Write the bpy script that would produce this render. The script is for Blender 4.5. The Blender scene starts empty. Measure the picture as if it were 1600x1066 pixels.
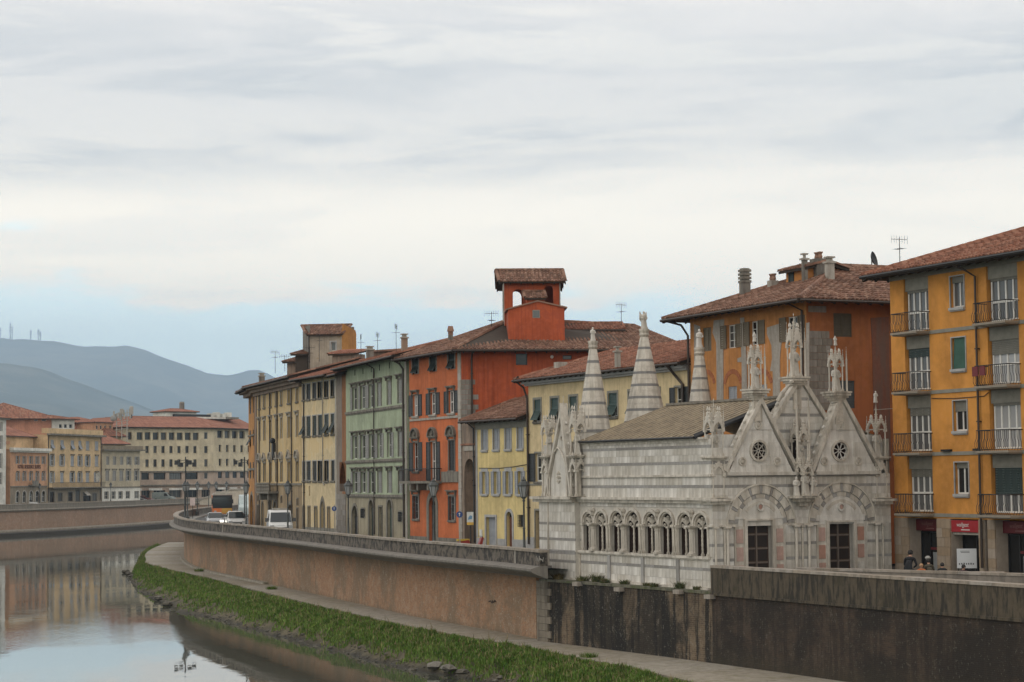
import bpy, math, random
from mathutils import Vector, Matrix
random.seed(7)
R = math.radians
S = bpy.context.scene
C = S.collection

# ------------------------------------------------------------------ camera, sky, sun, exposure
EYE = 4.5            # eye height above the riverside street (the camera stands on the bridge)
FPX = 3200.0         # focal length in pixels of a 1600 px wide picture
PITCH = math.atan((748 - 533) / FPX)
ROLL = 0.010
_F = Vector((0, math.cos(PITCH), math.sin(PITCH)))
_U0 = Vector((0, -math.sin(PITCH), math.cos(PITCH)))
_R0 = Vector((1, 0, 0))
_U = _U0 * math.cos(ROLL) + _R0 * math.sin(ROLL)
_R = _R0 * math.cos(ROLL) - _U0 * math.sin(ROLL)
cam_d = bpy.data.cameras.new('camera')
cam = bpy.data.objects.new('camera', cam_d)
C.objects.link(cam)
cam_d.lens = FPX / 1600 * 36.0
cam_d.sensor_width = 36.0
cam_d.clip_start = 0.5
cam_d.clip_end = 40000
m = Matrix((( _R.x, _U.x, -_F.x, 0), (_R.y, _U.y, -_F.y, 0), (_R.z, _U.z, -_F.z, EYE), (0, 0, 0, 1)))
cam.matrix_world = m
S.camera = cam

S.view_settings.view_transform = 'Standard'
S.view_settings.look = 'None'
S.view_settings.exposure = 0.0
S.view_settings.gamma = 1.0
S.view_settings.use_curve_mapping = False
S.cycles.use_denoising = True
S.cycles.max_bounces = 6
S.cycles.diffuse_bounces = 3
S.cycles.glossy_bounces = 3
S.cycles.transmission_bounces = 4
S.cycles.volume_bounces = 3
S.cycles.volume_step_rate = 4
S.cycles.caustics_reflective = False
S.cycles.caustics_refractive = False

def ray(px, py):
    return _F + _R * ((px - 800) / FPX) - _U * ((py - 533) / FPX)
def P(px, py, D):
    d = ray(px, py); k = D / d.y
    return Vector((d.x * k, D, EYE + d.z * k))
def G(px, py, z):
    d = ray(px, py); k = (z - EYE) / d.z
    return Vector((d.x * k, d.y * k, z))
def hz(px):
    return 748 - (px - 800) * ROLL
def plan(px, D):
    p = P(px, hz(px), D); return (p.x, p.y)

SKY_LOW, SKY_HIGH, SKY_FOLD, SKY_LIT, SKY_CLEAR = (1.90, 1.66, 1.32), (1.20, 1.11, 1.03), (0.70, 0.71, 0.72), (1.42, 1.30, 1.14), (1.72, 2.02, 1.98)
SUN_EL, SUN_AZ = R(42), R(-118)      # azimuth from +Y towards +X: light from the river side, behind the camera
w = bpy.data.worlds.new('World'); S.world = w; w.use_nodes = True
nt = w.node_tree; N = nt.nodes; L = nt.links
N.clear()
def nd(t, **kw):
    n = N.new(t)
    for k, v in kw.items():
        if hasattr(n, k): setattr(n, k, v)
    return n
out = nd('ShaderNodeOutputWorld'); bg = nd('ShaderNodeBackground'); bg.inputs[1].default_value = 1.0
L.new(bg.outputs[0], out.inputs[0])
sky = nd('ShaderNodeTexSky'); sky.sky_type = 'NISHITA'; sky.sun_disc = False
sky.sun_elevation = SUN_EL; sky.sun_rotation = SUN_AZ
sky.air_density = 1.0; sky.dust_density = 1.6; sky.ozone_density = 1.2
def vmath(op, a, b=None):
    n = nd('ShaderNodeVectorMath', operation=op)
    for i, v in enumerate((a, b)):
        if v is None: continue
        if isinstance(v, (tuple, list)): n.inputs[i].default_value = v
        else: L.new(v, n.inputs[i])
    return n.outputs[0]
def fm(op, a, b=None, c=None):
    n = nd('ShaderNodeMath', operation=op)
    for i, v in enumerate((a, b, c)):
        if v is None: continue
        if isinstance(v, (int, float)): n.inputs[i].default_value = v
        else: L.new(v, n.inputs[i])
    return n.outputs[0]
def mrange(v, a, b, c=0.0, d=1.0, smooth=True):
    n = nd('ShaderNodeMapRange'); n.interpolation_type = 'SMOOTHSTEP' if smooth else 'LINEAR'
    L.new(v, n.inputs[0]); n.inputs[1].default_value = a; n.inputs[2].default_value = b
    n.inputs[3].default_value = c; n.inputs[4].default_value = d
    return n.outputs[0]
def nmix(f, a, b, typ='MIX'):
    n = nd('ShaderNodeMix', data_type='RGBA', blend_type=typ)
    for i, v in ((0, f), (6, a), (7, b)):
        if isinstance(v, (int, float)): n.inputs[i].default_value = v
        elif isinstance(v, (tuple, list)): n.inputs[i].default_value = (*v[:3], 1)
        else: L.new(v, n.inputs[i])
    return n.outputs[2]
def noise(vec, scale, detail=4, rough=0.5, dist=0.0):
    n = nd('ShaderNodeTexNoise'); L.new(vec, n.inputs['Vector'])
    n.inputs['Scale'].default_value = scale; n.inputs['Detail'].default_value = detail
    n.inputs['Roughness'].default_value = rough; n.inputs['Distortion'].default_value = dist
    return n.outputs[0]
tc = nd('ShaderNodeTexCoord')
dirv = vmath('NORMALIZE', tc.outputs['Generated'])
sep = nd('ShaderNodeSeparateXYZ'); L.new(dirv, sep.inputs[0])
el = fm('ARCSINE', sep.outputs[2])
# cloud sheet: streaky layers, much wider than tall near the horizon
st = vmath('MULTIPLY', dirv, (1.0, 1.0, 5.0))
st2 = vmath('ADD', st, (3.1, 1.7, 0.4))
n1 = noise(st2, 3.2, 6, 0.55, 0.3)
n2 = noise(st, 7.5, 5, 0.5, 0.2)
n3 = noise(vmath('ADD', st, (7.0, 2.0, 1.0)), 1.6, 4, 0.5)
edge = fm('ADD', el, fm('MULTIPLY', fm('SUBTRACT', n1, 0.5), 0.11))
edge = fm('ADD', edge, fm('MULTIPLY', fm('SUBTRACT', n3, 0.5), 0.10))
edge = fm('ADD', edge, fm('MULTIPLY', fm('SUBTRACT', n2, 0.5), 0.035))
n5 = noise(vmath('ADD', vmath('MULTIPLY', dirv, (1.0, 1.0, 3.5)), (2.0, 4.0, 8.0)), 11.0, 6, 0.6, 0.4)
edge = fm('ADD', edge, fm('MULTIPLY', fm('SUBTRACT', n5, 0.5), 0.06))
cover = mrange(edge, 0.087, 0.101)
# thin low bank of cloud inside the clear strip
low = fm('MULTIPLY', mrange(fm('ADD', n2, fm('MULTIPLY', n1, 0.6)), 0.80, 1.0), mrange(el, 0.095, 0.03))
low = fm('MULTIPLY', low, 0.55)
thin = mrange(n1, 0.34, 0.75)
# brightness of the sheet: warm white low down, blue-grey folds higher, brighter again overhead
n4 = noise(vmath('ADD', vmath('MULTIPLY', dirv, (1.0, 1.0, 7.0)), (5.0, 9.0, 2.0)), 4.5, 7, 0.6, 0.5)
fold = mrange(fm('ADD', fm('MULTIPLY', n1, 0.45), fm('MULTIPLY', n4, 0.55)), 0.42, 0.55)
band = fm('MULTIPLY', mrange(fm('ADD', el, fm('MULTIPLY', fm('SUBTRACT', n3, 0.5), 0.12)), 0.115, 0.165), mrange(el, 0.235, 0.185, 0.42, 1.0))
shade = fm('MULTIPLY', fm('ADD', fm('MULTIPLY', fold, 0.60), 0.40), band)
ccol = nmix(mrange(el, 0.10, 0.22), SKY_LOW, SKY_HIGH)
ccol = nmix(shade, ccol, SKY_FOLD)
ccol = nmix(fm('MULTIPLY', mrange(n4, 0.50, 0.62), 0.45), ccol, SKY_LIT)
skyc = nmix(1.0, sky.outputs[0], (0.095, 0.095, 0.095), 'MULTIPLY')
clear = nmix(0.80, skyc, SKY_CLEAR)       # milky air low over the horizon
clear = nmix(low, clear, (1.06, 1.0, 0.92))
skyall = nmix(fm('MULTIPLY', cover, 0.97), clear, ccol)
gnd = mrange(el, -0.03, -0.002)
skyall = nmix(gnd, (0.16, 0.15, 0.14), skyall)
L.new(skyall, bg.inputs[0])

sd = bpy.data.lights.new('sun', 'SUN'); sd.energy = 0.35; sd.angle = R(22); sd.color = (1.0, 0.94, 0.85)
so = bpy.data.objects.new('sun', sd); C.objects.link(so)
sv = Vector((math.sin(SUN_AZ) * math.cos(SUN_EL), math.cos(SUN_AZ) * math.cos(SUN_EL), math.sin(SUN_EL)))
so.rotation_euler = sv.to_track_quat('Z', 'Y').to_euler()

# ------------------------------------------------------------------ materials
def lin(r, g, b):
    f = lambda c: (c / 255 / 12.92) if c / 255 <= 0.04045 else ((c / 255 + 0.055) / 1.055) ** 2.4
    return (f(r), f(g), f(b))
MATS = {}
def newmat(name):
    m = bpy.data.materials.new(name); m.use_nodes = True
    global nt, N, L
    nt = m.node_tree; N = nt.nodes; L = nt.links
    p = N['Principled BSDF']
    return m, p
def bump(p, h, strength=0.3, dist=0.02):
    b = nd('ShaderNodeBump'); b.inputs['Strength'].default_value = strength; b.inputs['Distance'].default_value = dist
    L.new(h, b.inputs['Height']); L.new(b.outputs[0], p.inputs['Normal'])
def objc():
    return nd('ShaderNodeTexCoord').outputs['Object']
def plain(name, col, rough=0.7, metal=0.0, var=0.12, scale=2.5):
    if name in MATS: return MATS[name]
    m, p = newmat(name)
    o = objc(); n = noise(o, scale, 5, 0.6)
    c = nmix(mrange(n, 0.3, 0.7), [x * (1 - var) for x in col], [min(1, x * (1 + var)) for x in col])
    L.new(c, p.inputs['Base Color']); p.inputs['Roughness'].default_value = rough; p.inputs['Metallic'].default_value = metal
    MATS[name] = m; return m
def stucco(name, col, stain=(0.16, 0.12, 0.08), amt=0.35, patch=None, pamt=0.0):
    """lime plaster: blotches, vertical rain streaks, optional patches where older plaster shows"""
    if name in MATS: return MATS[name]
    m, p = newmat(name); o = objc()
    big = noise(o, 0.35, 6, 0.62, 0.4); mid = noise(o, 2.2, 6, 0.65)
    stre = noise(vmath('MULTIPLY', o, (2.6, 2.6, 0.13)), 1.5, 6, 0.68)
    c = nmix(mrange(big, 0.38, 0.62), [x * 0.80 for x in col], [min(1, x * 1.13) for x in col])
    c = nmix(fm('MULTIPLY', mrange(mid, 0.42, 0.64), 0.30), c, [min(1, x * 1.22 + 0.03) for x in col])
    c = nmix(fm('MULTIPLY', mrange(stre, 0.47, 0.62), min(1, amt*1.35)), c, stain)
    if patch:
        c = nmix(fm('MULTIPLY', mrange(fm('ADD', big, fm('MULTIPLY', mid, 0.25)), 0.66, 0.70), pamt), c, patch)
    L.new(c, p.inputs['Base Color']); p.inputs['Roughness'].default_value = 0.92
    bump(p, fm('ADD', mid, noise(o, 14, 3)), 0.25, 0.015)
    MATS[name] = m; return m
def stone(name, col, dark, scale=3.0, amt=0.6, moss=None, obj_rand=0.0, rough=0.85, sz=0.25, sf=2.0):
    if name in MATS: return MATS[name]
    m, p = newmat(name); o = objc()
    a = noise(o, scale, 8, 0.7, 0.3); b = noise(vmath('MULTIPLY', o, (sf, sf, sz)), 1.3, 6, 0.65)
    c = nmix(mrange(a, 0.3, 0.7), [x * 0.85 for x in col], [min(1, x * 1.1) for x in col])
    c = nmix(fm('MULTIPLY', mrange(b, 0.44, 0.60), amt), c, dark)
    if moss: c = nmix(fm('MULTIPLY', mrange(noise(o, 1.1, 6, 0.7), 0.5, 0.66), 0.7), c, moss)
    if obj_rand:
        oi = nd('ShaderNodeObjectInfo'); hv = nd('ShaderNodeHueSaturation')
        L.new(c, hv.inputs['Color']); L.new(mrange(oi.outputs['Random'], 0, 1, 1 - obj_rand, 1 + obj_rand * 0.5, False), hv.inputs['Value'])
        L.new(mrange(oi.outputs['Random'], 0, 1, 1.15, 0.7, False), hv.inputs['Saturation'])
        c = hv.outputs[0]
    L.new(c, p.inputs['Base Color']); p.inputs['Roughness'].default_value = rough
    bump(p, fm('ADD', a, noise(o, scale * 8, 4)), 0.35, 0.02)
    MATS[name] = m; return m
def tiles(name, c1, c2, c3):
    """terracotta: every tile (uv = tile index) has its own tone, lichen on top"""
    m, p = newmat(name)
    uv = nd('ShaderNodeUVMap'); fl = vmath('FLOOR', uv.outputs[0])
    wn = nd('ShaderNodeTexWhiteNoise', noise_dimensions='2D'); L.new(fl, wn.inputs[0])
    r = nd('ShaderNodeValToRGB'); L.new(wn.outputs[0], r.inputs[0])
    e = r.color_ramp.elements; e[0].color = (*c1, 1); e[1].color = (*c3, 1); e[0].position = 0.0; e[1].position = 1.0
    k = r.color_ramp.elements.new(0.5); k.color = (*c2, 1)
    o = objc(); a = noise(o, 0.8, 6, 0.7); b = noise(o, 9, 5, 0.7)
    c = nmix(fm('MULTIPLY', mrange(a, 0.45, 0.72), 0.55), r.outputs[0], [x * 0.45 for x in c1])
    c = nmix(fm('MULTIPLY', mrange(b, 0.5, 0.75), 0.4), c, (0.20, 0.175, 0.13))
    L.new(c, p.inputs['Base Color']); p.inputs['Roughness'].default_value = 0.9
    MATS[name] = m; return m
def brickmat(name, c1, c2, mortar, stain, damt=0.4, white=0.25, bottom=None, streak=0.5, course=0.075, along='xy'):
    """brick courses with worn mortar, efflorescence and running damp; u = distance along the wall from the uv map"""
    m, p = newmat(name)
    uv = nd('ShaderNodeUVMap').outputs[0]
    bt = nd('ShaderNodeTexBrick'); L.new(uv, bt.inputs[0])
    bt.inputs['Scale'].default_value = 1.0; bt.inputs['Brick Width'].default_value = 0.26; bt.inputs['Row Height'].default_value = course
    bt.inputs['Mortar Size'].default_value = 0.009; bt.inputs['Color1'].default_value = (*c1, 1); bt.inputs['Color2'].default_value = (*c2, 1)
    bt.inputs['Mortar'].default_value = (*mortar, 1)
    o = objc()
    big = noise(o, 0.28, 7, 0.65, 0.5); mid = noise(o, 1.7, 7, 0.7); fine = noise(o, 9, 4, 0.7)
    stre = noise(vmath('MULTIPLY', o, (1.0, 1.0, 0.07)), 1.9, 7, 0.72)
    c = nmix(fm('MULTIPLY', mrange(mid, 0.47, 0.60), 0.65), bt.outputs[0], [x*.5+y*.75 for x, y in zip(c2, mortar)])
    c = nmix(fm('MULTIPLY', mrange(noise(o, 4.5, 6, 0.75), 0.50, 0.62), 0.45), c, [x * 0.45 for x in c2])
    c = nmix(fm('MULTIPLY', mrange(big, 0.43, 0.58), damt), c, stain)
    c = nmix(fm('MULTIPLY', mrange(stre, 0.47, 0.54), streak), c, stain)
    c = nmix(fm('MULTIPLY', mrange(fm('ADD', fine, fm('MULTIPLY', mid, 0.35)), 0.76, 0.84), white), c, (0.45, 0.40, 0.33))
    s = nd('ShaderNodeSeparateXYZ'); L.new(uv, s.inputs[0])
    if bottom:
        f = mrange(fm('ADD', s.outputs[1], fm('MULTIPLY', mid, 1.2)), bottom[0], bottom[1], 1.0, 0.0)
        c = nmix(fm('MULTIPLY', f, 0.8), c, bottom[2])
    L.new(c, p.inputs['Base Color']); p.inputs['Roughness'].default_value = 0.93
    bump(p, fm('ADD', fm('MULTIPLY', bt.outputs[1], -1.0), fm('MULTIPLY', mid, 1.2)), 0.5, 0.02)
    MATS[name] = m; return m
def glassmat(name, col, rough=0.08, rnd=0.5, light=(0.25, 0.26, 0.25)):
    if name in MATS: return MATS[name]
    m, p = newmat(name)
    oi = nd('ShaderNodeObjectInfo')
    c = nmix(fm('MULTIPLY', mrange(oi.outputs['Random'], 0.55, 1.0), rnd), col, light)
    L.new(c, p.inputs['Base Color']); p.inputs['Roughness'].default_value = rough
    p.inputs['Specular IOR Level'].default_value = 0.5
    MATS[name] = m; return m

# ------------------------------------------------------------------ mesh building
class MB:
    def __init__(s): s.v = []; s.f = []; s.m = []; s.uv = []; s.cur = 0; s.has_uv = False
    def add(s, vs, fs, uvs=None):
        b = len(s.v); s.v += [tuple(q) for q in vs]
        for i, f in enumerate(fs):
            s.f.append([b + k for k in f]); s.m.append(s.cur)
            if uvs is not None: s.uv.append(uvs[i]); s.has_uv = True
            else: s.uv.append(None)
        return s
    def quad(s, a, b, c, d, uv=None): return s.add([a, b, c, d], [(0, 1, 2, 3)], None if uv is None else [uv])
    def poly(s, pts): return s.add(pts, [tuple(range(len(pts)))])
    def box(s, x0, x1, y0, y1, z0, z1):
        return s.add([(x0,y0,z0),(x1,y0,z0),(x1,y1,z0),(x0,y1,z0),(x0,y0,z1),(x1,y0,z1),(x1,y1,z1),(x0,y1,z1)],
                     [(0,3,2,1),(4,5,6,7),(0,1,5,4),(1,2,6,5),(2,3,7,6),(3,0,4,7)])
    def cbox(s, x, y, z, sx, sy, sz): return s.box(x-sx/2, x+sx/2, y-sy/2, y+sy/2, z-sz/2, z+sz/2)
    def prism(s, pts, y0, y1):
        """polygon in x,z pushed from y0 to y1"""
        n = len(pts)
        vs = [(x, y0, z) for x, z in pts] + [(x, y1, z) for x, z in pts]
        return s.add(vs, [tuple(range(n)), tuple(range(2*n-1, n-1, -1))] + [(i, i+n, (i+1) % n + n, (i+1) % n) for i in range(n)])
    def vprism(s, pts, z0, z1):
        n = len(pts)
        vs = [(x, y, z0) for x, y in pts] + [(x, y, z1) for x, y in pts]
        return s.add(vs, [tuple(range(n-1, -1, -1)), tuple(range(n, 2*n))] + [(i, (i+1) % n, (i+1) % n + n, i+n) for i in range(n)])
    def lathe(s, prof, x=0, y=0, z=0, n=8, sx=1, sy=1, rot=0):
        vs = []
        for r, h in prof:
            for k in range(n):
                a = 2*math.pi*(k+.5)/n + rot; vs.append((x+r*sx*math.cos(a), y+r*sy*math.sin(a), z+h))
        fs = [(j*n+k, j*n+(k+1) % n, (j+1)*n+(k+1) % n, (j+1)*n+k) for j in range(len(prof)-1) for k in range(n)]
        fs.append(tuple(range(n-1, -1, -1))); fs.append(tuple((len(prof)-1)*n+k for k in range(n)))
        return s.add(vs, fs)
    def tube(s, pts, r, n=6):
        pts = [Vector(p) for p in pts]; vs = []
        for i, p in enumerate(pts):
            d = (pts[min(i+1, len(pts)-1)] - pts[max(i-1, 0)]).normalized()
            a = d.cross(Vector((0, 0, 1)))
            if a.length < 1e-3: a = Vector((1, 0, 0))
            a.normalize(); b = d.cross(a)
            rr = r[i] if isinstance(r, (list, tuple)) else r
            for k in range(n):
                t = 2*math.pi*k/n; vs.append(p + a*math.cos(t)*rr + b*math.sin(t)*rr)
        fs = [(j*n+k, j*n+(k+1) % n, (j+1)*n+(k+1) % n, (j+1)*n+k) for j in range(len(pts)-1) for k in range(n)]
        fs.append(tuple(range(n-1, -1, -1))); fs.append(tuple((len(pts)-1)*n+k for k in range(n)))
        return s.add(vs, fs)
    def ball(s, x, y, z, r, sx=1, sy=1, sz=1, n=8, m=5):
        prof = [(max(1e-3, math.sin(math.pi*j/m))*r, -math.cos(math.pi*j/m)*r*sz) for j in range(m+1)]
        return s.lathe(prof, x, y, z, n, sx, sy)
    def mesh(s, name, mats, smooth=False):
        me = bpy.data.meshes.new(name); me.from_pydata(s.v, [], s.f)
        for q in (mats if isinstance(mats, (list, tuple)) else [mats]): me.materials.append(q)
        if any(s.m): me.polygons.foreach_set('material_index', s.m)
        if s.has_uv:
            ul = me.uv_layers.new(name='UVMap'); data = []
            for f, u in zip(s.f, s.uv):
                for k in range(len(f)): data += list(u[k]) if u is not None else [0.0, 0.0]
            ul.data.foreach_set('uv', data)
        if smooth: me.polygons.foreach_set('use_smooth', [True]*len(me.polygons))
        me.update(); return me

def tag(o, label=None, cat=None, group=None, kind=None):
    if label: o['label'] = label
    if cat: o['category'] = cat
    if group: o['group'] = group
    if kind: o['kind'] = kind
    return o
class Frame:
    """vertical plane: u runs along it to the right, w goes in (away from the viewer), z up"""
    def __init__(s, O, ang): s.O = O; s.a = ang; s.c = math.cos(ang); s.s = math.sin(ang)
    @staticmethod
    def through(L, Rr):
        f = Frame(L, math.atan2(Rr[1]-L[1], Rr[0]-L[0])); f.W = math.dist(L, Rr); return f
    def uv(s, px, py, w=0.0):
        d = ray(px, py); nx, ny = -s.s, s.c
        k = ((s.O[0]*nx + s.O[1]*ny) + w) / (d.x*nx + d.y*ny)
        x, y = d.x*k - s.O[0], d.y*k - s.O[1]
        return (x*s.c + y*s.s, EYE + d.z*k)
    def u(s, px, py=750, w=0.0): return s.uv(px, py, w)[0]
    def z(s, px, py, w=0.0): return s.uv(px, py, w)[1]
    def pt(s, u, w): return (s.O[0] + u*s.c - w*s.s, s.O[1] + u*s.s + w*s.c)
    def sub(s, u, w, ang): return Frame(s.pt(u, w), s.a + ang)
def thing(name, label, cat, frame, group=None, z=0):
    o = bpy.data.objects.new(name, None); C.objects.link(o)
    o.location = (frame.O[0], frame.O[1], z); o.rotation_euler = (0, 0, frame.a); o.empty_display_size = 0.5
    tag(o, label, cat, group); FR[o.name] = (frame, z); return o
FR = {}
def root_of(o):
    while o.parent: o = o.parent
    return o
def put(name, me, parent=None, frame=None, loc=(0, 0, 0), rot=0, label=None, kind=None, sub=None):
    """link a mesh; with a frame it is placed at (u, w, z) of that frame under the thing; sub = parent part placed the same way"""
    o = bpy.data.objects.new(name, me); C.objects.link(o)
    if frame is None:
        o.location = loc; o.rotation_euler = (0, 0, rot)
        if parent: o.parent = parent
    else:
        p = frame.pt(loc[0], loc[1]); M = Matrix.Translation((p[0], p[1], loc[2])) @ Matrix.Rotation(frame.a + rot, 4, 'Z')
        if parent:
            o.parent = parent
            par = WM.get(parent.name)
            if par is None:
                f, z0 = FR[parent.name]; par = Matrix.Translation((f.O[0], f.O[1], z0)) @ Matrix.Rotation(f.a, 4, 'Z')
            o.matrix_basis = par.inverted() @ M
        else: o.matrix_basis = M
        WM[o.name] = M
    if label: o['label'] = label
    if kind: o['kind'] = kind
    return o
WM = {}
CACHE = {}
def cached(key, fn):
    if key not in CACHE: CACHE[key] = fn()
    return CACHE[key]
def rnd(x, q=0.05): return round(round(x / q) * q, 3)

# plan paths
def catmull(pts, step):
    out = []; P_ = [pts[0]] + list(pts) + [pts[-1]]
    for i in range(1, len(P_)-2):
        p0, p1, p2, p3 = P_[i-1:i+3]; n = max(2, int(math.dist(p1, p2)/0.5))
        for k in range(n):
            t = k/n
            out.append(tuple(0.5*((2*p1[j]) + (-p0[j]+p2[j])*t + (2*p0[j]-5*p1[j]+4*p2[j]-p3[j])*t*t + (-p0[j]+3*p1[j]-3*p2[j]+p3[j])*t**3) for j in (0, 1)))
    out.append(pts[-1])
    res = [out[0]]; acc = 0
    for a, b in zip(out, out[1:]):
        d = math.dist(a, b); 
        while acc + d >= step:
            t = (step-acc)/d; a = (a[0]+(b[0]-a[0])*t, a[1]+(b[1]-a[1])*t); res.append(a); d = math.dist(a, b); acc = 0
        acc += d
    return res
def normals(path):
    ns = []
    for i in range(len(path)):
        a = path[max(0, i-1)]; b = path[min(len(path)-1, i+1)]; dx, dy = b[0]-a[0], b[1]-a[1]; l = math.hypot(dx, dy)
        ns.append((dy/l, -dx/l))
    return ns
def sweep(mb, path, prof, close=True, i0=0, i1=None, caps=True, u0=0.0):
    """prof: list of (offset to the land side, z); close=True makes a tube with end caps"""
    ns = normals(path); i1 = len(path)-1 if i1 is None else i1; n = len(prof); b = len(mb.v); dist = u0; us = []
    for i in range(i0, i1+1):
        if i > i0: dist += math.dist(path[i-1], path[i])
        us.append(dist)
        for o, z in prof: mb.v.append((path[i][0]+ns[i][0]*o, path[i][1]+ns[i][1]*o, z))
    m_ = i1-i0; rng = n if close else n-1
    for i in range(m_):
        for k in range(rng):
            k2 = (k+1) % n
            mb.f.append([b+i*n+k, b+(i+1)*n+k, b+(i+1)*n+k2, b+i*n+k2]); mb.m.append(mb.cur); mb.has_uv = True
            za, zb = prof[k][1], prof[k2][1]
            if abs(za-zb) < 0.02: za, zb = prof[k][0], prof[k2][0]
            mb.uv.append([(us[i], za), (us[i+1], za), (us[i+1], zb), (us[i], zb)])
    if close and caps:
        for q in (list(range(b, b+n)), list(range(b+m_*n+n-1, b+m_*n-1, -1))):
            mb.f.append(q); mb.m.append(mb.cur); mb.uv.append([(mb.v[t][1], mb.v[t][2]) for t in q])
# ------------------------------------------------------------------ shared materials
M_glass = glassmat('window_glass', (0.020, 0.020, 0.020)); M_glass.node_tree.nodes['Principled BSDF'].inputs['Specular IOR Level'].default_value = 0.3
M_curtain = glassmat('curtained_glass', (0.10, 0.10, 0.10), 0.15, 0.8, (0.42, 0.42, 0.42))
M_dark = plain('painted_hole_shade', (0.012, 0.011, 0.010), 0.9)  # near-black colour that paints the shade inside small wall openings
for _m in (M_dark,): _m.node_tree.nodes['Principled BSDF'].inputs['Specular IOR Level'].default_value = 0.1
M_white = plain('white_window_paint', (0.66, 0.65, 0.61), 0.5, var=0.08)
M_greypaint = plain('grey_shutter_paint', (0.27, 0.265, 0.25), 0.65)
M_bluegrey = plain('blue_grey_shutter_paint', (0.30, 0.315, 0.34), 0.65)
M_dkgreen = plain('dark_green_shutter_paint', (0.018, 0.030, 0.026), 0.55)
M_black = plain('near_black_shutter_paint', (0.020, 0.022, 0.022), 0.55)
M_green = plain('green_shutter_paint', (0.030, 0.062, 0.055), 0.55)
M_brownsh = plain('brown_shutter_paint', (0.145, 0.115, 0.075), 0.7)
M_wood = plain('dark_door_wood', (0.055, 0.030, 0.018), 0.6, scale=6)
M_redwood = plain('red_brown_door_wood', (0.13, 0.05, 0.028), 0.6, scale=6)
M_iron = plain('black_ironwork', (0.016, 0.016, 0.017), 0.5)
M_pipe = plain('brown_copper_pipe', (0.040, 0.026, 0.018), 0.5)
M_gpipe = plain('pale_grey_pipe', (0.36, 0.34, 0.30), 0.6)
M_trim = stone('grey_pietra_serena_trim', (0.22, 0.20, 0.165), (0.07, 0.06, 0.05), 4, 0.5)
M_ltrim = stone('pale_stone_trim', (0.40, 0.37, 0.32), (0.16, 0.13, 0.10), 4, 0.35)
M_soffit = plain('dark_eaves_timber', (0.045, 0.032, 0.022), 0.85)
T_red = tiles('terracotta_tiles', (0.16, 0.062, 0.036), (0.27, 0.105, 0.060), (0.33, 0.17, 0.11))
T_brown = tiles('old_brown_tiles', (0.12, 0.058, 0.036), (0.20, 0.095, 0.06), (0.30, 0.18, 0.125))
T_new = tiles('fresh_red_tiles', (0.26, 0.11, 0.07), (0.31, 0.135, 0.09), (0.36, 0.17, 0.115))

# ------------------------------------------------------------------ window and door kit (meshes are shared between alike pieces)
def arc_pts(x0, x1, zs, kind, n=10):
    """arch outline from left springing to right springing; kind round / pointed / flat segment"""
    c = (x0+x1)/2; r = (x1-x0)/2
    if kind == 'round': return [(c - r*math.cos(math.pi*i/n), zs + r*math.sin(math.pi*i/n)) for i in range(n+1)]
    if kind == 'pointed':
        rr = 2*r*0.95; h = n//2; L_ = []
        top = math.sqrt(rr*rr - (rr-r)**2); am = math.atan2(top, -(rr-r))
        for i in range(h+1):
            a = math.pi + (am-math.pi)*i/h; L_.append((x0+rr + rr*math.cos(a), zs + rr*math.sin(a)))
        return L_ + [(2*c-x, z) for x, z in reversed(L_[:-1])]
    return [(x0, zs), (x1, zs)]
def arch_h(w, kind):
    if kind == 'round': return w/2
    if kind == 'pointed': rr = w*0.95; return math.sqrt(rr*rr-(rr-w/2)**2)
    return 0
def frame_mesh(w, h, t, panes, rows):
    mb = MB(); d = 0.07
    mb.box(0, t, 0, d, 0, h); mb.box(w-t, w, 0, d, 0, h); mb.box(t, w-t, 0.002, d-0.002, 0, t); mb.box(t, w-t, 0.002, d-0.002, h-t, h)
    for i in range(1, panes): x = w*i/panes; mb.box(x-t*.6, x+t*.6, 0.004, d-0.004, t, h-t)
    for i in range(1, rows):
        z = h*i/rows; mb.box(t, w-t, 0.012, d-0.012, z-t*.35, z+t*.35)
    return mb
def shutter_mesh(w, h, slats=9):
    mb = MB(); t = min(0.06, w*.18); d = 0.045
    mb.box(0, t, 0, d, 0, h); mb.box(w-t, w, 0, d, 0, h); mb.box(t, w-t, .001, d-.001, 0, t*1.3); mb.box(t, w-t, .001, d-.001, h-t*1.3, h)
    if h > 1.4: mb.box(t, w-t, .001, d-.001, h*.46, h*.46+t)
    n = slats; dz = (h-2.6*t)/n
    for i in range(n):
        z = 1.3*t + i*dz
        mb.quad((t, d*.9, z+dz*.98), (w-t, d*.9, z+dz*.98), (w-t, d*.15, z+dz*.12), (t, d*.15, z+dz*.12))
    mb.quad((t, d*.93, t), (w-t, d*.93, t), (w-t, d*.93, h-t), (t, d*.93, h-t))
    return mb
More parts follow.
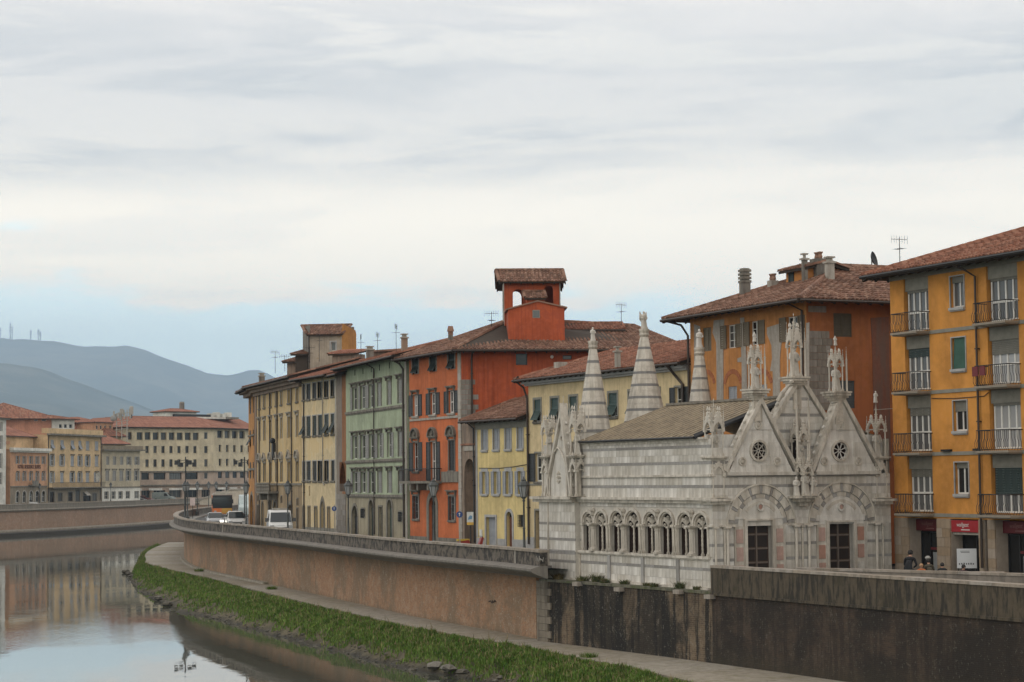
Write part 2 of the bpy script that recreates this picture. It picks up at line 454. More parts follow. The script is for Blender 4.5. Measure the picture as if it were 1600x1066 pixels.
class Bld:
    def __init__(s, name, label, cat, Lp, Rp, group=None, z=0):
        s.f = Frame.through(plan(*Lp), plan(*Rp)); s.W = s.f.W
        s.th = thing(name, label, cat, s.f, group, z); s.holes = {}
    def win(s, u0, u1, z0, z1, fr=None, frame=M_white, glass=None, panes=2, rows=3, rec=0.2, shut=None, shm=M_greypaint, sill=None, sillm=None,
            hood=None, hoodm=None, surround=None, surm=None, arch='flat', name='window', slats=9, ft=0.055, shw=None, label=None, grille=False, sd=1):
        f = fr or s.f; w_, h = rnd(u1-u0), rnd(z1-z0); u1 = u0+w_; z1 = z0+h
        ah = arch_h(w_, arch)
        s.holes.setdefault(id(f), []).append((u0, u1, z0, z1, rec+0.07, arch))
        me = cached(('fr', w_, h, panes, rows, frame.name, ft), lambda: frame_mesh(w_, h, ft, panes, rows).mesh('window_frame', frame))
        o = put(name, me, s.th, f, (u0, rec-0.05, z0), label=label)
        g = glass or M_glass
        me = cached(('gl', w_, h, g.name), lambda: MB().box(0.01, w_-0.01, 0, 0.02, 0.01, h-0.01).mesh('pane', g))
        put('pane', me, o, f, (u0, rec-0.015, z0))
        if shut in ('open', 'half', 'left', 'right'):
            sw = rnd(shw or w_/2, 0.01)
            me = cached(('sh', sw, h, shm.name), lambda: shutter_mesh(sw, h, slats).mesh('shutter', shm))
            if shut != 'right': put('shutter', me, o, f, (u0-sw-0.01, -0.065 - (0.05 if shut == 'half' else 0), z0), rot=-0.02 if shut != 'half' else 0.28)
            if shut != 'left': put('shutter', me, o, f, (u1+0.01, -0.06, z0), rot=0.02)
        elif shut == 'closed':
            sw = rnd(w_/2-0.01, 0.01)
            me = cached(('sh', sw, h, shm.name), lambda: shutter_mesh(sw, h, slats).mesh('shutter', shm))
            put('shutter', me, o, f, (u0+0.005, 0.04, z0)); put('shutter', me, o, f, (u0+w_/2+0.005, 0.04, z0))
        elif shut == 'ajar':
            sw = rnd(w_/2-0.01, 0.01)
            me = cached(('sh', sw, h, shm.name), lambda: shutter_mesh(sw, h, slats).mesh('shutter', shm))
            put('shutter', me, o, f, (u0+0.005, 0.04, z0), rot=-0.5); put('shutter', me, o, f, (u0+w_/2+0.005, 0.04, z0))
        elif shut == 'awning':   # the lower half of the shutter props outward
            sw = rnd(w_-0.02, 0.01); hu = rnd(h*0.45)
            me = cached(('sh', sw, hu, shm.name), lambda: shutter_mesh(sw, hu, slats//2+1).mesh('shutter', shm))
            put('shutter', me, o, f, (u0+0.01, 0.03, z1-hu))
            def aw():
                mb = shutter_mesh(sw, h-hu, slats//2+1); k = 0.50
                mb.v = [(x, y-(h-hu-z)*math.sin(k), h-hu-(h-hu-z)*math.cos(k)) for x, y, z in mb.v]; return mb.mesh('shutter', shm)
            put('shutter', cached(('aw', sw, hu, h, shm.name), aw), o, f, (u0+0.01, 0.03, z0))
        if sill:
            sm = sillm or M_trim
            me = cached(('si', w_, sill, sm.name), lambda: MB().box(-sill, w_+sill, -0.12, rec-0.07, -0.12, 0).box(-sill*.6, w_+sill*.6, -0.07, 0.02, -0.17, -0.12).mesh('sill', sm))
            put('sill', me, o, f, (u0, 0, z0))
        if surround:
            sm = surm or M_trim
            def mk():
                mb = MB(); t = surround
                if arch == 'flat':
                    mb.box(-t, 0, -.04, .03, 0, h+t); mb.box(w_, w_+t, -.04, .03, 0, h+t); mb.box(0, w_, -.038, .03, h, h+t)
                else:
                    mb.box(-t, 0, -.04, .03, 0, h-ah); mb.box(w_, w_+t, -.04, .03, 0, h-ah)
                    a = arc_pts(0, w_, h-ah, arch); b = arc_pts(-t, w_+t, h-ah, arch)
                    for i in range(len(a)-1): mb.prism([a[i], a[i+1], b[i+1], b[i]], -.04, .03)
                return mb.mesh('surround', sm)
            put('surround', cached(('su', w_, h, surround, arch, sm.name), mk), o, f, (u0, 0, z0))
        if hood:
            hm = hoodm or M_trim; t = surround or 0.0
            def mk():
                mb = MB(); a, b_ = -t-0.16, w_+t+0.16; c = w_/2; k = b_-a
                mb.box(a, b_, -.22*sd, .02, 0.22, 0.30); mb.box(a+.06, b_-.06, -.14*sd, .02, 0.14, 0.22)
                for x in (a+.1, b_-.22): mb.box(x, x+.12, -.12*sd, .02, -.05, .14)
                if hood == 'tri':
                    mb.prism([(a, .30), (b_, .30), (c, .30+k*.36)], -.10*sd, .02)
                    mb.prism([(a, .302), (a+.2, .302), (c, .24+k*.36), (c, .36+k*.36)], -.2*sd, -.1*sd); mb.prism([(b_, .302), (c, .36+k*.36), (c, .24+k*.36), (b_-.2, .302)], -.2*sd, -.1*sd)
                if hood == 'curve':
                    pts = [(c-k/2*math.cos(math.pi*i/10), .30+k*.40*math.sin(math.pi*i/10)) for i in range(11)]
                    q = [(c-(k/2-.13)*math.cos(math.pi*i/10), .30+(k*.40-.11)*math.sin(math.pi*i/10)) for i in range(11)]
                    mb.prism(pts, -.05, .02)
                    for i in range(10): mb.prism([pts[i], pts[i+1], q[i+1], q[i]], -.22*sd, -.05)
                    mb.lathe([(.02, 0), (.12, .1), (.1, .25), (.02, .36)], c, -.08, .32, 6)
                return mb.mesh('hood', hm)
            put('hood', cached(('ho', w_, hood, t, hm.name, sd), mk), o, f, (u0, 0, z1 + (surround or 0.0)))
        if grille:
            def mk():
                mb = MB(); n = max(3, int(w_/.13))
                for i in range(n+1): x = w_*i/n; mb.box(x-.012, x+.012, -.11, -.086, 0, h)
                for i in range(5): z = h*i/4; mb.box(-.02, w_+.02, -.112, -.084, z-.012, z+.012)
                return mb.mesh('grille', M_iron)
            put('grille', cached(('gr', w_, h), mk), o, f, (u0, 0, z0))
        return o
    def door(s, u0, u1, z0, z1, fr=None, mat=M_wood, rec=0.25, arch='flat', surround=0.15, surm=None, transom=False, label=None, plank=False):
        f = fr or s.f; w_, h = rnd(u1-u0), rnd(z1-z0); ah = arch_h(w_, arch)
        s.holes.setdefault(id(f), []).append((u0, u0+w_, z0, z0+h, rec+0.07, arch))
        def mk():
            mb = MB(); mb.box(0, w_, .03, .07, 0, h)
            if plank:
                n = max(3, int(w_/.16))
                for i in range(n): mb.box(w_*i/n+.008, w_*(i+1)/n-.008, 0.0, .03, 0, h)
            else:
                hh = h-ah if arch != 'flat' else h*(0.78 if transom else 1)
                for a in (0, 1):
                    x0, x1 = w_*a/2+.05, w_*(a+1)/2-.05
                    for k in range(3): mb.box(x0, x1, 0.0, .03, hh*(k/3)+.08, hh*((k+1)/3)-.03)
                if transom or arch != 'flat': mb.box(0, w_, -.01, .03, hh-.03, hh+.05)
            return mb.mesh('door', mat)
        o = put('door', cached(('do', w_, h, mat.name, arch, transom, plank), mk), s.th, f, (u0, rec-0.05, z0), label=label)
        if not plank:
            hh = h-ah if arch != 'flat' else h*(0.78 if transom else 1)
            if transom or arch != 'flat':
                me = cached(('tr', w_, hh, h), lambda: MB().box(.06, w_-.06, 0, .02, hh+.06, h-.04).mesh('pane', M_glass))
                put('pane', me, o, f, (u0, rec-0.03, z0))
            put('handle', cached('handle', lambda: MB().box(0, .03, -.05, 0, 0, .14).mesh('handle', M_iron)), o, f, (u0+w_/2+.05, rec-.05, z0+1.05))
        if surround:
            sm = surm or M_trim
            def mk2():
                mb = MB(); t = surround
                if arch == 'flat':
                    mb.box(-t, 0, -.05, .03, 0, h+t); mb.box(w_, w_+t, -.05, .03, 0, h+t); mb.box(0, w_, -.048, .03, h, h+t)
                else:
                    mb.box(-t, 0, -.05, .03, 0, h-ah); mb.box(w_, w_+t, -.05, .03, 0, h-ah)
                    a = arc_pts(0, w_, h-ah, arch); b = arc_pts(-t, w_+t, h-ah, arch)
                    for i in range(len(a)-1): mb.prism([a[i], a[i+1], b[i+1], b[i]], -.05, .03)
                return mb.mesh('surround', sm)
            put('surround', cached(('ds', w_, h, surround, arch, sm.name), mk2), o, f, (u0, 0, z0))
        return o
    def hole(s, u0, u1, z0, z1, rec, fr=None, arch='flat'):
        s.holes.setdefault(id(fr or s.f), []).append((u0, u1, z0, z1, rec, arch))
    def wall(s, u0, u1, z0, z1, mat, fr=None, name='wall', proud=0.0, label=None, top=None, back=None, uvs=False):
        """wall face with real openings and reveals; top = function u -> z for sloping tops"""
        f = fr or s.f; mb = MB()
        hs = [h for h in s.holes.get(id(f), []) if h[1] > u0 and h[0] < u1 and h[3] > z0 and h[2] < z1]
        xs = sorted({u0, u1} | {min(max(v, u0), u1) for h in hs for v in h[:2]}); zs = sorted({z0, z1} | {min(max(v, z0), z1) for h in hs for v in h[2:4]})
        for i in range(len(xs)-1):
            a, b = xs[i], xs[i+1]
            if b-a < 1e-4: continue
            run = None
            for j in range(len(zs)-1):
                c, d = zs[j], zs[j+1]; cx, cz = (a+b)/2, (c+d)/2
                inside = any(h[0] < cx < h[1] and h[2] < cz < h[3] for h in hs)
                if not inside and run is None: run = c
                if (inside or j == len(zs)-2) and run is not None:
                    e = c if inside else d
                    if e-run > 1e-4: mb.quad((a, -proud, run), (b, -proud, run), (b, -proud, e), (a, -proud, e))
                    run = None
        for a, b, c, d, dep, arch in hs:
            a_, b_ = max(a, u0), min(b, u1); c_, d_ = max(c, z0), min(d, z1); ah = arch_h(b-a, arch)
            dv = d_ if arch == 'flat' else max(c_, min(d_, d-ah))
            if a_ == a: mb.quad((a, -proud, c_), (a, dep, c_), (a, dep, dv), (a, -proud, dv))
            if b_ == b: mb.quad((b, -proud, c_), (b, dep, c_), (b, dep, dv), (b, -proud, dv))
            if c_ == c: mb.quad((a_, -proud, c), (b_, -proud, c), (b_, dep, c), (a_, dep, c))
            if d_ == d:
                if arch == 'flat': mb.quad((a_, -proud, d), (b_, -proud, d), (b_, dep, d), (a_, dep, d))
                else:
                    p = arc_pts(a, b, d-ah, arch)
                    for i in range(len(p)-1):
                        q, r_ = p[i], p[i+1]
                        mb.quad((q[0], -proud, q[1]), (r_[0], -proud, r_[1]), (r_[0], -proud, d), (q[0], -proud, d))
                        mb.quad((q[0], -proud, q[1]), (r_[0], -proud, r_[1]), (r_[0], dep, r_[1]), (q[0], dep, q[1]))
        if proud > 0:
            mb.quad((u0, -proud, z0), (u1, -proud, z0), (u1, 0.01, z0), (u0, 0.01, z0)); mb.quad((u0, -proud, z1), (u1, -proud, z1), (u1, 0.01, z1), (u0, 0.01, z1))
            mb.quad((u0, -proud, z0), (u0, 0.01, z0), (u0, 0.01, z1), (u0, -proud, z1)); mb.quad((u1, -proud, z0), (u1, 0.01, z0), (u1, 0.01, z1), (u1, -proud, z1))
        return put(name, mb.mesh(name, mat), s.th, f, (0, 0, 0), label=label)
    def shell(s, D, z0, z1, mat, u0=0, u1=None, front=False):
        """the walls that have no openings in view (back, sides) and a ceiling that keeps light out"""
        u1 = s.W if u1 is None else u1; mb = MB(); e = 0.004
        mb.quad((u0, 0, z0), (u0, D, z0), (u0, D, z1), (u0, 0, z1)); mb.quad((u1, 0, z0), (u1, D, z0), (u1, D, z1), (u1, 0, z1))
        mb.quad((u0, D, z0), (u1, D, z0), (u1, D, z1), (u0, D, z1)); mb.quad((u0, 0, z1-e), (u1, 0, z1-e), (u1, D, z1-e), (u0, D, z1-e))
        if front: mb.quad((u0, 0, z0), (u1, 0, z0), (u1, 0, z1), (u0, 0, z1))
        return put('wall', mb.mesh('wall', mat), s.th, s.f)
    def bar(s, name, mat, *boxes, fr=None, label=None, parent=None):
        mb = MB()
        for b in boxes: mb.box(*b)
        return put(name, mb.mesh(name, mat), parent or s.th, fr or s.f, label=label)
    def pipe(s, pts, r=0.06, mat=M_pipe, fr=None, name='drainpipe'):
        mb = MB().tube(pts, r, 6)
        for a, b in zip(pts, pts[1:]):
            if abs(a[2]-b[2]) > 3:
                for k in range(1, 4): z = a[2]+(b[2]-a[2])*k/4; mb.box(a[0]-r*1.3, a[0]+r*1.3, a[1]-r*1.2, a[1]+r*2.2, z-.03, z+.03)
        return put(name, mb.mesh(name, mat), s.th, fr or s.f)
    def roof(s, planes, mat=T_red, fr=None, thick=0.14, row=0.24, seg=0.42, gutter=True, parent=None, rafters=True, name='roof', gm=None, soffit=M_soffit, step=True, hips=True):
        """planes: lists of 3-D points (u, w, z): eave-left, eave-right, then the ridge points back to the left"""
        f = fr or s.f; base = MB()
        for pl in planes:
            pts = [Vector(p) for p in pl]; n = len(pts)
            nr = (pts[1]-pts[0]).cross(pts[2]-pts[1]).normalized()
            if nr.z < 0: nr = -nr
            lo = [p - nr*thick for p in pts]
            base.add(pts+lo, [tuple(range(n)), tuple(range(2*n-1, n-1, -1))] + [(i, (i+1) % n, (i+1) % n+n, i+n) for i in range(n)])
        ro = put(name, base.mesh(name, soffit), parent or s.th, f) if parent is None else put(name, base.mesh(name, soffit), parent, f)
        tl = MB(); gt = MB(); rf = MB()
        for pl in planes:
            pts = [Vector(p) for p in pl]; ax = (pts[1]-pts[0]); Ls = ax.length; ax.normalize()
            nr = (pts[1]-pts[0]).cross(pts[2]-pts[1]).normalized()
            if nr.z < 0: nr = -nr
            up = nr.cross(ax); 
            if up.z < 0: up = -up
            st = [((p-pts[0]).dot(ax), (p-pts[0]).dot(up)) for p in pts]
            rn = max(1, int(Ls/row)); rw = Ls/rn; o = pts[0]
            for i in range(-130, rn+130):
                sc = (i+.5)*rw; ts = []
                for (s0, t0), (s1, t1) in zip(st, st[1:]+st[:1]):
                    if (s0-sc)*(s1-sc) < 0: ts.append(t0+(t1-t0)*(sc-s0)/(s1-s0))
                if len(ts) < 2: continue
                ta, tb = min(ts), max(ts)
                if tb-ta < .05: continue
                k = max(1, int(round((tb-ta)/seg))); jit = (i*37 % 11)/11*0.06
                for j in range(k):
                    a, b = ta+(tb-ta)*j/k, ta+(tb-ta)*(j+1)/k
                    q = []
                    hw = rw*.40; dj = (((i*13+j*7) % 9)-4)/4*0.012*(1 if step else 0)
                    for t, h1, ww in ((a-.03+jit*(j > 0), .105, 1.0), (b, .055, .84)):
                        for sx, hh in ((-1, 0.005), (-.55, .8), (.55, .8), (1, 0.005)):
                            q.append(o + ax*(sc+dj+sx*hw*ww) + up*t + nr*(h1*hh+.012))
                    uv = [(i+.5, j+.5+100)]*4
                    tl.add(q, [(0, 1, 5, 4), (1, 2, 6, 5), (2, 3, 7, 6), (0, 3, 2, 1)], [uv]*4)
                    # channel between the rows
                    q2 = [o+ax*(sc+rw*.36)+up*a+nr*.022, o+ax*(sc+rw*.64)+up*a+nr*.022, o+ax*(sc+rw*.64)+up*b+nr*.012, o+ax*(sc+rw*.36)+up*b+nr*.012]
                    tl.add(q2, [(0, 1, 2, 3)], [[(i+60.5, j+.5+300)]*4])
            if hips and len(pts) >= 3:
                for a, b in zip(pts[1:], pts[2:]+pts[:1]):
                    L_ = (b-a).length; n_ = max(1, int(L_/.4))
                    if L_ > .5:
                        for j in range(n_):
                            p0, p1 = a+(b-a)*j/n_, a+(b-a)*(j+1)/n_; dd = (p1-p0).normalized(); sd_ = dd.cross(Vector((0, 0, 1))).normalized()
                            q = [p+sd_*x+Vector((0, 0, z_+k_)) for p, k_ in ((p0, .02), (p1, 0)) for x, z_ in ((-.14, .0), (-.07, .13), (.07, .13), (.14, 0))]
                            tl.add(q, [(0, 1, 5, 4), (1, 2, 6, 5), (2, 3, 7, 6), (0, 3, 2, 1)], [[(j+.5, 500.5)]*4]*4)
            if gutter:
                off = -up*.10 - nr*.06; gt.tube([pts[0]+off, pts[1]+off], .075, 6)
            if rafters:
                n_ = max(2, int(Ls/.7))
                for j in range(n_+1):
                    c = pts[0]+ax*(Ls*j/n_) - nr*(thick+.002); a = c+up*.03; b = c+up*.75
                    h_ = ax*.04; dn = nr*.1
                    rf.add([a-h_, a+h_, b+h_, b-h_, a-h_-dn, a+h_-dn, b+h_-dn, b-h_-dn], [(0, 1, 2, 3), (4, 5, 6, 7), (0, 1, 5, 4), (1, 2, 6, 5), (3, 0, 4, 7)])
        if parent is None:
            put('roof_tiles', tl.mesh('roof_tiles', mat), ro, f, kind='stuff')
            if gutter: put('gutter', gt.mesh('gutter', gm or M_pipe), ro, f)
            if rafters: put('rafters', rf.mesh('rafters', M_soffit), ro, f, kind='stuff')
        else:
            put('roof_tiles', tl.mesh('roof_tiles', mat), parent, f, kind='stuff')
        return ro
    def hiproof(s, u0, u1, w0, w1, ze, slope, over=0.7, mat=T_red, ridge=None, fr=None, **kw):
        a, b, c, d = u0-over, u1+over, w0-over, w1+over; W_, D_ = b-a, d-c; z0 = ze-over*slope*.0
        k = min(W_, D_)/2; h = k*slope
        if W_ >= D_:
            r0, r1 = (a+k, c+k, z0+h), (b-k, c+k, z0+h)
            pl = [[(a, c, z0), (b, c, z0), r1, r0], [(b, d, z0), (a, d, z0), r0, r1], [(b, c, z0), (b, d, z0), r1], [(a, d, z0), (a, c, z0), r0]]
        else:
            r0, r1 = (a+k, c+k, z0+h), (a+k, d-k, z0+h)
            pl = [[(a, c, z0), (b, c, z0), r0], [(b, d, z0), (a, d, z0), r1], [(b, c, z0), (b, d, z0), r1, r0], [(a, d, z0), (a, c, z0), r0, r1]]
        return s.roof(pl, mat, fr, **kw)
def chimney(b, fr, u, w_, z0, h, sx=0.5, sy=0.5, mat=None, cap='slab', label=None, parent=None):
    mb = MB(); mb.box(-sx/2, sx/2, -sy/2, sy/2, 0, h)
    o = put('chimney', mb.mesh('chimney', mat or M_ltrim), parent or b.th, fr, (u, w_, z0), label=label)
    c = MB()
    if cap == 'slab':
        c.box(-sx/2-.08, sx/2+.08, -sy/2-.08, sy/2+.08, h, h+.1); c.box(-sx/2+.06, sx/2-.06, -sy/2+.06, sy/2-.06, h+.1, h+.28); c.box(-sx/2-.04, sx/2+.04, -sy/2-.04, sy/2+.04, h+.28, h+.36)
    elif cap == 'pots':
        for x in (-sx/4, sx/4): c.lathe([(.1, h), (.13, h+.1), (.09, h+.25), (.15, h+.32), (.15, h+.37)], x, 0, 0, 8)
    elif cap == 'tent':
        c.prism([(-sx/2-.08, h+.25), (sx/2+.08, h+.25), (0, h+.65)], -sy/2-.05, sy/2+.05); c.box(-sx/2, -sx/2+.08, -sy/2, sy/2, h, h+.25); c.box(sx/2-.08, sx/2, -sy/2, sy/2, h, h+.25)
    elif cap == 'stack':
        for k in range(4): c.box(-sx/2-.04, sx/2+.04, -sy/2-.04, sy/2+.04, h+k*.2, h+k*.2+.13); c.box(-sx/2+.03, sx/2-.03, -sy/2+.03, sy/2-.03, h+k*.2+.13, h+k*.2+.2)
    put('chimney_cap', c.mesh('chimney_cap', M_ltrim if cap == 'slab' else T_brown if cap != 'stack' else M_trim), o, fr, (u, w_, z0))
    return o
def antenna(loc, h, label, seed=0):
    r = random.Random(seed); mb = MB(); mb.tube([(0, 0, -.3), (0, 0, h)], .022, 5)
    o = put('aerial', mb.mesh('aerial', M_iron), None, None, loc); tag(o, label, 'aerial', 'television aerials on the roofs')
    mb = MB(); z = h-.1; mb.tube([(-.5, 0, z), (.5, 0, z)], .014, 4)
    for i in range(7): x = -.5+i/6; mb.tube([(x, 0, z-.22), (x, 0, z+.22)], .009, 3)
    mb.tube([(0, -.3, z-.5), (0, .3, z-.5)], .012, 4)
    for i in range(4): y = -.3+i*.2; mb.tube([(-.25, y, z-.5), (.25, y, z-.5)], .009, 3)
    e = put('aerial_rods', mb.mesh('aerial_rods', M_iron), o, None, (0, 0, 0), rot=r.uniform(0, 3)); return o
# ------------------------------------------------------------------ the river, its walls and banks
ZW, ZK = -5.0, -3.6           # water level, riverside walk level
QUAY = [(1.2, 100.5), (-0.7, 106), (-3.5, 113), (-6.7, 121), (-9.9, 130.5), (-15, 146), (-20.9, 163), (-24.8, 174), (-28.2, 184), (-31.6, 196),
        (-35.4, 214), (-38.6, 234), (-40.8, 252), (-42.4, 275), (-42.8, 300), (-41, 345), (-35, 400), (-22, 470)]
quay = catmull(QUAY, 1.25)
NEAR = [(1.1, 103.3), (8.75, 89.6), (17.75, 71.6), (27, 52.5), (36.5, 33), (46, 13), (56, -8)]
near = catmull(NEAR[::-1], 1.25)    # travelling away like the quay, land on the right

M_road = stone('street_asphalt', (0.062, 0.060, 0.058), (0.045, 0.043, 0.04), 2.0, 0.4)
M_pave = stone('grey_paving', (0.20, 0.185, 0.165), (0.10, 0.09, 0.08), 3.0, 0.4)
M_walk = stone('riverside_walk_concrete', (0.32, 0.28, 0.22), (0.17, 0.145, 0.10), 2.2, 0.5, moss=(0.19, 0.17, 0.095), obj_rand=.14)
M_par = stone('weathered_parapet_stone', (0.145, 0.122, 0.098), (0.022, 0.020, 0.018), 2.2, 0.9, sz=1.6)
M_cop = stone('parapet_coping_stone', (0.34, 0.29, 0.235), (0.14, 0.12, 0.095), 5, 0.5, obj_rand=0.14)
M_cove = stone('cantilever_moulding_stone', (0.21, 0.19, 0.165), (0.10, 0.09, 0.08), 1.2, 0.4)
M_brick = brickmat('river_wall_brick', (0.40, 0.205, 0.105), (0.30, 0.160, 0.088), (0.30, 0.22, 0.15), (0.17, 0.13, 0.085), 0.65, 0.7, (-3.5, -2.6, (0.12, 0.105, 0.07)), 0.12)
M_bdark = brickmat('damp_black_wall', (0.150, 0.105, 0.065), (0.105, 0.072, 0.046), (0.19, 0.15, 0.10), (0.008, 0.0072, 0.006), 0.85, 0.25, (-3.6, -2.9, (0.045, 0.042, 0.025)), 0.9, 0.09)
M_bred = brickmat('damp_red_brown_wall', (0.066, 0.040, 0.026), (0.042, 0.027, 0.019), (0.055, 0.04, 0.026), (0.013, 0.010, 0.007), 0.8, 0.12, (-3.6, -1.9, (0.036, 0.030, 0.017)), 0.55)
M_band = stone('streaked_parapet_band', (0.085, 0.066, 0.042), (0.014, 0.012, 0.009), 3.5, 0.85, moss=(0.040, 0.032, 0.016), sf=3.2, sz=.7)
M_farbrick = brickmat('far_wall_brick', (0.40, 0.235, 0.155), (0.32, 0.19, 0.13), (0.32, 0.26, 0.20), (0.20, 0.15, 0.11), 0.35, 0.8, None, 0.15)

# water: one sheet; slow patches of ripples
m_, p_ = newmat('river_water'); o_ = objc()
a_ = noise(vmath('MULTIPLY', o_, (0.5, 0.22, 1)), 1.0, 5, 0.55, 0.3); b_ = noise(vmath('MULTIPLY', o_, (4.0, 1.6, 1)), 1.0, 3, 0.5)
c_ = noise(vmath('MULTIPLY', o_, (0.045, 0.020, 1)), 1.0, 4, 0.6, 0.6)
msk = mrange(c_, 0.42, 0.62)
p_.inputs['Base Color'].default_value = (0.075, 0.078, 0.062, 1); p_.inputs['Specular IOR Level'].default_value = 0.7
p_.inputs['IOR'].default_value = 1.5
L.new(mrange(c_, 0.40, 0.66, 0.012, 0.05), p_.inputs['Roughness'])
bump(p_, fm('ADD', fm('MULTIPLY', a_, 0.9), fm('MULTIPLY', fm('MULTIPLY', b_, msk), 0.9)), 0.14, 0.05)
W_ = MB(); W_.quad((-900, -60, ZW), (900, -60, ZW), (900, 1500, ZW), (-900, 1500, ZW))
water = put('river', W_.mesh('river', m_)); tag(water, kind='structure')
bed = MB().quad((-900, -60, ZW-2), (900, -60, ZW-2), (900, 1500, ZW-2), (-900, 1500, ZW-2))

# land on the near side: street sheet behind the parapets
def poly_obj(name, pts, z, mat, kind='structure', bottom=None):
    mb = MB(); mb.poly([(x, y, z) for x, y in pts]); o = put(name, mb.mesh(name, mat)); tag(o, kind=kind); return o
nq = normals(quay)
q_in = [(p[0]+n[0]*0.6, p[1]+n[1]*0.6) for p, n in zip(quay, nq)]
nn = normals(near)
n_in = [(p[0]+n[0]*0.3, p[1]+n[1]*0.3) for p, n in zip(near, nn)]
CH_ = plan(1112, 91.0)
iC = min(range(len(near)), key=lambda i: math.dist(near[i], (8.75, 89.6)))
# triangulate safely as strips going landwards
def land_strip(name, pts, z, mat, reach):
    mb = MB()
    for a, b in zip(pts, pts[1:]):
        mb.quad((a[0], a[1], z), (b[0], b[1], z), (b[0]+reach, b[1], z), (a[0]+reach, a[1], z))
    o = put(name, mb.mesh(name, mat)); tag(o, kind='structure'); return o
land_strip('street', [(p[0], p[1]) for p in reversed(q_in)][:-1] + [(2.2, 104.3), (9.9, 90.0)] + n_in[:iC][::-1], 0.0, M_road, 420)
far_land = [(-42+0.6, 300)]
# pavement with kerb in front of the houses
def off(path, d): return [(p[0]+n[0]*d, p[1]+n[1]*d) for p, n in zip(path, normals(path))]
pv = MB(); sweep(pv, off(quay, 0.6)[2:200], [(0, 0.0), (0, 0.13), (1.5, 0.13), (1.5, 0.0)])
tag(put('pavement', pv.mesh('pavement', M_pave)), kind='structure')

# quay wall under the street (brick), cantilevered moulding, parapet with coping stones
wall = thing('river_wall', 'curving brick embankment wall with grey stone cantilever and parapet along the riverside street', 'embankment wall', Frame((0, 0), 0))
mb = MB(); sweep(mb, quay, [(1.15, -3.9), (1.15, -0.45), (1.9, -0.45), (1.9, -3.9)], i0=3)
put('brick_face', mb.mesh('brick_face', M_brick), wall, Frame((0, 0), 0))
mb = MB(); sweep(mb, quay, [(.45, -0.44), (1.3, -0.44), (1.3, -.40), (.45, -.40)], i0=3); put('cantilever_soffit', mb.mesh('cantilever_soffit', M_cove), wall, Frame((0, 0), 0))
mb = MB(); sweep(mb, quay, [(0.46, -0.42), (0.05, -0.26), (-0.30, -0.12), (-0.42, -0.02), (-0.42, 0.08), (-0.30, 0.12), (0.02, 0.22), (0.46, 0.22)])
put('cantilever_moulding', mb.mesh('cantilever_moulding', M_cove), wall, Frame((0, 0), 0))
mb = MB(); sweep(mb, quay, [(0.06, 0.22), (0.06, 0.88), (0.46, 0.88), (0.46, 0.22)])
put('parapet', mb.mesh('parapet', M_par), wall, Frame((0, 0), 0))
def copings(parent, path, o0, o1, z0, z1, mat, i0=0, i1=None, per=1, name='coping_stone'):
    ns = normals(path); i1 = len(path)-1 if i1 is None else i1; F0 = Frame((0, 0), 0)
    for i in range(i0, i1-per+1, per):
        a, b = path[i], path[i+per]; na, nb = ns[i], ns[i+per]; g = 0.006; dx, dy = b[0]-a[0], b[1]-a[1]; l = math.hypot(dx, dy); dx, dy = dx/l*g, dy/l*g
        h = (i*29 % 7)*0.002; mb = MB()
        mb.vprism([(a[0]+na[0]*o0+dx, a[1]+na[1]*o0+dy), (b[0]+nb[0]*o0-dx, b[1]+nb[1]*o0-dy), (b[0]+nb[0]*o1-dx, b[1]+nb[1]*o1-dy), (a[0]+na[0]*o1+dx, a[1]+na[1]*o1+dy)], z0, z1+h)
        put(name, mb.mesh(name, mat), parent, F0)
copings(wall, quay, -0.02, 0.54, 0.882, 1.0, M_cop, 0, 240)
# pale repaired joints on the parapet face
mb = MB()
for i in (3, 62, 88, 104):
    a = quay[i]; n = nq[i]; d = (-n[1], n[0])
    mb.vprism([(a[0]+n[0]*0.04-d[0]*.07, a[1]+n[1]*.04-d[1]*.07), (a[0]+n[0]*0.04+d[0]*.07, a[1]+n[1]*.04+d[1]*.07), (a[0]+n[0]*.07+d[0]*.07, a[1]+n[1]*.07+d[1]*.07), (a[0]+n[0]*.07-d[0]*.07, a[1]+n[1]*.07-d[1]*.07)], .23, .88)
put('mortar_joint', mb.mesh('mortar_joint', M_ltrim), wall, Frame((0, 0), 0), label='pale cement joint on the dark parapet')

# platform wall below the church and the near wall that runs on to the bridge
iC = min(range(len(near)), key=lambda i: math.dist(near[i], (8.75, 89.6)))
pw = thing('church_platform_wall', 'black streaked masonry wall carrying the small marble church above the riverside walk', 'retaining wall', Frame((0, 0), 0)); F0 = Frame((0, 0), 0)
mb = MB(); sweep(mb, near, [(0, -3.9), (0, -0.62), (3.0, -0.62), (3.0, -3.9)], i0=iC)
put('masonry_face', mb.mesh('masonry_face', M_bdark), pw, F0)
mb = MB(); sweep(mb, near, [(-.06, -0.62), (-.06, -0.50), (3.2, -0.50), (3.2, -0.62)], i0=iC)
put('ledge', mb.mesh('ledge', stone('mossy_ledge', (0.15, 0.14, 0.10), (0.04, 0.04, 0.03), 5, 0.7, moss=(0.07, 0.085, 0.025))), pw, F0)
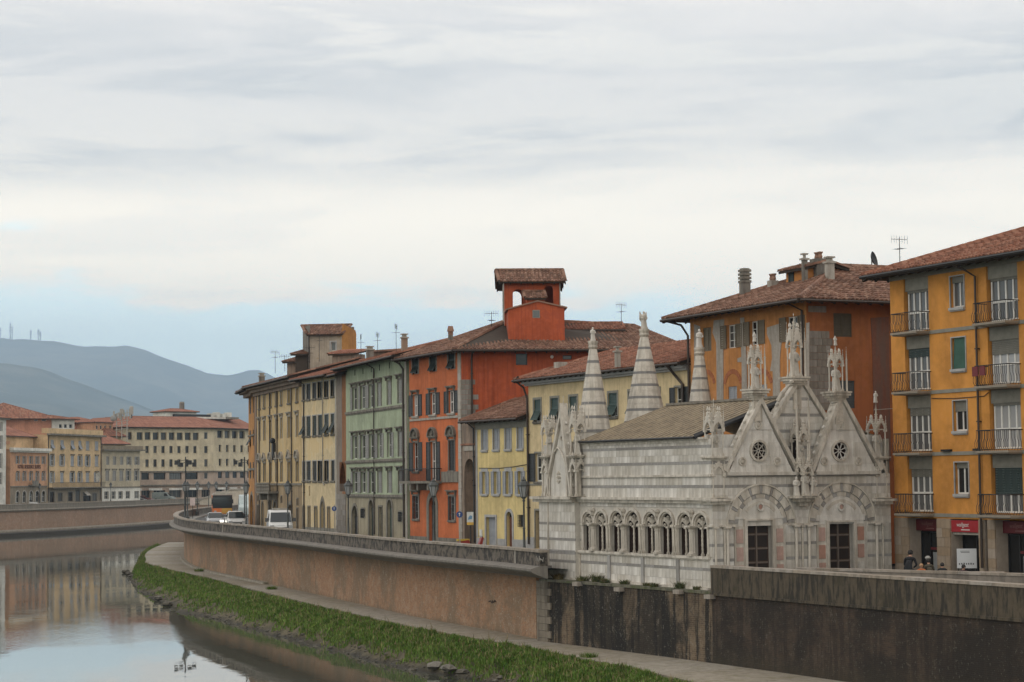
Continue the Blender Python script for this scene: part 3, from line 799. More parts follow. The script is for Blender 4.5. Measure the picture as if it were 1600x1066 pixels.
# corner quoins at the far end
n0 = normals(near)[-1]
for k in range(9):
    z = -3.75+k*0.35; l = 1.1 if k % 2 else 0.8; mb = MB(); a = near[-1]; e = (a[0]+(near[-2][0]-a[0])/1.25*l, a[1]+(near[-2][1]-a[1])/1.25*l)
    b0 = (a[0]-(e[0]-a[0])*.25/l, a[1]-(e[1]-a[1])*.25/l)
    mb.vprism([(b0[0]-n0[0]*.08, b0[1]-n0[1]*.08), (e[0]-n0[0]*.08, e[1]-n0[1]*.08), (e[0]+n0[0]*.3, e[1]+n0[1]*.3), (b0[0]+n0[0]*1.2, b0[1]+n0[1]*1.2)], z, z+.335)
    put('quoin_stone', mb.mesh('quoin_stone', stone('quoin_stone_grey', (0.20, 0.17, 0.13), (0.06, 0.05, 0.04), 3, 0.6)), pw, F0)
nw = thing('near_river_wall', 'tall dark brick river wall with streaked stone parapet in front of the church and piazza', 'retaining wall', F0)
mb = MB(); sweep(mb, near, [(0.0, -3.9), (0.0, -0.55), (0.9, -0.55), (0.9, -3.9)], i1=iC)
put('brick_face', mb.mesh('brick_face', M_bred), nw, F0)
mb = MB(); sweep(mb, near, [(-0.05, -0.55), (-0.05, 0.53), (0.45, 0.53), (0.45, -0.55)], i1=iC)
put('parapet', mb.mesh('parapet', M_band), nw, F0)
mb = MB(); sweep(mb, near, [(-0.09, -0.66), (-0.09, -0.55), (0.3, -0.55), (0.3, -0.66)], i1=iC)
put('string_course', mb.mesh('string_course', M_band), nw, F0)
copings(nw, near, -0.09, 0.50, 0.534, 0.64, M_cop, 0, iC)

# low wall of the piazza behind, where people sit
lowp = catmull([plan(1238, 87.4), plan(1420, 84.0), plan(1600, 80.2), plan(1760, 77.2)], 1.1)
lw = thing('piazza_wall', 'low pale stone wall behind the river parapet beside the church door', 'low wall', F0)
mb = MB(); sweep(mb, list(reversed(lowp)), [(0, 0), (0, .5), (.4, .5), (.4, 0)])
put('wall_body', mb.mesh('wall_body', stone('piazza_wall_stone', (0.24, 0.21, 0.175), (0.10, 0.085, 0.07), 3, 0.5)), lw, F0)
copings(lw, list(reversed(lowp)), -0.04, .44, .502, .60, M_cop)

# riverside walk: concrete slabs, then the bank
WALKE = [(-46.6, 277), (-44.3, 252), (-41.6, 232), (-38.8, 217), (-36.6, 205), (-32.5, 193), (-28.6, 182), (-25.0, 172), (-19.6, 155), (-12.9, 134.5), (-7.6, 119.5), (-3.6, 109), (0.55, 99.5), (3.2, 92.6), (5.6, 86.2), (9.5, 75), (16, 60), (24, 42), (34, 20), (46, -5)]
walke = catmull(WALKE, 1.0)
def nearest(path, p): return min(path, key=lambda q: (q[0]-p[0])**2+(q[1]-p[1])**2)
innerp = [ (p[0]+n[0]*1.2, p[1]+n[1]*1.2) for p, n in zip(quay, nq)][:150]
inner = list(reversed(innerp)) + near
wk = thing('riverside_walk', 'grey concrete walk at the foot of the river wall beside the grass bank', 'path', F0); wk['kind'] = 'structure'
del wk['label']; del wk['category']
for i in range(0, len(walke)-1, 5):
    seg = walke[i:i+6]; mb = MB()
    ins = [nearest(inner, p) for p in seg]
    ins = [(b[0]+(b[0]-a[0])*.02, b[1]+(b[1]-a[1])*.02) for a, b in zip(seg, ins)]
    g = 0.05 if i % 2 else 0.03; h = ZK + ((i*7) % 5)*0.006
    d = (seg[1][0]-seg[0][0], seg[1][1]-seg[0][1]); l = math.hypot(*d); d = (d[0]/l*g, d[1]/l*g)
    seg = [(seg[0][0]+d[0], seg[0][1]+d[1])] + seg[1:]; ins = [(ins[0][0]+d[0], ins[0][1]+d[1])] + ins[1:]
    pts = seg + list(reversed(ins))
    n_ = len(seg)
    vs = [(x, y, h) for x, y in seg] + [(x, y, h) for x, y in ins] + [(x, y, h-.25) for x, y in seg]
    mb.add(vs, [(k, k+1, n_+k+1, n_+k) for k in range(n_-1)] + [(k, k+1, 2*n_+k+1, 2*n_+k) for k in range(n_-1)])
    put('paving_slab', mb.mesh('paving_slab', M_walk), wk, F0)
mb = MB()
for a, b in zip(walke, walke[1:]):
    ia, ib = nearest(inner, a), nearest(inner, b)
    mb.quad((a[0], a[1], ZK-.06), (b[0], b[1], ZK-.06), (ib[0]+1, ib[1], ZK-.06), (ia[0]+1, ia[1], ZK-.06))
tag(put('walk_bed', mb.mesh('walk_bed', M_walk)), kind='structure')
# raised kerb line at the wall foot where the wall bends
mb = MB(); sweep(mb, [(p[0]+n[0]*0.75, p[1]+n[1]*0.75) for p, n in zip(quay, nq)][52:150], [(0, ZK), (0, ZK+.16), (.4, ZK+.16), (.4, ZK)])
tag(put('kerb', mb.mesh('kerb', M_walk)), kind='structure')

WATERE = [(-50.0, 280), (-46.8, 258), (-44.2, 242), (-41.8, 227), (-38.2, 205), (-33.6, 183), (-28.9, 166), (-24.2, 150), (-20.9, 143), (-15.7, 129), (-10.9, 117.5), (-6.3, 105.5), (-2.0, 98), (0.5, 91), (3.0, 84.5), (6.5, 73), (12.5, 58), (20, 40), (30, 18), (42, -7)]
m_, p_ = newmat('bank_earth'); o_ = objc(); a_ = noise(o_, 0.9, 8, 0.7); b_ = noise(o_, 6, 5, 0.7)
s_ = nd('ShaderNodeSeparateXYZ'); L.new(o_, s_.inputs[0])
c_ = nmix(mrange(a_, 0.35, 0.65), (0.065, 0.056, 0.030), (0.125, 0.105, 0.062)); c_ = nmix(fm('MULTIPLY', mrange(b_, .5, .7), .6), c_, (0.06, 0.05, 0.035))
c_ = nmix(mrange(fm('ADD', s_.outputs[2], fm('MULTIPLY', a_, .5)), -4.80, -4.45), (0.030, 0.026, 0.02), c_)
L.new(c_, p_.inputs['Base Color']); p_.inputs['Roughness'].default_value = 0.95; bump(p_, fm('ADD', a_, b_), 0.8, 0.08)
M_earth = m_
import mathutils
def fbm(x, y, s=1.0): return mathutils.noise.noise(Vector((x*s, y*s, 3.3)))*.6 + mathutils.noise.noise(Vector((x*s*2.3, y*s*2.3, 9.1)))*.3 + mathutils.noise.noise(Vector((x*s*5.1, y*s*5.1, 1.7)))*.15
wat = catmull(WATERE, 0.6); wal = catmull(WALKE, 0.6)
NB = 16; nseg = 620
def resample(path, n):
    ds = [0]
    for a, b in zip(path, path[1:]): ds.append(ds[-1]+math.dist(a, b))
    out = []; j = 0
    for i in range(n+1):
        t = ds[-1]*i/n
        while j < len(ds)-2 and ds[j+1] < t: j += 1
        k = (t-ds[j])/max(1e-6, ds[j+1]-ds[j]); out.append((path[j][0]+(path[j+1][0]-path[j][0])*k, path[j][1]+(path[j+1][1]-path[j][1])*k))
    return out
wat = resample(catmull(WATERE, .5), nseg); wal = resample(catmull(WALKE, .5), nseg)
bank = {}
def bank_pt(i, t):
    """t 0 at the walk, 1 at the waterline (goes on under water)"""
    a, b = wal[i], wat[i]; wob = fbm(a[0]*.3, a[1]*.3)*.9
    tt = t*(1+wob*.22*t)
    x, y = a[0]+(b[0]-a[0])*tt, a[1]+(b[1]-a[1])*tt
    if t < .72: z = ZK-.04 - (t/.72)**1.5*.62 - .05
    else: z = ZK-.66 - min(1, (t-.72)/.12)*.45 - max(0, t-.84)/.16*.38
    z += fbm(x, y, .55)*.34*min(1, t*3) * (1 if t < 1 else .3)
    return Vector((x, y, z))
mb = MB(); cols = [0, .06, .14, .24, .34, .44, .54, .63, .70, .75, .80, .86, .93, 1.0, 1.1, 1.3]
for i in range(nseg+1):
    for t in cols: mb.v.append(tuple(bank_pt(i, t)))
for i in range(nseg):
    for k in range(len(cols)-1):
        b = i*len(cols)+k; mb.f.append([b, b+1, b+len(cols)+1, b+len(cols)]); mb.m.append(0); mb.uv.append(None)
tag(put('river_bank', mb.mesh('river_bank', M_earth, smooth=True)), kind='structure')
# grass: blades in tufts over the upper part of the bank
def grassmat(name, c1, c2, c3):
    m, p = newmat(name); o = objc(); a = noise(o, 0.8, 6, 0.7); b = noise(o, 3, 5, 0.7); wn = nd('ShaderNodeUVMap')
    s = nd('ShaderNodeSeparateXYZ'); L.new(wn.outputs[0], s.inputs[0])
    c = nmix(mrange(a, .38, .62), c1, c2); c = nmix(fm('MULTIPLY', mrange(b, .5, .62), .7), c, c3)
    hv = nd('ShaderNodeHueSaturation'); L.new(c, hv.inputs['Color']); L.new(mrange(s.outputs[0], 0, 1, .7, 1.35, False), hv.inputs['Value']); c = hv.outputs[0]
    L.new(c, p.inputs['Base Color']); p.inputs['Roughness'].default_value = 0.8; p.inputs['Specular IOR Level'].default_value = 0.15
    MATS[name] = m; return m
M_grass = grassmat('bank_grass', (0.075, 0.145, 0.022), (0.13, 0.205, 0.042), (0.20, 0.20, 0.075))
mb = MB(); mbd = MB(); rg = random.Random(3)
def blade(mb, x, y, z, h, lean, ang, wd, r):
    ca, sa = math.cos(ang), math.sin(ang); px, py = -sa*wd/2, ca*wd/2
    dx, dy = ca*lean*h, sa*lean*h
    uv = [(r, 0)]*4
    mb.add([(x-px, y-py, z-.03), (x+px, y+py, z-.03), (x+px*.7+dx*.4, y+py*.7+dy*.4, z+h*.6), (x-px*.7+dx*.4, y-py*.7+dy*.4, z+h*.6), (x+dx, y+dy, z+h)], [(0, 1, 2, 3), (3, 2, 4)], [uv, uv[:3]])
cnt = 0
for i in range(nseg):
    a = wal[i]; dist = a[1]
    if dist < 60 or dist > 268: continue
    gl = .85 + fbm(a[0]*.3, a[1]*.3)*.22 + rg.uniform(-.05, .05)
    n_ = int(430 * (1.0 if dist < 140 else .7))
    if dist > 110: n_ = int(n_*110/dist)
    for k in range(n_):
        t = .07+rg.random()*(gl-.07)
        if rg.random() < (t/gl)**3*.7: continue
        fi = i+rg.random(); i0 = int(fi); p = bank_pt(i0, t).lerp(bank_pt(min(nseg, i0+1), t), fi-i0)
        cl = fbm(p.x*1.6, p.y*1.6)
        if fbm(p.x*.9+9, p.y*.9) < -.38 and rg.random() < .8: continue
        h = (.12+.36*max(0, cl+.25)+rg.random()*.12) * (1-.35*t) * (.30 if t < .05 else .6 if t < .14 else 1)
        blade(mb, p.x, p.y, p.z, h, rg.uniform(.1, .7), rg.uniform(0, 6.28), .035+.02*rg.random()+dist*.00014, rg.random())
        cnt += 1
        if rg.random() < .06: blade(mbd, p.x, p.y, p.z, h*rg.uniform(1.1, 1.9), rg.uniform(.05, .9), rg.uniform(0, 6.28), .03+dist*.0001, rg.random())
grass = put('bank_grass', mb.mesh('bank_grass', M_grass)); tag(grass, 'long green grass growing down the river bank', 'grass', kind='stuff')
tag(put('dry_grass', mbd.mesh('dry_grass', grassmat('dry_grass_stalks', (0.20, 0.16, 0.08), (0.26, 0.21, 0.11), (0.14, 0.11, 0.06)))), 'dry straw coloured stalks scattered through the green bank grass', 'dry grass', kind='stuff')
# ferny weeds on the walk edge and at the wall feet
def weed(loc, r, h, label, mat, seed=0, n=60):
    g = random.Random(seed); mb = MB()
    for k in range(n*3):
        a = g.uniform(0, 6.28); d = r*math.sqrt(g.random())*.6; blade(mb, d*math.cos(a), d*math.sin(a), 0, h*g.uniform(.3, 1), g.uniform(.2, 1.2), a+g.uniform(-.8, .8), .035, g.random())
    o = put('weed_clump', mb.mesh('weed_clump', mat), None, None, loc, rot=g.uniform(0, 6)); tag(o, label, 'weeds', 'weed clumps on the walls and the walk'); return o
M_weed = grassmat('weed_leaf', (0.075, 0.090, 0.035), (0.12, 0.13, 0.055), (0.20, 0.15, 0.08))
M_dry = grassmat('dry_weed', (0.14, 0.11, 0.05), (0.20, 0.15, 0.07), (0.09, 0.08, 0.03))

# stones and rubble along the waterline
def rock(mb, x, y, z, s, g):
    pr = []; n = 6
    vs = []
    for j, (rr, zz) in enumerate(((.55, -.45), (1, -.05), (.8, .35), (.3, .52))):
        for k in range(n):
            a = 2*math.pi*k/n + j*.3; q = s*rr*g.uniform(.75, 1.15); vs.append((x+q*math.cos(a)*1.25, y+q*math.sin(a), z+s*zz*.8))
    mb.add(vs, [(j*n+k, j*n+(k+1) % n, (j+1)*n+(k+1) % n, (j+1)*n+k) for j in range(3) for k in range(n)] + [tuple(3*n+k for k in range(n))])
M_rock = stone('river_stones', (0.15, 0.135, 0.105), (0.05, 0.045, 0.035), 3, 0.5, obj_rand=0.5)
rg = random.Random(11); big = []; mbr = MB()
for i in range(nseg):
    a = wal[i]
    if a[1] < 60 or a[1] > 262: continue
    for k in range(4):
        t = rg.uniform(.82, 1.03); p = bank_pt(i, t); s = rg.uniform(.03, .10)*(2.2 if rg.random() < .07 else 1)
        rock(mbr, p.x, p.y, p.z+.02, s, rg)
tag(put('river_rubble', mbr.mesh('river_rubble', M_rock)), 'small stones and rubble along the muddy waterline', 'stones', kind='stuff')
for k, (px, py) in enumerate([(196, 893), (201, 896), (206, 900), (222, 915), (232, 922), (270, 935), (283, 940), (296, 944), (247, 935), (262, 944), (700, 1044), (724, 1050), (682, 1040), (660, 1026)]):
    p = G(px, py, ZW+.18 if px < 650 else -4.65); mb = MB(); rock(mb, 0, 0, 0, rg.uniform(.28, .5), rg)
    o = put('river_stone', mb.mesh('river_stone', M_rock), None, None, p, rot=rg.uniform(0, 6)); tag(o, ['leftmost dark rock standing in the river off the tip of the bank', 'second dark rock in the river off the tip of the bank', 'third dark rock in the river off the tip of the bank', 'flat rock at the bank edge just below the tip', 'rock at the bank edge right of the tip', 'pale rock left of the pair on the upper rubble', 'pale rock in the middle of the upper rubble', 'pale rock at the right of the upper rubble', 'dark rock under the steep grass near the tip', 'dark rock right of the steep grass near the tip', 'pale slab in the lower mud below the small yellow house', 'rightmost pale slab in the lower mud', 'leftmost pale slab in the lower mud', 'small pale slab highest in the lower mud'][k], 'rock', 'rocks at the waterline')

# ------------------------------------------------------------------ far bank: wall, ledge, land
FARW = [(-330, 60), (-250, 130), (-190, 210), (-140, 292), (-112, 336), (-93.5, 372), (-82.5, 412), (-76.5, 457), (-72.5, 471), (-62, 485), (-42, 498), (0, 520), (80, 560), (200, 620)]
farw = catmull(FARW, 4.0)    # travelling away, the river on the right: land side is negative
fz = lambda o, z: (-o, z)
fw = thing('far_river_wall', 'long brick river wall with stone parapet on the opposite bank', 'embankment wall', F0)
mb = MB(); sweep(mb, farw, [(0, -4.2), (0, -0.4), (-1.2, -0.4), (-1.2, -4.2)]); put('brick_face', mb.mesh('brick_face', M_farbrick), fw, F0)
mb = MB(); sweep(mb, farw, [(0.3, -0.62), (0.45, -0.4), (0.3, -0.2), (0.12, -0.18), (0.12, 0.62), (-0.5, 0.62), (-0.5, -0.62)]); put('parapet', mb.mesh('parapet', stone('far_parapet_stone', (0.22, 0.195, 0.16), (0.12, 0.11, 0.09), .8, 0.5)), fw, F0)
copings(fw, farw, 0.2, -0.6, 0.622, 0.74, M_cop, 10, 165, 1)
mb = MB(); sweep(mb, farw, [(2.6, -6), (2.6, -4.02), (-0.2, -3.9), (-0.2, -6)]); put('footing_ledge', mb.mesh('footing_ledge', stone('far_ledge', (0.30, 0.27, 0.22), (0.12, 0.1, 0.08), .6, 0.5)), fw, F0)
mb = MB(); sweep(mb, farw, [(3.0, -6), (3.0, -4.5), (2.6, -4.3), (2.6, -6)]); put('dark_footing', mb.mesh('dark_footing', plain('wet_dark_stone', (0.045, 0.038, 0.03), .8)), fw, F0)
mb = MB()
for a, b in zip(farw, farw[1:]):
    mb.quad((a[0]-.4, a[1], -.1), (b[0]-.4, b[1], -.1), (b[0]-.4-900, b[1]+500, -.1), (a[0]-.4-900, a[1]+500, -.1))
tag(put('far_street', mb.mesh('far_street', M_road)), kind='structure')
mb = MB().quad((-14000, 700, -1.2), (14000, 700, -1.2), (14000, 17000, -1.2), (-14000, 17000, -1.2))
tag(put('ground', mb.mesh('ground', stone('plain_ground', (0.10, 0.105, 0.07), (0.06, 0.06, 0.05), .01, .4))), kind='structure')
mb = MB().quad((440, -60, -.02), (6000, -60, -.02), (6000, 1500, -.02), (440, 1500, -.02)); tag(put('ground', mb.mesh('ground', M_pave)), kind='structure')

# ------------------------------------------------------------------ hills behind the town, haze
def hill(name, pts, D, depth, seed, mat):
    """ridge through picture points; front slope comes towards the town, back slope falls away"""
    ridge = []
    xs = [p[0] for p in pts]
    n = 150
    for i in range(n+1):
        x = xs[0]+(xs[-1]-xs[0])*i/n
        for (x0, y0), (x1, y1) in zip(pts, pts[1:]):
            if x0 <= x <= x1: t = (x-x0)/(x1-x0); y = y0+(y1-y0)*t; break
        p = P(x, y, D); ridge.append(p)
    mb = MB(); rows = 26
    for j in range(rows+1):
        t = j/rows
        for i, p in enumerate(ridge):
            z = p.z*(1-t)**1.15 if t < 1 else -1
            k = 1-t*depth/D
            x, y = p.x*k, p.y*k
            nz = mathutils.noise.fractal(Vector((x*.00055+seed, y*.00055, .5)), .9, 2.1, 6)
            z += nz*p.z*.20*math.sin(math.pi*min(1, t*1.0))*(1 if t > 0 else 0)
            if t == 0: z += mathutils.noise.fractal(Vector((x*.006+seed, 0, .5)), .9, 2.1, 4)*D*.0007
            mb.v.append((x, y, max(z, -2)))
    w_ = len(ridge)
    for i, p in enumerate(ridge): mb.v.append((p.x*1.06, p.y*1.06, -2))
    for j in range(rows):
        for i in range(w_-1): b = j*w_+i; mb.f.append([b, b+1, b+w_+1, b+w_]); mb.m.append(0); mb.uv.append(None)
    for i in range(w_-1): mb.f.append([i, i+1, (rows+1)*w_+i+1, (rows+1)*w_+i]); mb.m.append(0); mb.uv.append(None)
    o = put(name, mb.mesh(name, mat, smooth=True)); tag(o, kind='structure'); return o
m_, p_ = newmat('wooded_hill'); o_ = objc(); a_ = noise(o_, .002, 10, .7); b_ = noise(o_, .015, 6, .7)
c_ = nmix(mrange(a_, .4, .6), (0.020, 0.032, 0.014), (0.13, 0.12, 0.075)); c_ = nmix(fm('MULTIPLY', mrange(b_, .45, .65), .5), c_, (0.02, 0.028, 0.014))
L.new(c_, p_.inputs['Base Color']); p_.inputs['Roughness'].default_value = 1.0; M_hill = m_
far_hill = [(-700, 640), (-420, 560), (-150, 545), (0, 528), (40, 530), (90, 535), (130, 542), (200, 540), (230, 548), (290, 571), (330, 586), (360, 588), (378, 583), (400, 577), (425, 586), (470, 610), (560, 650), (700, 680), (900, 715), (1200, 738), (1700, 744)]
hill('hills', far_hill, 15200, 5200, 3.1, M_hill)
hill('hills', [(-700, 520), (-300, 548), (-60, 562), (0, 567), (60, 575), (110, 594), (160, 612), (220, 634), (270, 655), (340, 690), (430, 728), (520, 741), (900, 745)], 9200, 3800, 8.4, M_hill)
for k, (px, py, h) in enumerate([(0, 520, 46), (16, 502, 64), (19, 508, 52), (48, 521, 36), (60, 518, 40), (63, 524, 30)]):
    b = P(px, 531, 15160); h *= 2; mb = MB().lathe([(5, -40), (3, h*.8), (1, h*1.05)], 0, 0, 0, 4)
    for q in (.5, .7, .85): mb.box(-8, 8, -2, 2, h*q, h*q+6)
    o = put('transmitter_mast', mb.mesh('transmitter_mast', M_iron), None, None, b); tag(o, ['transmitter mast on the ridge at the very left edge', 'tallest transmitter mast on the ridge', 'mast just right of the tallest one on the ridge', 'single short mast on the ridge', 'left mast of the right pair on the ridge', 'right mast of the right pair on the ridge'][k], 'mast', 'transmitter masts on the ridge')
hzm = bpy.data.materials.new('haze_air'); hzm.use_nodes = True; hn = hzm.node_tree; hn.nodes.clear()
ho = hn.nodes.new('ShaderNodeOutputMaterial'); hv = hn.nodes.new('ShaderNodeVolumePrincipled')
hv.inputs['Color'].default_value = (0.60, 0.79, 1.0, 1); hv.inputs['Density'].default_value = 0.000095; hv.inputs['Anisotropy'].default_value = 0.2
hn.links.new(hv.outputs[0], ho.inputs['Volume'])
mb = MB().box(-14000, 15000, -80, 17500, -8, 1240)
o = put('haze', mb.mesh('haze', hzm)); tag(o, 'thin blue haze in the air between the town and the hills', 'haze', kind='stuff')

# scribbled tags on the walls
def scribble(px, py, wpx, hpx, off_, z_, col, label, seed):
    g = random.Random(seed); mb = MB(); i = min(range(140), key=lambda i: abs(800+3200*(quay[i][0]+nq[i][0]*off_)/(quay[i][1]+nq[i][1]*off_)-px)); a = quay[i]; n = nq[i]; t = (n[1], -n[0])
    s_ = a[1]/3200; pts = []
    for k in range(14): pts.append((a[0]+n[0]*(off_-.012)+t[0]*(k/13-.5)*wpx*s_*1.6, a[1]+n[1]*(off_-.012)+t[1]*(k/13-.5)*wpx*s_*1.6, z_+g.uniform(-.5, .5)*hpx*s_))
    o = put('graffiti', MB().tube(pts, .022, 4).mesh('graffiti', col), wall, F0, label=label)
M_tag = plain('dark_spray_paint', (0.03, 0.02, 0.02), .8)
scribble(762, 946, 20, 6, 1.15, -2.05, M_tag, 'small dark scribbled tag on the brick', 3)
scribble(838, 868, 22, 10, .06, .55, plain('pale_spray_paint', (0.30, 0.28, 0.25), .8), 'pale scribbled tag on the parapet end', 8)
# ------------------------------------------------------------------ houses along the riverside street
S_yel = stucco('golden_yellow_plaster', (0.57, 0.25, 0.048), (0.40, 0.17, 0.035), 0.10)
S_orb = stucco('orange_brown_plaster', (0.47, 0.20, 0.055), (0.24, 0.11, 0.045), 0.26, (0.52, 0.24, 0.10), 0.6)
S_orb_shaded = stucco('shaded_side_plaster', (0.34, 0.118, 0.036), (0.20, 0.08, 0.035), 0.28, (0.36, 0.12, 0.045), 0.5)  # darker copy of the front plaster: side-face shade put into the colour
S_cream = stucco('pale_yellow_plaster', (0.60, 0.48, 0.28), (0.36, 0.27, 0.15), 0.25)
S_syel = stucco('clear_yellow_plaster', (0.64, 0.51, 0.235), (0.40, 0.29, 0.12), 0.22)
S_red = stucco('orange_red_plaster', (0.50, 0.135, 0.045), (0.30, 0.09, 0.04), 0.25)
S_redd = stucco('deep_red_plaster', (0.42, 0.085, 0.028), (0.20, 0.045, 0.022), 0.35, (0.28, 0.06, 0.03), 0.5)
S_green = stucco('sage_green_plaster', (0.345, 0.40, 0.275), (0.19, 0.20, 0.14), 0.25)
S_gbase = stucco('grey_brown_plaster', (0.33, 0.29, 0.205), (0.17, 0.145, 0.10), 0.4)
S_ochre = stucco('ochre_plaster', (0.56, 0.41, 0.205), (0.32, 0.24, 0.14), 0.35, (0.50, 0.40, 0.24), 0.7)
S_obase = stucco('brown_rusticated_plaster', (0.34, 0.25, 0.145), (0.15, 0.11, 0.07), 0.5)
S_cr2 = stucco('cream_plaster', (0.64, 0.52, 0.32), (0.40, 0.30, 0.17), 0.25, (0.58, 0.42, 0.20), 0.5)
S_orng = stucco('bright_orange_plaster', (0.47, 0.22, 0.06), (0.25, 0.12, 0.05), 0.35)
S_brst = stone('old_tower_masonry', (0.27, 0.20, 0.15), (0.11, 0.085, 0.065), 2.2, 0.6)
S_stgr = stone('grey_ashlar', (0.30, 0.265, 0.225), (0.15, 0.135, 0.115), 2.5, 0.45, obj_rand=0.22)
S_travert = stone('travertine_pillar', (0.37, 0.28, 0.195), (0.22, 0.17, 0.12), 2.0, 0.35, obj_rand=0.16)
S_grey = plain('grey_plaster_band', (0.235, 0.225, 0.19), 0.9)
S_ltgrey = plain('pale_grey_surround', (0.37, 0.365, 0.355), 0.8)

def block_wall(parent, fr, u0, u1, z0, z1, h, l, mat, seed=0, proud=0.03, name='stone_block', ragged=None, gap=0.012, maxn=400, skip=None, w0=0.0):
    g = random.Random(seed); n = max(1, int(round((z1-z0)/h))); h = (z1-z0)/n
    for j in range(n):
        a = u0; z = z0+j*h; e = u1 if ragged is None else u1 + g.uniform(-ragged, ragged)*(j % 2+.5)
        a += 0
        while a < e-0.08:
            b = min(e, a+l*g.uniform(.65, 1.3))
            if e-b < l*.35: b = e
            if not (skip and skip((a+b)/2, z+h/2)):
                mb = MB().box(0, b-a-gap, -proud-g.uniform(0, .015), .02, 0, h-gap)
                put(name, mb.mesh(name, mat), parent, fr, (a, w0, z))
            a = b

# ---- golden yellow apartment block at the right edge
b = Bld('apartment_building', 'golden yellow apartment building with iron balconies and shops at street level', 'apartment building', (1397, 96), (1668, 84.9))
f = b.f; ZT = 13.85
bays = [(f.u(1412.5, 480), f.u(1451, 480)), (f.u(1541.5, 460), f.u(1587, 460))]
bays = [bays[0], (bays[1][0], bays[1][0]+(bays[0][1]-bays[0][0])*1.12)]
third = (bays[1][1]+3.9, b.W+3.0)
slab = [f.z(1458, y) for y in (516.5, 610.5, 707.0, 802.5)]
top = [ZT-.25, slab[0]-.14, slab[1]-.14, slab[2]-.14]
blind_col = {(0, 1): 'drop', (1, 1): 'mid', (1, 3): 'deep', (0, 3): 'short', (0, 2): 'short'}
M_roller = plain('grey_roller_blind', (0.16, 0.155, 0.13), 0.7); M_rollg = plain('dark_green_roller_blind', (0.022, 0.040, 0.038), 0.6)
M_rollg2 = plain('green_awning_cloth', (0.035, 0.095, 0.070), 0.75)
M_conc = plain('balcony_concrete', (0.26, 0.225, 0.18), 0.85)
M_belly = M_iron
def belly(w_, p, h=0.88):
    mb = MB(); n = int(w_/.13)
    def bar(x, y, ox, oy):
        pts = []
        for k in range(6):
            t = k/5; bul = .13*math.sin(min(1, t*1.6)*math.pi)*(1-t*.5)
            pts.append((x+ox*bul, y+oy*bul, t*h))
        mb.tube(pts, .014, 4)
    for i in range(n+1): bar(w_*i/n, -p, 0, -1)
    m_n = int(p/.13)
    for i in range(1, m_n): bar(0, -p*i/m_n, -1, 0); bar(w_, -p*i/m_n, 1, 0)
    for z in (0.05, h): mb.tube([(0, 0, z), (0, -p, z), (w_, -p, z), (w_, 0, z)], .022 if z > .5 else .014, 4)
    return mb
for bi, (u0, u1) in enumerate(bays):
    for fl in range(4):
        z0 = slab[fl]+.06; z1 = top[fl]
        w_ = u1-u0; b.hole(u0, u1, z0, z1, 0.24)
        dark = 0.5
        o = put('window', frame_mesh(rnd(w_-.12), rnd(z1-z0-.62), .075, 4, 1).box(0.05, rnd(w_-.12)-.05, 0.0, .06, .80, .90).mesh('window_frame', M_white), b.th, f, (u0+.10, .17, z0+.02))
        put('pane', MB().box(0, w_-.12, 0, .02, 0, z1-z0-.6).mesh('pane', M_curtain), o, f, (u0+.10, .215, z0))
        put('blind_box', MB().box(0, w_, 0, .10, 0, .60).mesh('blind_box', S_grey), o, f, (u0, .09, z1-.60))
        k = blind_col.get((bi, fl))
        dz = {None: .12, 'short': .36, 'drop': .40, 'mid': .62, 'deep': 1.15}[k]
        rb = MB(); n_ = max(2, int(dz/.07))
        for q in range(n_): rb.box(0, w_-.14, .0 if q % 2 else .006, .03, dz*(q/n_), dz*((q+1)/n_)-.008)
        put('roller_blind', rb.mesh('roller_blind', M_rollg if (bi, fl) in ((0, 1), (1, 3)) else M_roller), o, f, (u0+.11, .13, z1-.60-dz))
        # balcony
        s_ = MB().box(-.03, w_+.10, -.80, -.004, -.10, 0).box(.0, w_+.05, -.70, -.05, -.15, -.10)
        bo = put('balcony', s_.mesh('balcony', M_conc), b.th, f, (u0, 0, slab[fl]))
        put('railing', belly(w_+.07, .74).mesh('railing', M_iron), bo, f, (u0, 0, slab[fl]+.0))
        if (bi, fl) == (1, 1):
            t = put('towel', MB().box(0, .38, -.05, .0, 0, .42).mesh('towel', plain('dark_red_cloth', (0.16, 0.035, 0.04), .9)), bo, f, (u0+.12, -.93, slab[fl]+.42), label='dark red cloth hanging over the railing')
            put('towel', MB().box(0, .36, -.05, .0, 0, .40).mesh('towel', plain('dark_red_cloth', (0.16, 0.035, 0.04), .9)), bo, f, (u0+.62, -.93, slab[fl]+.44), label='dark red cloth hanging over the railing')
# narrow windows between the balconies
for i, (x0, x1, y0, y1) in enumerate([(1485, 1505.5, 432, 480.5), (1488.5, 1508.5, 527.5, 576.5), (1490, 1511.5, 625.5, 673.5), (1493.5, 1515.5, 723, 772)]):
    u0, u1 = f.u(x0, (y0+y1)/2), f.u(x1, (y0+y1)/2); z0, z1 = f.z((x0+x1)/2, y1), f.z((x0+x1)/2, y0)
    u0 = f.u(1487.5, 550); u1 = u0+.98
    o = b.win(u0, u1, z0, z1, panes=2, rows=1, ft=.07, rec=.2, surround=.05, surm=S_ltgrey, sill=.05, sillm=S_ltgrey, glass=M_curtain if i == 0 else M_glass)
    if i == 1: put('awning_cloth', MB().prism([(0, 0), (.96, 0), (.96, z1-z0), (.12, z1-z0)], .02, .05).mesh('awning_cloth', M_rollg2), o, f, (u0, .03, z0), label='green cloth blind pulled down over the window')
    elif i in (0, 2, 3):
        dz = (.28, 0, .50, .25)[i]; put('roller_blind', MB().box(0, .96, 0, .03, 0, dz).mesh('roller_blind', M_roller), o, f, (u0+.01, .10, z1-dz))
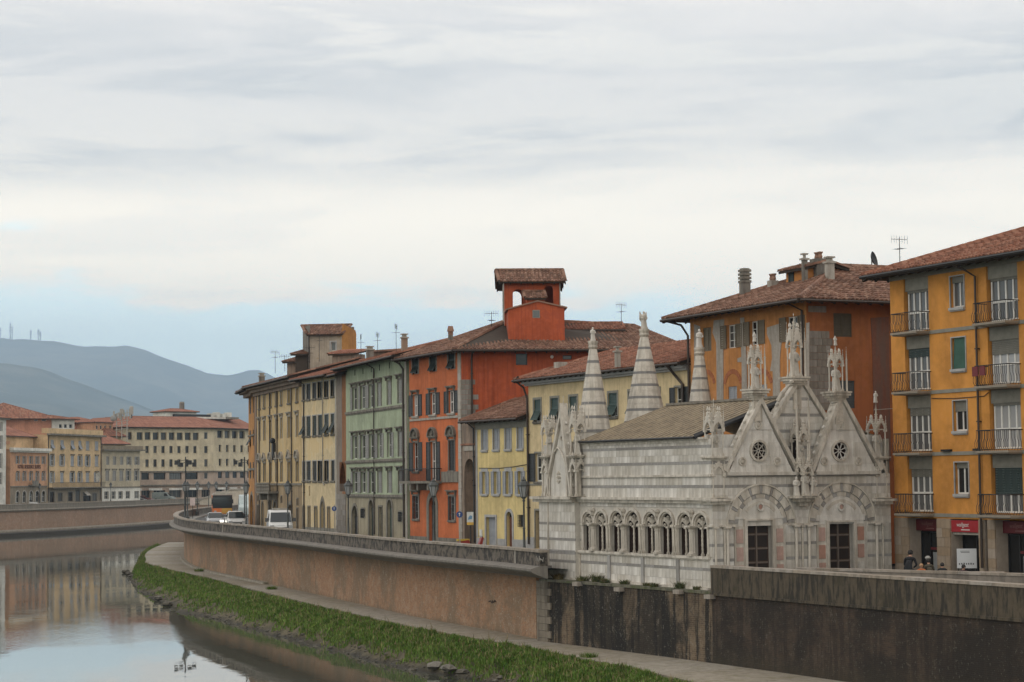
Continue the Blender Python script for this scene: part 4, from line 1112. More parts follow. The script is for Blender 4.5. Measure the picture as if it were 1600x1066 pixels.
b.win(bays[1][1]+1.6, bays[1][1]+2.6, slab[1]+.9, slab[1]+2.4, panes=2, rows=1, surround=.05, surm=S_ltgrey)
# ground floor shops
zs0 = 0.0; zs1 = slab[3]-.22
P_ = [(f.u(1402, 850)-.1, f.u(1422, 850)), (f.u(1465.5, 850), f.u(1486.5, 850)), (f.u(1531, 850), f.u(1539, 850)), (f.u(1545, 850), f.u(1557, 850)), (f.u(1612, 850), f.u(1630, 850))]
P_[0] = (0.0, P_[0][1])
for a, c in P_: block_wall(b.th, f, a, c, 0.0, zs1, .45, .62, S_travert, seed=int(a*10), proud=.05, name='pillar_stone')
b.hole(P_[0][1], P_[1][0], -.2, zs1, .75); b.hole(P_[1][1], P_[2][0], -.2, zs1, .75); b.hole(P_[3][1], P_[4][0], -.2, zs1, .75)
b.hole(P_[2][1], P_[3][0], -.2, zs1, .12)
M_sign = plain('red_shop_sign', (0.33, 0.022, 0.030), 0.45, var=.05); M_sign_shaded = plain('shaded_shop_red', (0.12, 0.014, 0.018), 0.5)  # second red is the first one dimmed: recess shade put into the colour
def text(body, size, mat, name='lettering', ext=.004, sx=1.0, align='LEFT', shear=0.0):
    c = bpy.data.curves.new(name, 'FONT'); c.body = body; c.size = size; c.extrude = ext; c.shear = shear; c.align_x = align
    t = bpy.data.objects.new('tmp', c); C.objects.link(t)
    me = bpy.data.meshes.new_from_object(t.evaluated_get(bpy.context.evaluated_depsgraph_get())); bpy.data.objects.remove(t)
    for v in me.vertices: x, y, z = v.co; v.co = (x*sx, -z, y)
    me.materials.clear(); me.materials.append(mat); me.name = name; return me
M_letter = plain('white_lettering', (0.62, 0.58, 0.55), 0.6, var=.03); M_letter_shaded = plain('shaded_lettering', (0.25, 0.12, 0.11), 0.6)  # second tone has the shade of the recessed signs in its colour
for k, (a, c, w0, ms, ml) in enumerate([(P_[0][1], P_[1][0], .35, M_sign_shaded, M_letter_shaded), (P_[1][1], P_[2][0], .0, M_sign, M_letter), (P_[3][1], P_[4][0], .35, M_sign_shaded, M_letter_shaded)]):
    s_ = put('shop_sign', MB().box(0, c-a-.04, 0, .12, 0, .52).mesh('shop_sign', ms), b.th, f, (a+.02, w0, zs1-.58))
    me = text('wallgest', .27, ml, shear=.25); put('lettering', me, s_, f, (a+(c-a)*.20, w0-.006, zs1-.34))
    put('lettering', MB().box(0, .62, -.006, 0, 0, .045).mesh('lettering', ml), s_, f, (a+(c-a)*.36, w0, zs1-.50))
    me = MB()
    sh = put('shop_window', frame_mesh(c-a, zs1-.62, .06, 3 if k != 1 else 2, 1).mesh('window_frame', M_iron), b.th, f, (a, .62, 0))
    put('pane', MB().box(0, c-a, 0, .02, 0, zs1-.5).mesh('pane', M_glass), sh, f, (a, .67, 0))
    if k != 1:
        put('red_film', MB().box(0, (c-a)*.62, 0, .01, 0, .12).mesh('red_film', M_sign_shaded), sh, f, (a+(c-a)*.36, .60, 1.05))
        put('poster', MB().box(0, .75, 0, .02, 0, .95).mesh('poster', plain('pale_poster', (0.24, 0.25, 0.25), .6)), sh, f, (a+(c-a)*.45, .585, .0))
        put('poster_print', MB().box(0, .34, 0, .01, 0, .70).mesh('poster_print', M_sign_shaded), sh, f, (a+(c-a)*.60, .57, .05))
    else:
        put('roller_cover', MB().box(.05, c-a-.05, -.02, .15, 0, .10).mesh('roller_cover', M_ltrim), sh, f, (a, .1, zs1-.70))
# walls: upper plaster with openings
b.wall(0, b.W+3, zs1, ZT, S_yel)
b.wall(P_[0][0], b.W+3, -.3, zs1, S_travert, name='ground_floor_wall')
b.shell(13, -.3, ZT, S_yel, 0, b.W+3)
segs = [(bays[0][1], bays[1][0]), (bays[1][1], b.W+3)]
for z in slab:
    for a, c in segs: b.bar('string_course', S_grey, (a+.004, c-.004, -.05, .01, z-.15, z+.01))
b.bar('frieze_band', S_grey, (-.01, b.W+3, -.035, .01, ZT-.28, ZT))
b.pipe([(f.u(1512, 400), -.85, 13.75), (f.u(1521, 410), -.5, 13.5), (f.u(1530, 560), -.13, 13.2), (f.u(1530, 560), -.13, .4)], .055)
b.bar('air_vent', M_iron, (f.u(1474, 703), f.u(1488, 703), -.16, -.0, slab[2]+.02, slab[2]+.12), (f.u(1524, 703), f.u(1531, 703), -.16, 0, slab[2]+.02, slab[2]+.12))
b.pipe([(bays[0][1]+.1, -.03, slab[1]-.35), (bays[0][1]+1.8, -.03, slab[1]-.42), (bays[1][0]-.3, -.03, slab[1]-.40), (bays[1][0]+.0, -.03, slab[1]-.25)], .018, M_iron, name='cable')
b.hiproof(0, b.W+3, 0, 13, ZT+.05, .34, over=.95, mat=T_red, row=.24, thick=.22, gm=M_iron)
# white notice board in front of the shop
nb = thing('notice_board', 'white freestanding notice board with small printed text in front of the shop entrance', 'notice board', Frame(plan(1493, 91.5), R(-6)))
fb = Frame(plan(1492, 91.0), R(-8)); bw = 30*91/3200
nb.location = (fb.O[0], fb.O[1], 0); FR[nb.name] = (fb, 0); nb.rotation_euler = (0, 0, fb.a)
z1 = fb.z(1500, 857.5)
put('board', MB().box(0, bw, 0, .04, .35, z1).mesh('board', plain('white_board', (0.60, 0.61, 0.62), .5, var=.03)), nb, fb)
put('print', (lambda mb: [mb.box(.15+.02*k, .55, -.004, 0, z1-.12-.06*k, z1-.10-.06*k) for k in range(2)] and [mb.box(.08+.1*k, .13+.1*k, -.004, 0, z1-.70, z1-.64+(k % 3)*.01) for k in range(7)] and mb)(MB()).mesh('print', M_iron), nb, fb)
for x in (.04, bw-.08): put('leg', MB().box(x, x+.04, .045, .08, 0, z1-.1).mesh('leg', M_iron), nb, fb)

# ---- orange brown house with grey quoins, brown shutters and hipped roof
b = Bld('old_house', 'tall orange brown house with patched stone pilasters and brown shutters behind the church gables', 'house', (1082, 113.2), (1265, 102.5))
f = b.f; ZT = 13.25; W = b.W
def uz(fr, x0, x1, y0, y1): m_ = (x0+x1)/2; n_ = (y0+y1)/2; return fr.u(x0, n_), fr.u(x1, n_), fr.z(m_, y1), fr.z(m_, y0)
b.win(*uz(f, 1098.5, 1111.5, 512.5, 549), shut='closed', shm=M_brownsh)
b.win(*uz(f, 1136, 1150, 507.5, 544), shut='open', shm=M_brownsh, rows=3, shw=.62)
b.win(*uz(f, 1172, 1185.5, 501, 539), shut='open', shm=M_brownsh, rows=3, shw=.62)
b.win(*uz(f, 1229, 1247, 494.5, 533), shut='open', shm=M_brownsh, rows=3, shw=.62)
b.win(*uz(f, 1138, 1151.5, 604.5, 624.5), shut='closed', shm=M_bluegrey, slats=5)
b.win(*uz(f, 1186, 1199, 601, 622), shut='closed', shm=M_bluegrey, slats=5)
for cx in (1104, 1145, 1192):      # brick relieving arches in the plaster
    u = f.u(cx, 600); z = f.z(cx, 606); mb = MB(); r0, r1 = .75, 1.0
    for i in range(12):
        a0, a1 = math.pi*(.08+.84*i/12), math.pi*(.08+.84*(i+.9)/12)
        mb.prism([(u+r0*math.cos(a0), z+r0*math.sin(a0)), (u+r1*math.cos(a0), z+r1*math.sin(a0)), (u+r1*math.cos(a1), z+r1*math.sin(a1)), (u+r0*math.cos(a1), z+r0*math.sin(a1))], -.02, .01)
    put('brick_arch', mb.mesh('brick_arch', plain('arch_brick', (0.34, 0.12, 0.05), .9)), b.th, f)
def patch(px, fr=None, mat=None, name='stone_pilaster', d=.03):
    fr = fr or f; pts = [fr.uv(x, y) for x, y in px]
    put(name, MB().prism(pts, -d, .02).mesh(name, mat or M_pil), b.th, fr)
M_pil = stone('patched_grey_plaster', (0.36, 0.325, 0.285), (0.22, 0.19, 0.155), 5, 0.5)
patch([(1085, 507), (1094, 510), (1096, 560), (1096, 780), (1086, 780)])
patch([(1116, 501), (1132, 499), (1131, 520), (1130.5, 560), (1131, 700), (1121, 700), (1120, 560), (1119.5, 535), (1114, 520)])
patch([(1157, 497), (1163, 496), (1167, 560), (1168, 610), (1168, 700), (1160, 700), (1159.5, 566), (1153, 566), (1153, 560), (1159, 558), (1158, 530)])
patch([(1199, 512), (1221, 505), (1222, 530), (1219, 560), (1220, 700), (1209, 700), (1208, 580), (1204, 580), (1207, 560), (1206, 540), (1199, 522)])
patch([(1260, 505), (1264.5, 504), (1264.8, 760), (1259, 760)])
b.wall(0, W, -.3, ZT, S_orb)
f2 = f.sub(W, 0, math.pi/2)
b.win(*uz(f2, 1302.5, 1330.5, 490, 526.5), fr=f2, shut='closed', shm=plain('olive_brown_shutter', (0.085, 0.07, 0.045), .7))
b.win(*uz(f2, 1311, 1335.5, 594, 638), fr=f2, shut='closed', shm=plain('slate_shutter', (0.07, 0.08, 0.085), .7))
block_wall(b.th, f2, 0.02, f2.u(1296, 600), -.2, f2.z(1275, 517), .36, .55, S_stgr, 5, .03, name='stone_block', ragged=.34)
block_wall(b.th, f2, .12, f2.u(1291, 480), f2.z(1275, 488), f2.z(1275, 478), .33, .5, S_stgr, 9, .03, ragged=.3)
patch([(1360, 497), (1388, 495), (1389, 560), (1392, 720), (1366, 720), (1363, 560), (1362, 530)], f2, stone('worn_brick_patch', (0.20, 0.085, 0.055), (0.13, 0.10, 0.08), 6, .6), 'brick_patch', .025)
put('niche_shade', MB().box(0, .22, -.04, .0, 0, .45).mesh('niche_shade', M_dark), b.th, f2, (f2.u(1283, 580), 0, f2.z(1285, 586)))  # near-black box on the wall face paints the hollow's shade
b.wall(0, 13, -.3, ZT, S_orb_shaded, fr=f2, name='side_wall')
b.shell(13, -.3, ZT, S_orb_shaded, 0, W-.5)
b.hiproof(0, W, 0, 15, ZT+.02, .36, over=1.15, mat=T_brown, row=.25, thick=.16)
b.pipe([(-.9, -1.0, 13.15), (-.3, -.4, 12.9), (-.05, -.12, 12.3), (-.05, -.12, 6)], .07)
b.pipe([(W-.25, -1.1, 13.2), (W-.28, -.1, 12.8), (W-.28, -.1, 5)], .06)
b.bar('attic_dormer', S_orb, (4.9, 7.0, 3.2, 5.4, 14.0, 15.5)); 
fd = f.sub(4.85, 3.35, 0)
dd = [o for o in bpy.data.objects if o.name.startswith('attic_dormer')][-1]
b.roof([[(4.6, 2.9, 15.51), (7.25, 2.9, 15.51), (7.25, 4.3, 15.85), (4.6, 4.3, 15.85)], [(7.25, 5.7, 15.51), (4.6, 5.7, 15.51), (4.6, 4.3, 15.85), (7.25, 4.3, 15.85)]], T_brown, gutter=False, rafters=False, name='dormer_roof')
fds = f.sub(7.0, 3.2, math.pi/2)
put('shutter', shutter_mesh(.9, .55, 5).mesh('shutter', M_dkgreen), dd, fds, (.7, -.05, 14.85)); put('shutter', shutter_mesh(.5, .7, 5).mesh('shutter', M_dkgreen), dd, f, (5.2, 3.14, 14.7))
def roofpt(fr, px, py, D):     # picture point at a depth, expressed in the frame
    p = P(px, py, D); x, y = p.x-fr.O[0], p.y-fr.O[1]; return (x*fr.c+y*fr.s, -x*fr.s+y*fr.c, p.z)
def chim(px, ybase, ytop, wpx, D, mat, cap, label, drop=1.0):
    u, w_, z0 = roofpt(f, px, ybase, D); z1 = roofpt(f, px, ytop, D)[2]; s_ = wpx*D/3200
    capn = {'slab': .36, 'pots': .37, 'tent': .65, 'stack': .8, 'none': 0}[cap]
    chimney(b, f, u, w_, z0-drop, z1-z0+drop-capn, s_, s_, mat, cap, label)
M_chgrey = stone('chimney_grey_render', (0.22, 0.20, 0.17), (0.08, 0.07, 0.06), 4, .6)
M_chpale = stone('chimney_pale_render', (0.42, 0.39, 0.34), (0.2, 0.17, 0.14), 4, .5)
M_chbrick = plain('chimney_brick', (0.30, 0.215, 0.155), .9)
chim(1164, 458, 419.5, 13, 112, M_chgrey, 'stack', 'tall dark grey chimney with slotted top')
chim(1207.5, 444, 428, 13, 111, M_chpale, 'pots', 'short whitewashed chimney with clay pots')
chim(1257, 411, 396, 7, 108, M_chgrey, 'slab', 'small grey chimney on the ridge')
chim(1279, 411, 394, 20, 108.5, M_chgrey, 'pots', 'broad chimney stack with clay pots')
chim(1296.5, 432, 401, 11, 106.5, M_chpale, 'slab', 'pale square chimney beside the dormer')
dp = P(1362, 406, 112)
o = put('satellite_dish', MB().lathe([(.02, 0), (.22, .03), (.36, .10), (.42, .18), (.43, .18), (.37, .12), (.23, .05), (.01, .02)], 0, 0, 0, 14).mesh('satellite_dish', M_iron), None, None, dp)
o.rotation_euler = (R(75), 0, R(62)); tag(o, 'dark satellite dish on the brown tiled roof ridge', 'satellite dish')
k_ = put('dish_mast', MB().tube([(0, 0, .02), (0, 0, -1.6)], .035, 5).mesh('dish_mast', M_iron), o, None); k_.matrix_basis = o.matrix_basis.to_3x3().to_4x4().inverted()
antenna(P(1406, 408, 108), 1.25, 'spindly aerial left of the golden yellow apartment roof', 1)

# ---- pale yellow house behind the church pyramids
b = Bld('long_house', 'long pale yellow house with green shutters behind the three striped marble spires', 'house', (827, 132), (1080, 113.6))
f = b.f; W = b.W; ZT = 10.85
z1 = f.z(866, 622.5); z0 = f.z(866, 657)
for i, (x0, x1) in enumerate([(834.6, 845.6), (861, 872.6), (890, 902.5), (920, 933), (951, 964.5), (983, 996.5), (1017, 1031)]):
    b.win(f.u(x0, 640), f.u(x1, 640), z0, z1, shut='awning', shm=M_green, surround=.14, surm=S_grey, sill=.1, rows=2)
b.win(f.u(1055, 620), f.u(1067, 620), z0, z1, shut='open', shm=M_black, surround=.1, surm=S_grey, sill=.1, panes=2, rows=2, shw=.55)
b.win(f.u(836.5, 730), f.u(850, 730), f.z(843, 752.5), f.z(843, 708.5), shut='open', shm=M_black, surround=.1, surm=S_grey, sill=.1, panes=2, rows=2, shw=.8, ft=.09)
for x0, x1 in ((866, 879), (897, 910), (930, 944), (966, 980), (1003, 1018), (1046, 1060)):
    b.win(f.u(x0, 730), f.u(x1, 730), f.z(843, 752.5), f.z(843, 708.5), shut='open', shm=M_green, surround=.1, surm=S_grey, sill=.1, panes=2, rows=2)
b.door(f.u(837, 820), f.u(848.5, 820), 0.05, f.z(843, 798), mat=M_wood, surround=.12, surm=S_grey, transom=True)
b.wall(0, W, -.3, ZT, S_cream)
b.shell(9.5, -.3, ZT, S_cream)
b.bar('cornice', S_ltgrey, (-.2, W, -.45, .01, ZT-.30, ZT-.02), (-.1, W, -.25, .01, ZT-.42, ZT-.30))
b.bar('string_course', S_grey, (-.004, W, -.05, .01, f.z(843, 757)-.06, f.z(843, 757)+.06))
b.bar('plinth', S_ltgrey, (f.u(824, 850), f.u(835, 850), -.04, .01, 0, .75))
b.roof([[(-.8, -.7, ZT+.02), (W+.1, -.7, ZT+.02), (W+.1, 4.6, ZT+1.75), (2.6, 4.6, ZT+1.75)], [(W+.1, 10, ZT), (-.8, 10, ZT), (2.6, 4.6, ZT+1.75), (W+.1, 4.6, ZT+1.75)], [(-.8, 10, ZT), (-.8, -.7, ZT+.02), (2.6, 4.6, ZT+1.75)]], T_red, row=.24)
b.pipe([(-.5, -.8, ZT), (-.1, -.3, ZT-.5), (0.05, -.12, ZT-1.2), (0.05, -.12, .3)], .07)
b.pipe([(W-1.3, -.8, ZT), (W-1.2, -.2, ZT-.7), (W-.6, -.12, ZT-1.2), (W-.55, -.12, 3)], .09)
chim(965, 563, 541, 7, 119, M_ltrim, 'slab', 'small pale chimney with dark cap', .4)
chim(876, 580, 566, 16, 131, M_chpale, 'none', 'low plastered chimney stump', .6)

# ---- deep red palace with roof tower
b = Bld('red_palace', 'tall orange red palace with a red roof tower and hipped tile roof', 'palace', (640.5, 150), (722, 141))
f = b.f; W = b.W; ZT = 13.3
cols = [(645.5, 653), (672.8, 680.5), (701.3, 709.5)]
zt = f.z(676, 556.5), f.z(676, 581)
z1a, z0a = f.z(676.5, 613.5), f.z(676.5, 648); z1b, z0b = f.z(676, 690), f.z(676, 736); z1c, z0c = f.z(706, 776), f.z(706, 813)
for i, (x0, x1) in enumerate(cols):
    u0, u1 = f.u(x0-.6, 630), f.u(x1+.6, 630)
    b.win(f.u(x0-1, 568), f.u(x1+1, 568), zt[1], zt[0], shut='awning', shm=M_dkgreen, surround=.12, surm=S_grey, rows=1, slats=4)
    b.win(u0, u1, z0a, z1a, shut='open', shm=M_black, surround=.05, sill=.14, sillm=M_ltrim, hood='flat', hoodm=M_trim, panes=2, rows=2, ft=.1, shw=.72, glass=M_curtain)
    if i == 1: b.win(u0, u1, f.z(676, 751), z1b, shut='open', shm=M_black, surround=.10, hood='curve', panes=2, rows=2, ft=.09, shw=.72, glass=M_curtain)
    else: b.win(u0, u1, z0b, z1b, shut='open' if i == 0 else 'closed', shm=M_black, surround=.10, sill=.12, hood='curve', panes=2, rows=2, shw=.72)
    if i != 1: b.win(u0, u1, z0c, z1c, surround=.14, sill=.16, hood='flat', panes=2, rows=3, grille=True)
b.door(f.u(670.6, 810), f.u(681.4, 810), 0.05, f.z(676, 777), mat=M_dkgreen, arch='round', surround=.42, surm=M_trim)
zb = f.z(680, 755); 
bal = b.bar('balcony', M_trim, (f.u(642, 745), f.u(690.5, 745), -.95, -.004, zb-.02, zb+.16), (f.u(655, 750), f.u(658, 750), -.8, 0, zb-.5, zb-.02), (f.u(667, 750), f.u(669, 750), -.8, 0, zb-.5, zb-.02), (f.u(683, 750), f.u(685.5, 750), -.8, 0, zb-.5, zb-.02))
mb = MB(); ua, ub = f.u(642, 745)+.05, f.u(690.5, 745)-.05
for i in range(34): x = ua+(ub-ua)*i/33; mb.box(x-.012, x+.012, -.91, -.886, zb+.16, zb+1.0)
for i in range(6): y = -.9+.18*i; mb.box(ub-.012, ub+.012, y, y+.024, zb+.16, zb+1.0); mb.box(ua-.012, ua+.012, y, y+.024, zb+.16, zb+1.0)
mb.box(ua-.03, ub+.03, -.93, -.87, zb+1.0, zb+1.05); mb.box(ub-.03, ub+.03, -.87, 0, zb+1.0, zb+1.05)
put('railing', mb.mesh('railing', M_iron), bal, f)
b.bar('stone_band', M_trim, (f.u(691, 745), f.u(717, 745), -.10, .01, zb+.05, zb+.80))
b.bar('string_course', M_ltrim, (0.1, f.u(717, 652), -.08, .01, z0a-.36, z0a-.20))
uP = f.u(717.2, 700); W2 = f.u(743, 760)
b.wall(0, uP, -.3, ZT, S_red)
block_wall(b.th, f, uP, W, -.1, ZT, .5, .9, stone('pale_pilaster_stone', (0.46, 0.42, 0.36), (0.30, 0.26, 0.22), 3, .4, obj_rand=.12), 2, .06, name='pilaster_stone')
b.bar('plinth', M_trim, (0, f.u(667, 840), -.06, .01, -.1, .42), (f.u(685, 840), uP-.01, -.06, .01, -.1, .42))
# remains of an older stone tower between the palace and the small yellow house
zs = f.z(733, 652); zc = f.z(733, 717); b.hole(f.u(725.8, 780), f.u(742, 780), -.3, zc, .9, arch='round')
b.wall(W, W2, -.3, zs, S_brst, name='tower_remains')
b.bar('brick_infill', S_brst, (W, W2, .90, 1.0, -.3, zc+.1))
b.bar('pale_block', M_ltrim, (f.u(725.5, 705), W2-.05, -.07, .01, zc+.55, f.z(733, 697)))
b.bar('wall_top_tiles', T_red, (W+.05, W2-.05, -.12, .01, f.z(733, 696), f.z(733, 693)))
fs = f.sub(W, 0, R(72))
block_wall(b.th, fs, 0, fs.u(741, 620), f.z(733, 697)+.1, fs.z(733, 593), .34, .38, S_stgr, 8, .035, ragged=.22)
zsw = fs.uv(838, 545)[1]
b.win(*uz(fs, 806, 824, 553, 570.5), fr=fs, frame=M_iron, panes=1, rows=1, rec=.15)
b.win(*uz(fs, 879, 893, 555, 562), fr=fs, frame=M_iron, panes=1, rows=1, rec=.15)
b.win(*uz(fs, 936, 952, 553, 562), fr=fs, frame=M_iron, panes=1, rows=1, rec=.15)
SL = 15.0
b.wall(0, SL, -.3, ZT, S_redd, fr=fs, name='side_wall')
b.bar('wall_rib', S_redd, (fs.u(757, 600), fs.u(770, 600), -.07, .01, 0, ZT-.02), (fs.u(868, 600), fs.u(874, 600), -.07, .01, 0, ZT-.02), fr=fs)
put('lamp_globe', MB().ball(0, 0, 0, .12).mesh('lamp_globe', M_letter), b.th, fs, (fs.u(862, 558), -.15, fs.z(862, 558)))
b.pipe([(.75, -.9, ZT), (.72, -.12, ZT-.5), (.72, -.12, fs.z(734, 655)), (.72, -.12, .2)], .07, fr=fs)
pB = fs.pt(SL, 0)
def tolocal(p): x, y = p[0]-f.O[0], p[1]-f.O[1]; return (x*f.c+y*f.s, -x*f.s+y*f.c)
Bc = fs.pt(-.3, -1.0); Cc = fs.pt(SL+.9, -1.0); A = f.pt(-.9, -.95); Dd = (A[0]+(Cc[0]-Bc[0]), A[1]+(Cc[1]-Bc[1])); Bc = tolocal(fs.pt(-.95, -1.0)); Bc = (W+.55, -.95)
Bq = (W+.95, -.98); Cq = tolocal(fs.pt(SL+.9, -1.0)); Aq = (-.9, -.95); Dq = tolocal(Dd); ze = ZT+.06
r0 = roofpt(f, 800, 498.5, 148.0); r1 = roofpt(f, 990, 509, 149.5)
b.roof([[(*Aq, ze), (*Bq, ze), r0], [(*Bq, ze), (*Cq, ze), r1, r0], [(*Cq, ze), (*Dq, ze), r1], [(*Dq, ze), (*Aq, ze), r0, r1]], T_brown, row=.27, thick=.18)
b.shell(11, -.3, ZT-.1, S_redd, 0, W)
# upper monitor roof right of the tower
ul, wl, zl = roofpt(f, 880, 512, 148); 
fr3 = Frame(plan(884, 147.0), R(4)); L3 = (977-884)*147/3200
put('roof_monitor', MB().box(0, L3, 0, 3, 15.0, 15.15).mesh('roof_monitor', S_redd), b.th, fr3)
b.roof([[(-.1, -.3, 15.15), (L3+.1, -.3, 15.15), (L3+.1, 1.6, 15.72), (-.1, 1.6, 15.72)], [(L3+.1, 3.4, 15.15), (-.1, 3.4, 15.15), (-.1, 1.6, 15.72), (L3+.1, 1.6, 15.72)]], T_red, fr=fr3, gutter=True, rafters=False, name='monitor_roof')
chim(704, 520, 509.5, 6, 146, M_trim, 'tent', 'tiny pointed chimney on the hip', .5)
# the roof tower
ft = Frame(plan(796.5, 143.2), R(3)); tw = (885-796.5)*143.2/3200
z0t, zl, za, zr = 13.9, ft.z(798, 484), ft.z(838, 471.5), ft.z(883, 481)
mbt = MB()
bt = Bld.__new__(Bld); bt.f = ft; bt.W = tw; bt.th = b.th; bt.holes = {}
mbt.prism([(0, z0t), (tw, z0t), (tw, zr), (tw*.53, za), (0, zl)], 0, 2.6)
put('roof_tower', mbt.mesh('roof_tower', S_red if False else S_redd), b.th, ft)
for a, c, d_ in ((0, .53, -1), (.53, 1, 1)):
    pa = (-.15 if a == 0 else tw*.53, zl-.03 if a == 0 else za+.0); pc = (tw*.53 if a == 0 else tw+.2, za if a == 0 else zr-.04)
    put('tower_eave', MB().prism([pa, pc, (pc[0], pc[1]+.10), (pa[0], pa[1]+.10)], -.12, 2.7).mesh('tower_eave', T_brown), b.th, ft)
put('window', MB().box(0, .52, -.02, .02, 0, .56).mesh('window', S_grey), b.th, ft, (ft.u(832, 490), 0, ft.z(838, 497)))
put('pane', MB().box(.05, .47, -.03, -.02, .05, .51).mesh('pane', M_glass), b.th, ft, (ft.u(832, 490), 0, ft.z(838, 497)))
fu = Frame(plan(790.5, 145.9), R(3)); bt.f = fu; uw = (878.5-790.5)*145.9/3200; zub, zut = 15.4, fu.z(835, 440.5)
ol = uz(fu, 801.3, 817.2, 452, 481); orr = uz(fu, 850.5, 864.3, 446, 479)
bt.hole(*ol, .28, fu, 'round'); bt.hole(*orr, .28, fu, 'round')
bt.wall(0, uw, zub, zut, S_redd, fu, name='tower_wall')
fub = fu.sub(uw, 2.6, math.pi); bt.hole(uw-ol[1]-.05, uw-ol[0]+.05, ol[2]-.1, ol[3]+.1, -.28, fub, 'round')
bt.wall(0, uw, zub, zut, S_redd, fub, name='tower_wall')
fur = fu.sub(uw, 0, math.pi/2); bt.wall(0, 2.6, zub, zut, S_redd, fur, name='tower_wall')
ful = fu.sub(0, 2.6, -math.pi/2); bt.hole(.7, 1.9, zut-1.9, zut-.5, .25, ful, 'round'); bt.wall(0, 2.6, zub, zut, M_ltrim, ful, name='tower_wall')
put('tower_floor', MB().box(.02, uw-.02, .02, 2.58, zub, zub+.3).mesh('tower_floor', S_redd), b.th, fu)
zr_ = fu.z(835, 422.5, 1.3)
b.roof([[(-.35, -.55, zut-.03), (uw+.35, -.55, zut-.03), (uw+.3, 1.3, zr_), (-.5, 1.3, zr_)], [(uw+.35, 3.2, zut-.25), (-.35, 3.2, zut-.25), (-.5, 1.3, zr_), (uw+.3, 1.3, zr_)]], T_brown, fr=fu, row=.26, gutter=False, name='tower_roof')
fm_ = Frame(plan(824, 144.0), R(3)); mw = (855-824)*144/3200; zc1 = fm_.z(839, 466)
put('stair_head', MB().box(0.1, mw-.1, .1, 1.6, 16.0, zc1).mesh('stair_head', S_redd), b.th, fm_)
b.roof([[(-.05, -.15, zc1), (mw+.05, -.15, zc1), (mw+.05, 1.7, zc1+.62), (-.05, 1.7, zc1+.62)]], T_brown, fr=fm_, row=.26, gutter=False, rafters=False, name='stair_roof')
b.pipe([(uw-.02, -.1, zut), (uw-.02, -.1, 16.4)], .04, M_gpipe, fr=fu)
antenna(P(768, 504, 146.5), .75, 'small aerial left of the red roof tower', 2)
antenna(P(971, 512, 148), 1.75, 'tall leaning aerial right of the red roof tower', 3)

# ---- small yellow house
b = Bld('small_house', 'small clear yellow house with blue grey shutters and grey doors', 'house', (743, 139), (826.2, 132.2))
f = b.f; W = b.W; ZT = f.z(745, 657.5)
for x0, x1 in [(752.2, 762.5), (770.2, 780.8), (788.8, 799.5), (807.8, 818.6)]:
    b.win(f.u(x0+.8, 686), f.u(x1-.8, 686), f.z(776, 702.5), f.z(776, 670), shut='closed', shm=M_bluegrey, surround=.10, surm=S_ltgrey, sill=.08, sillm=S_ltgrey)
    b.win(f.u(x0+2.2, 755), f.u(x1-2.4, 755), f.z(776, 772), f.z(776, 737), shut='open', shm=M_bluegrey, surround=.0, sill=.3, sillm=S_ltgrey, panes=1, rows=1, shw=.40)
for x0, x1 in [(752.2, 762.5), (770.2, 780.8), (788.8, 799.5), (807.8, 818.6)]:
    u0, u1 = f.u(x0-.4, 755), f.u(x1+.3, 755); z0, z1 = f.z(776, 772), f.z(776, 737)
    b.bar('window_surround', S_ltgrey, (u0, u1, -.03, .01, z1, z1+.25))
b.door(f.u(760, 830), f.u(775, 830), 0.05, f.z(767, 808), mat=M_bluegrey, surround=.17, surm=S_ltgrey, plank=True, label='wide blue grey garage door')
b.door(f.u(791.5, 825), f.u(800.6, 825), 0.05, f.z(796, 799), mat=M_redwood, arch='round', surround=.2, surm=S_ltgrey)
b.win(*uz(f, 811.2, 818.8, 805, 823), frame=M_iron, grille=True, rows=2)
b.wall(0, W, -.3, ZT, S_syel)
for a_, c_ in ((0, f.u(757, 850)), (f.u(778, 850), f.u(789, 850)), (f.u(803, 850), W-.05)): b.bar('plinth', S_ltgrey, (a_, c_, -.04, .01, -.1, .55))
b.bar('frieze_band', S_grey, (0, W, -.05, .01, ZT-.62, ZT))
b.bar('corner_strip', S_ltgrey, (0, .35, -.035, .01, .6, ZT-.63))
b.shell(5, -.3, ZT, S_syel)
b.roof([[(-.9, -.75, ZT-.0), (W-.05, -.75, ZT), (W-.05, 4.8, ZT+1.95), (-.9, 4.8, ZT+1.95)]], T_brown, row=.25)
b.pipe([(.6, -.03, f.z(776, 731)), (3.5, -.03, f.z(776, 732)), (5.6, -.03, f.z(776, 730)), (W-.2, -.03, f.z(776, 727))], .025, M_pipe, name='cable')
b.pipe([(0, -.8, ZT), (.02, -.15, ZT-.5), (.02, -.12, .2)], .05, M_iron)

# ---- green palace
b = Bld('green_palace', 'sage green palace with three rows of hooded windows and grey ground floor', 'palace', (541, 168), (636.5, 150.4))
f = b.f; W = b.W; ZT = 13.65
cx = [(551, 558.3), (563.5, 571), (576.7, 583.8), (589.8, 596.3), (605.3, 611.9), (622, 628.4)]
rows_ = [(f.z(567.5, 603.5), f.z(567.5, 638.5)), (f.z(567.5, 680.5), f.z(567.5, 716.5)), (f.z(567.5, 737), f.z(567.5, 770))]
sh = [['left', 'open', 'open', 'closed', 'closed', 'closed'], ['left', 'open', 'open', 'open', 'right', 'closed'], ['open', 'left', 'open', 'closed', 'closed', 'closed']]
for r_, (z1, z0) in enumerate(rows_):
    for i, (x0, x1) in enumerate(cx):
        b.win(f.u(x0, 640), f.u(x1, 640), z0, z1, shut=sh[r_][i], shm=M_greypaint, hood='flat', sd=1.3, rows=2, ft=.06, shw=.55, surround=.08, surm=M_trim, label=None)
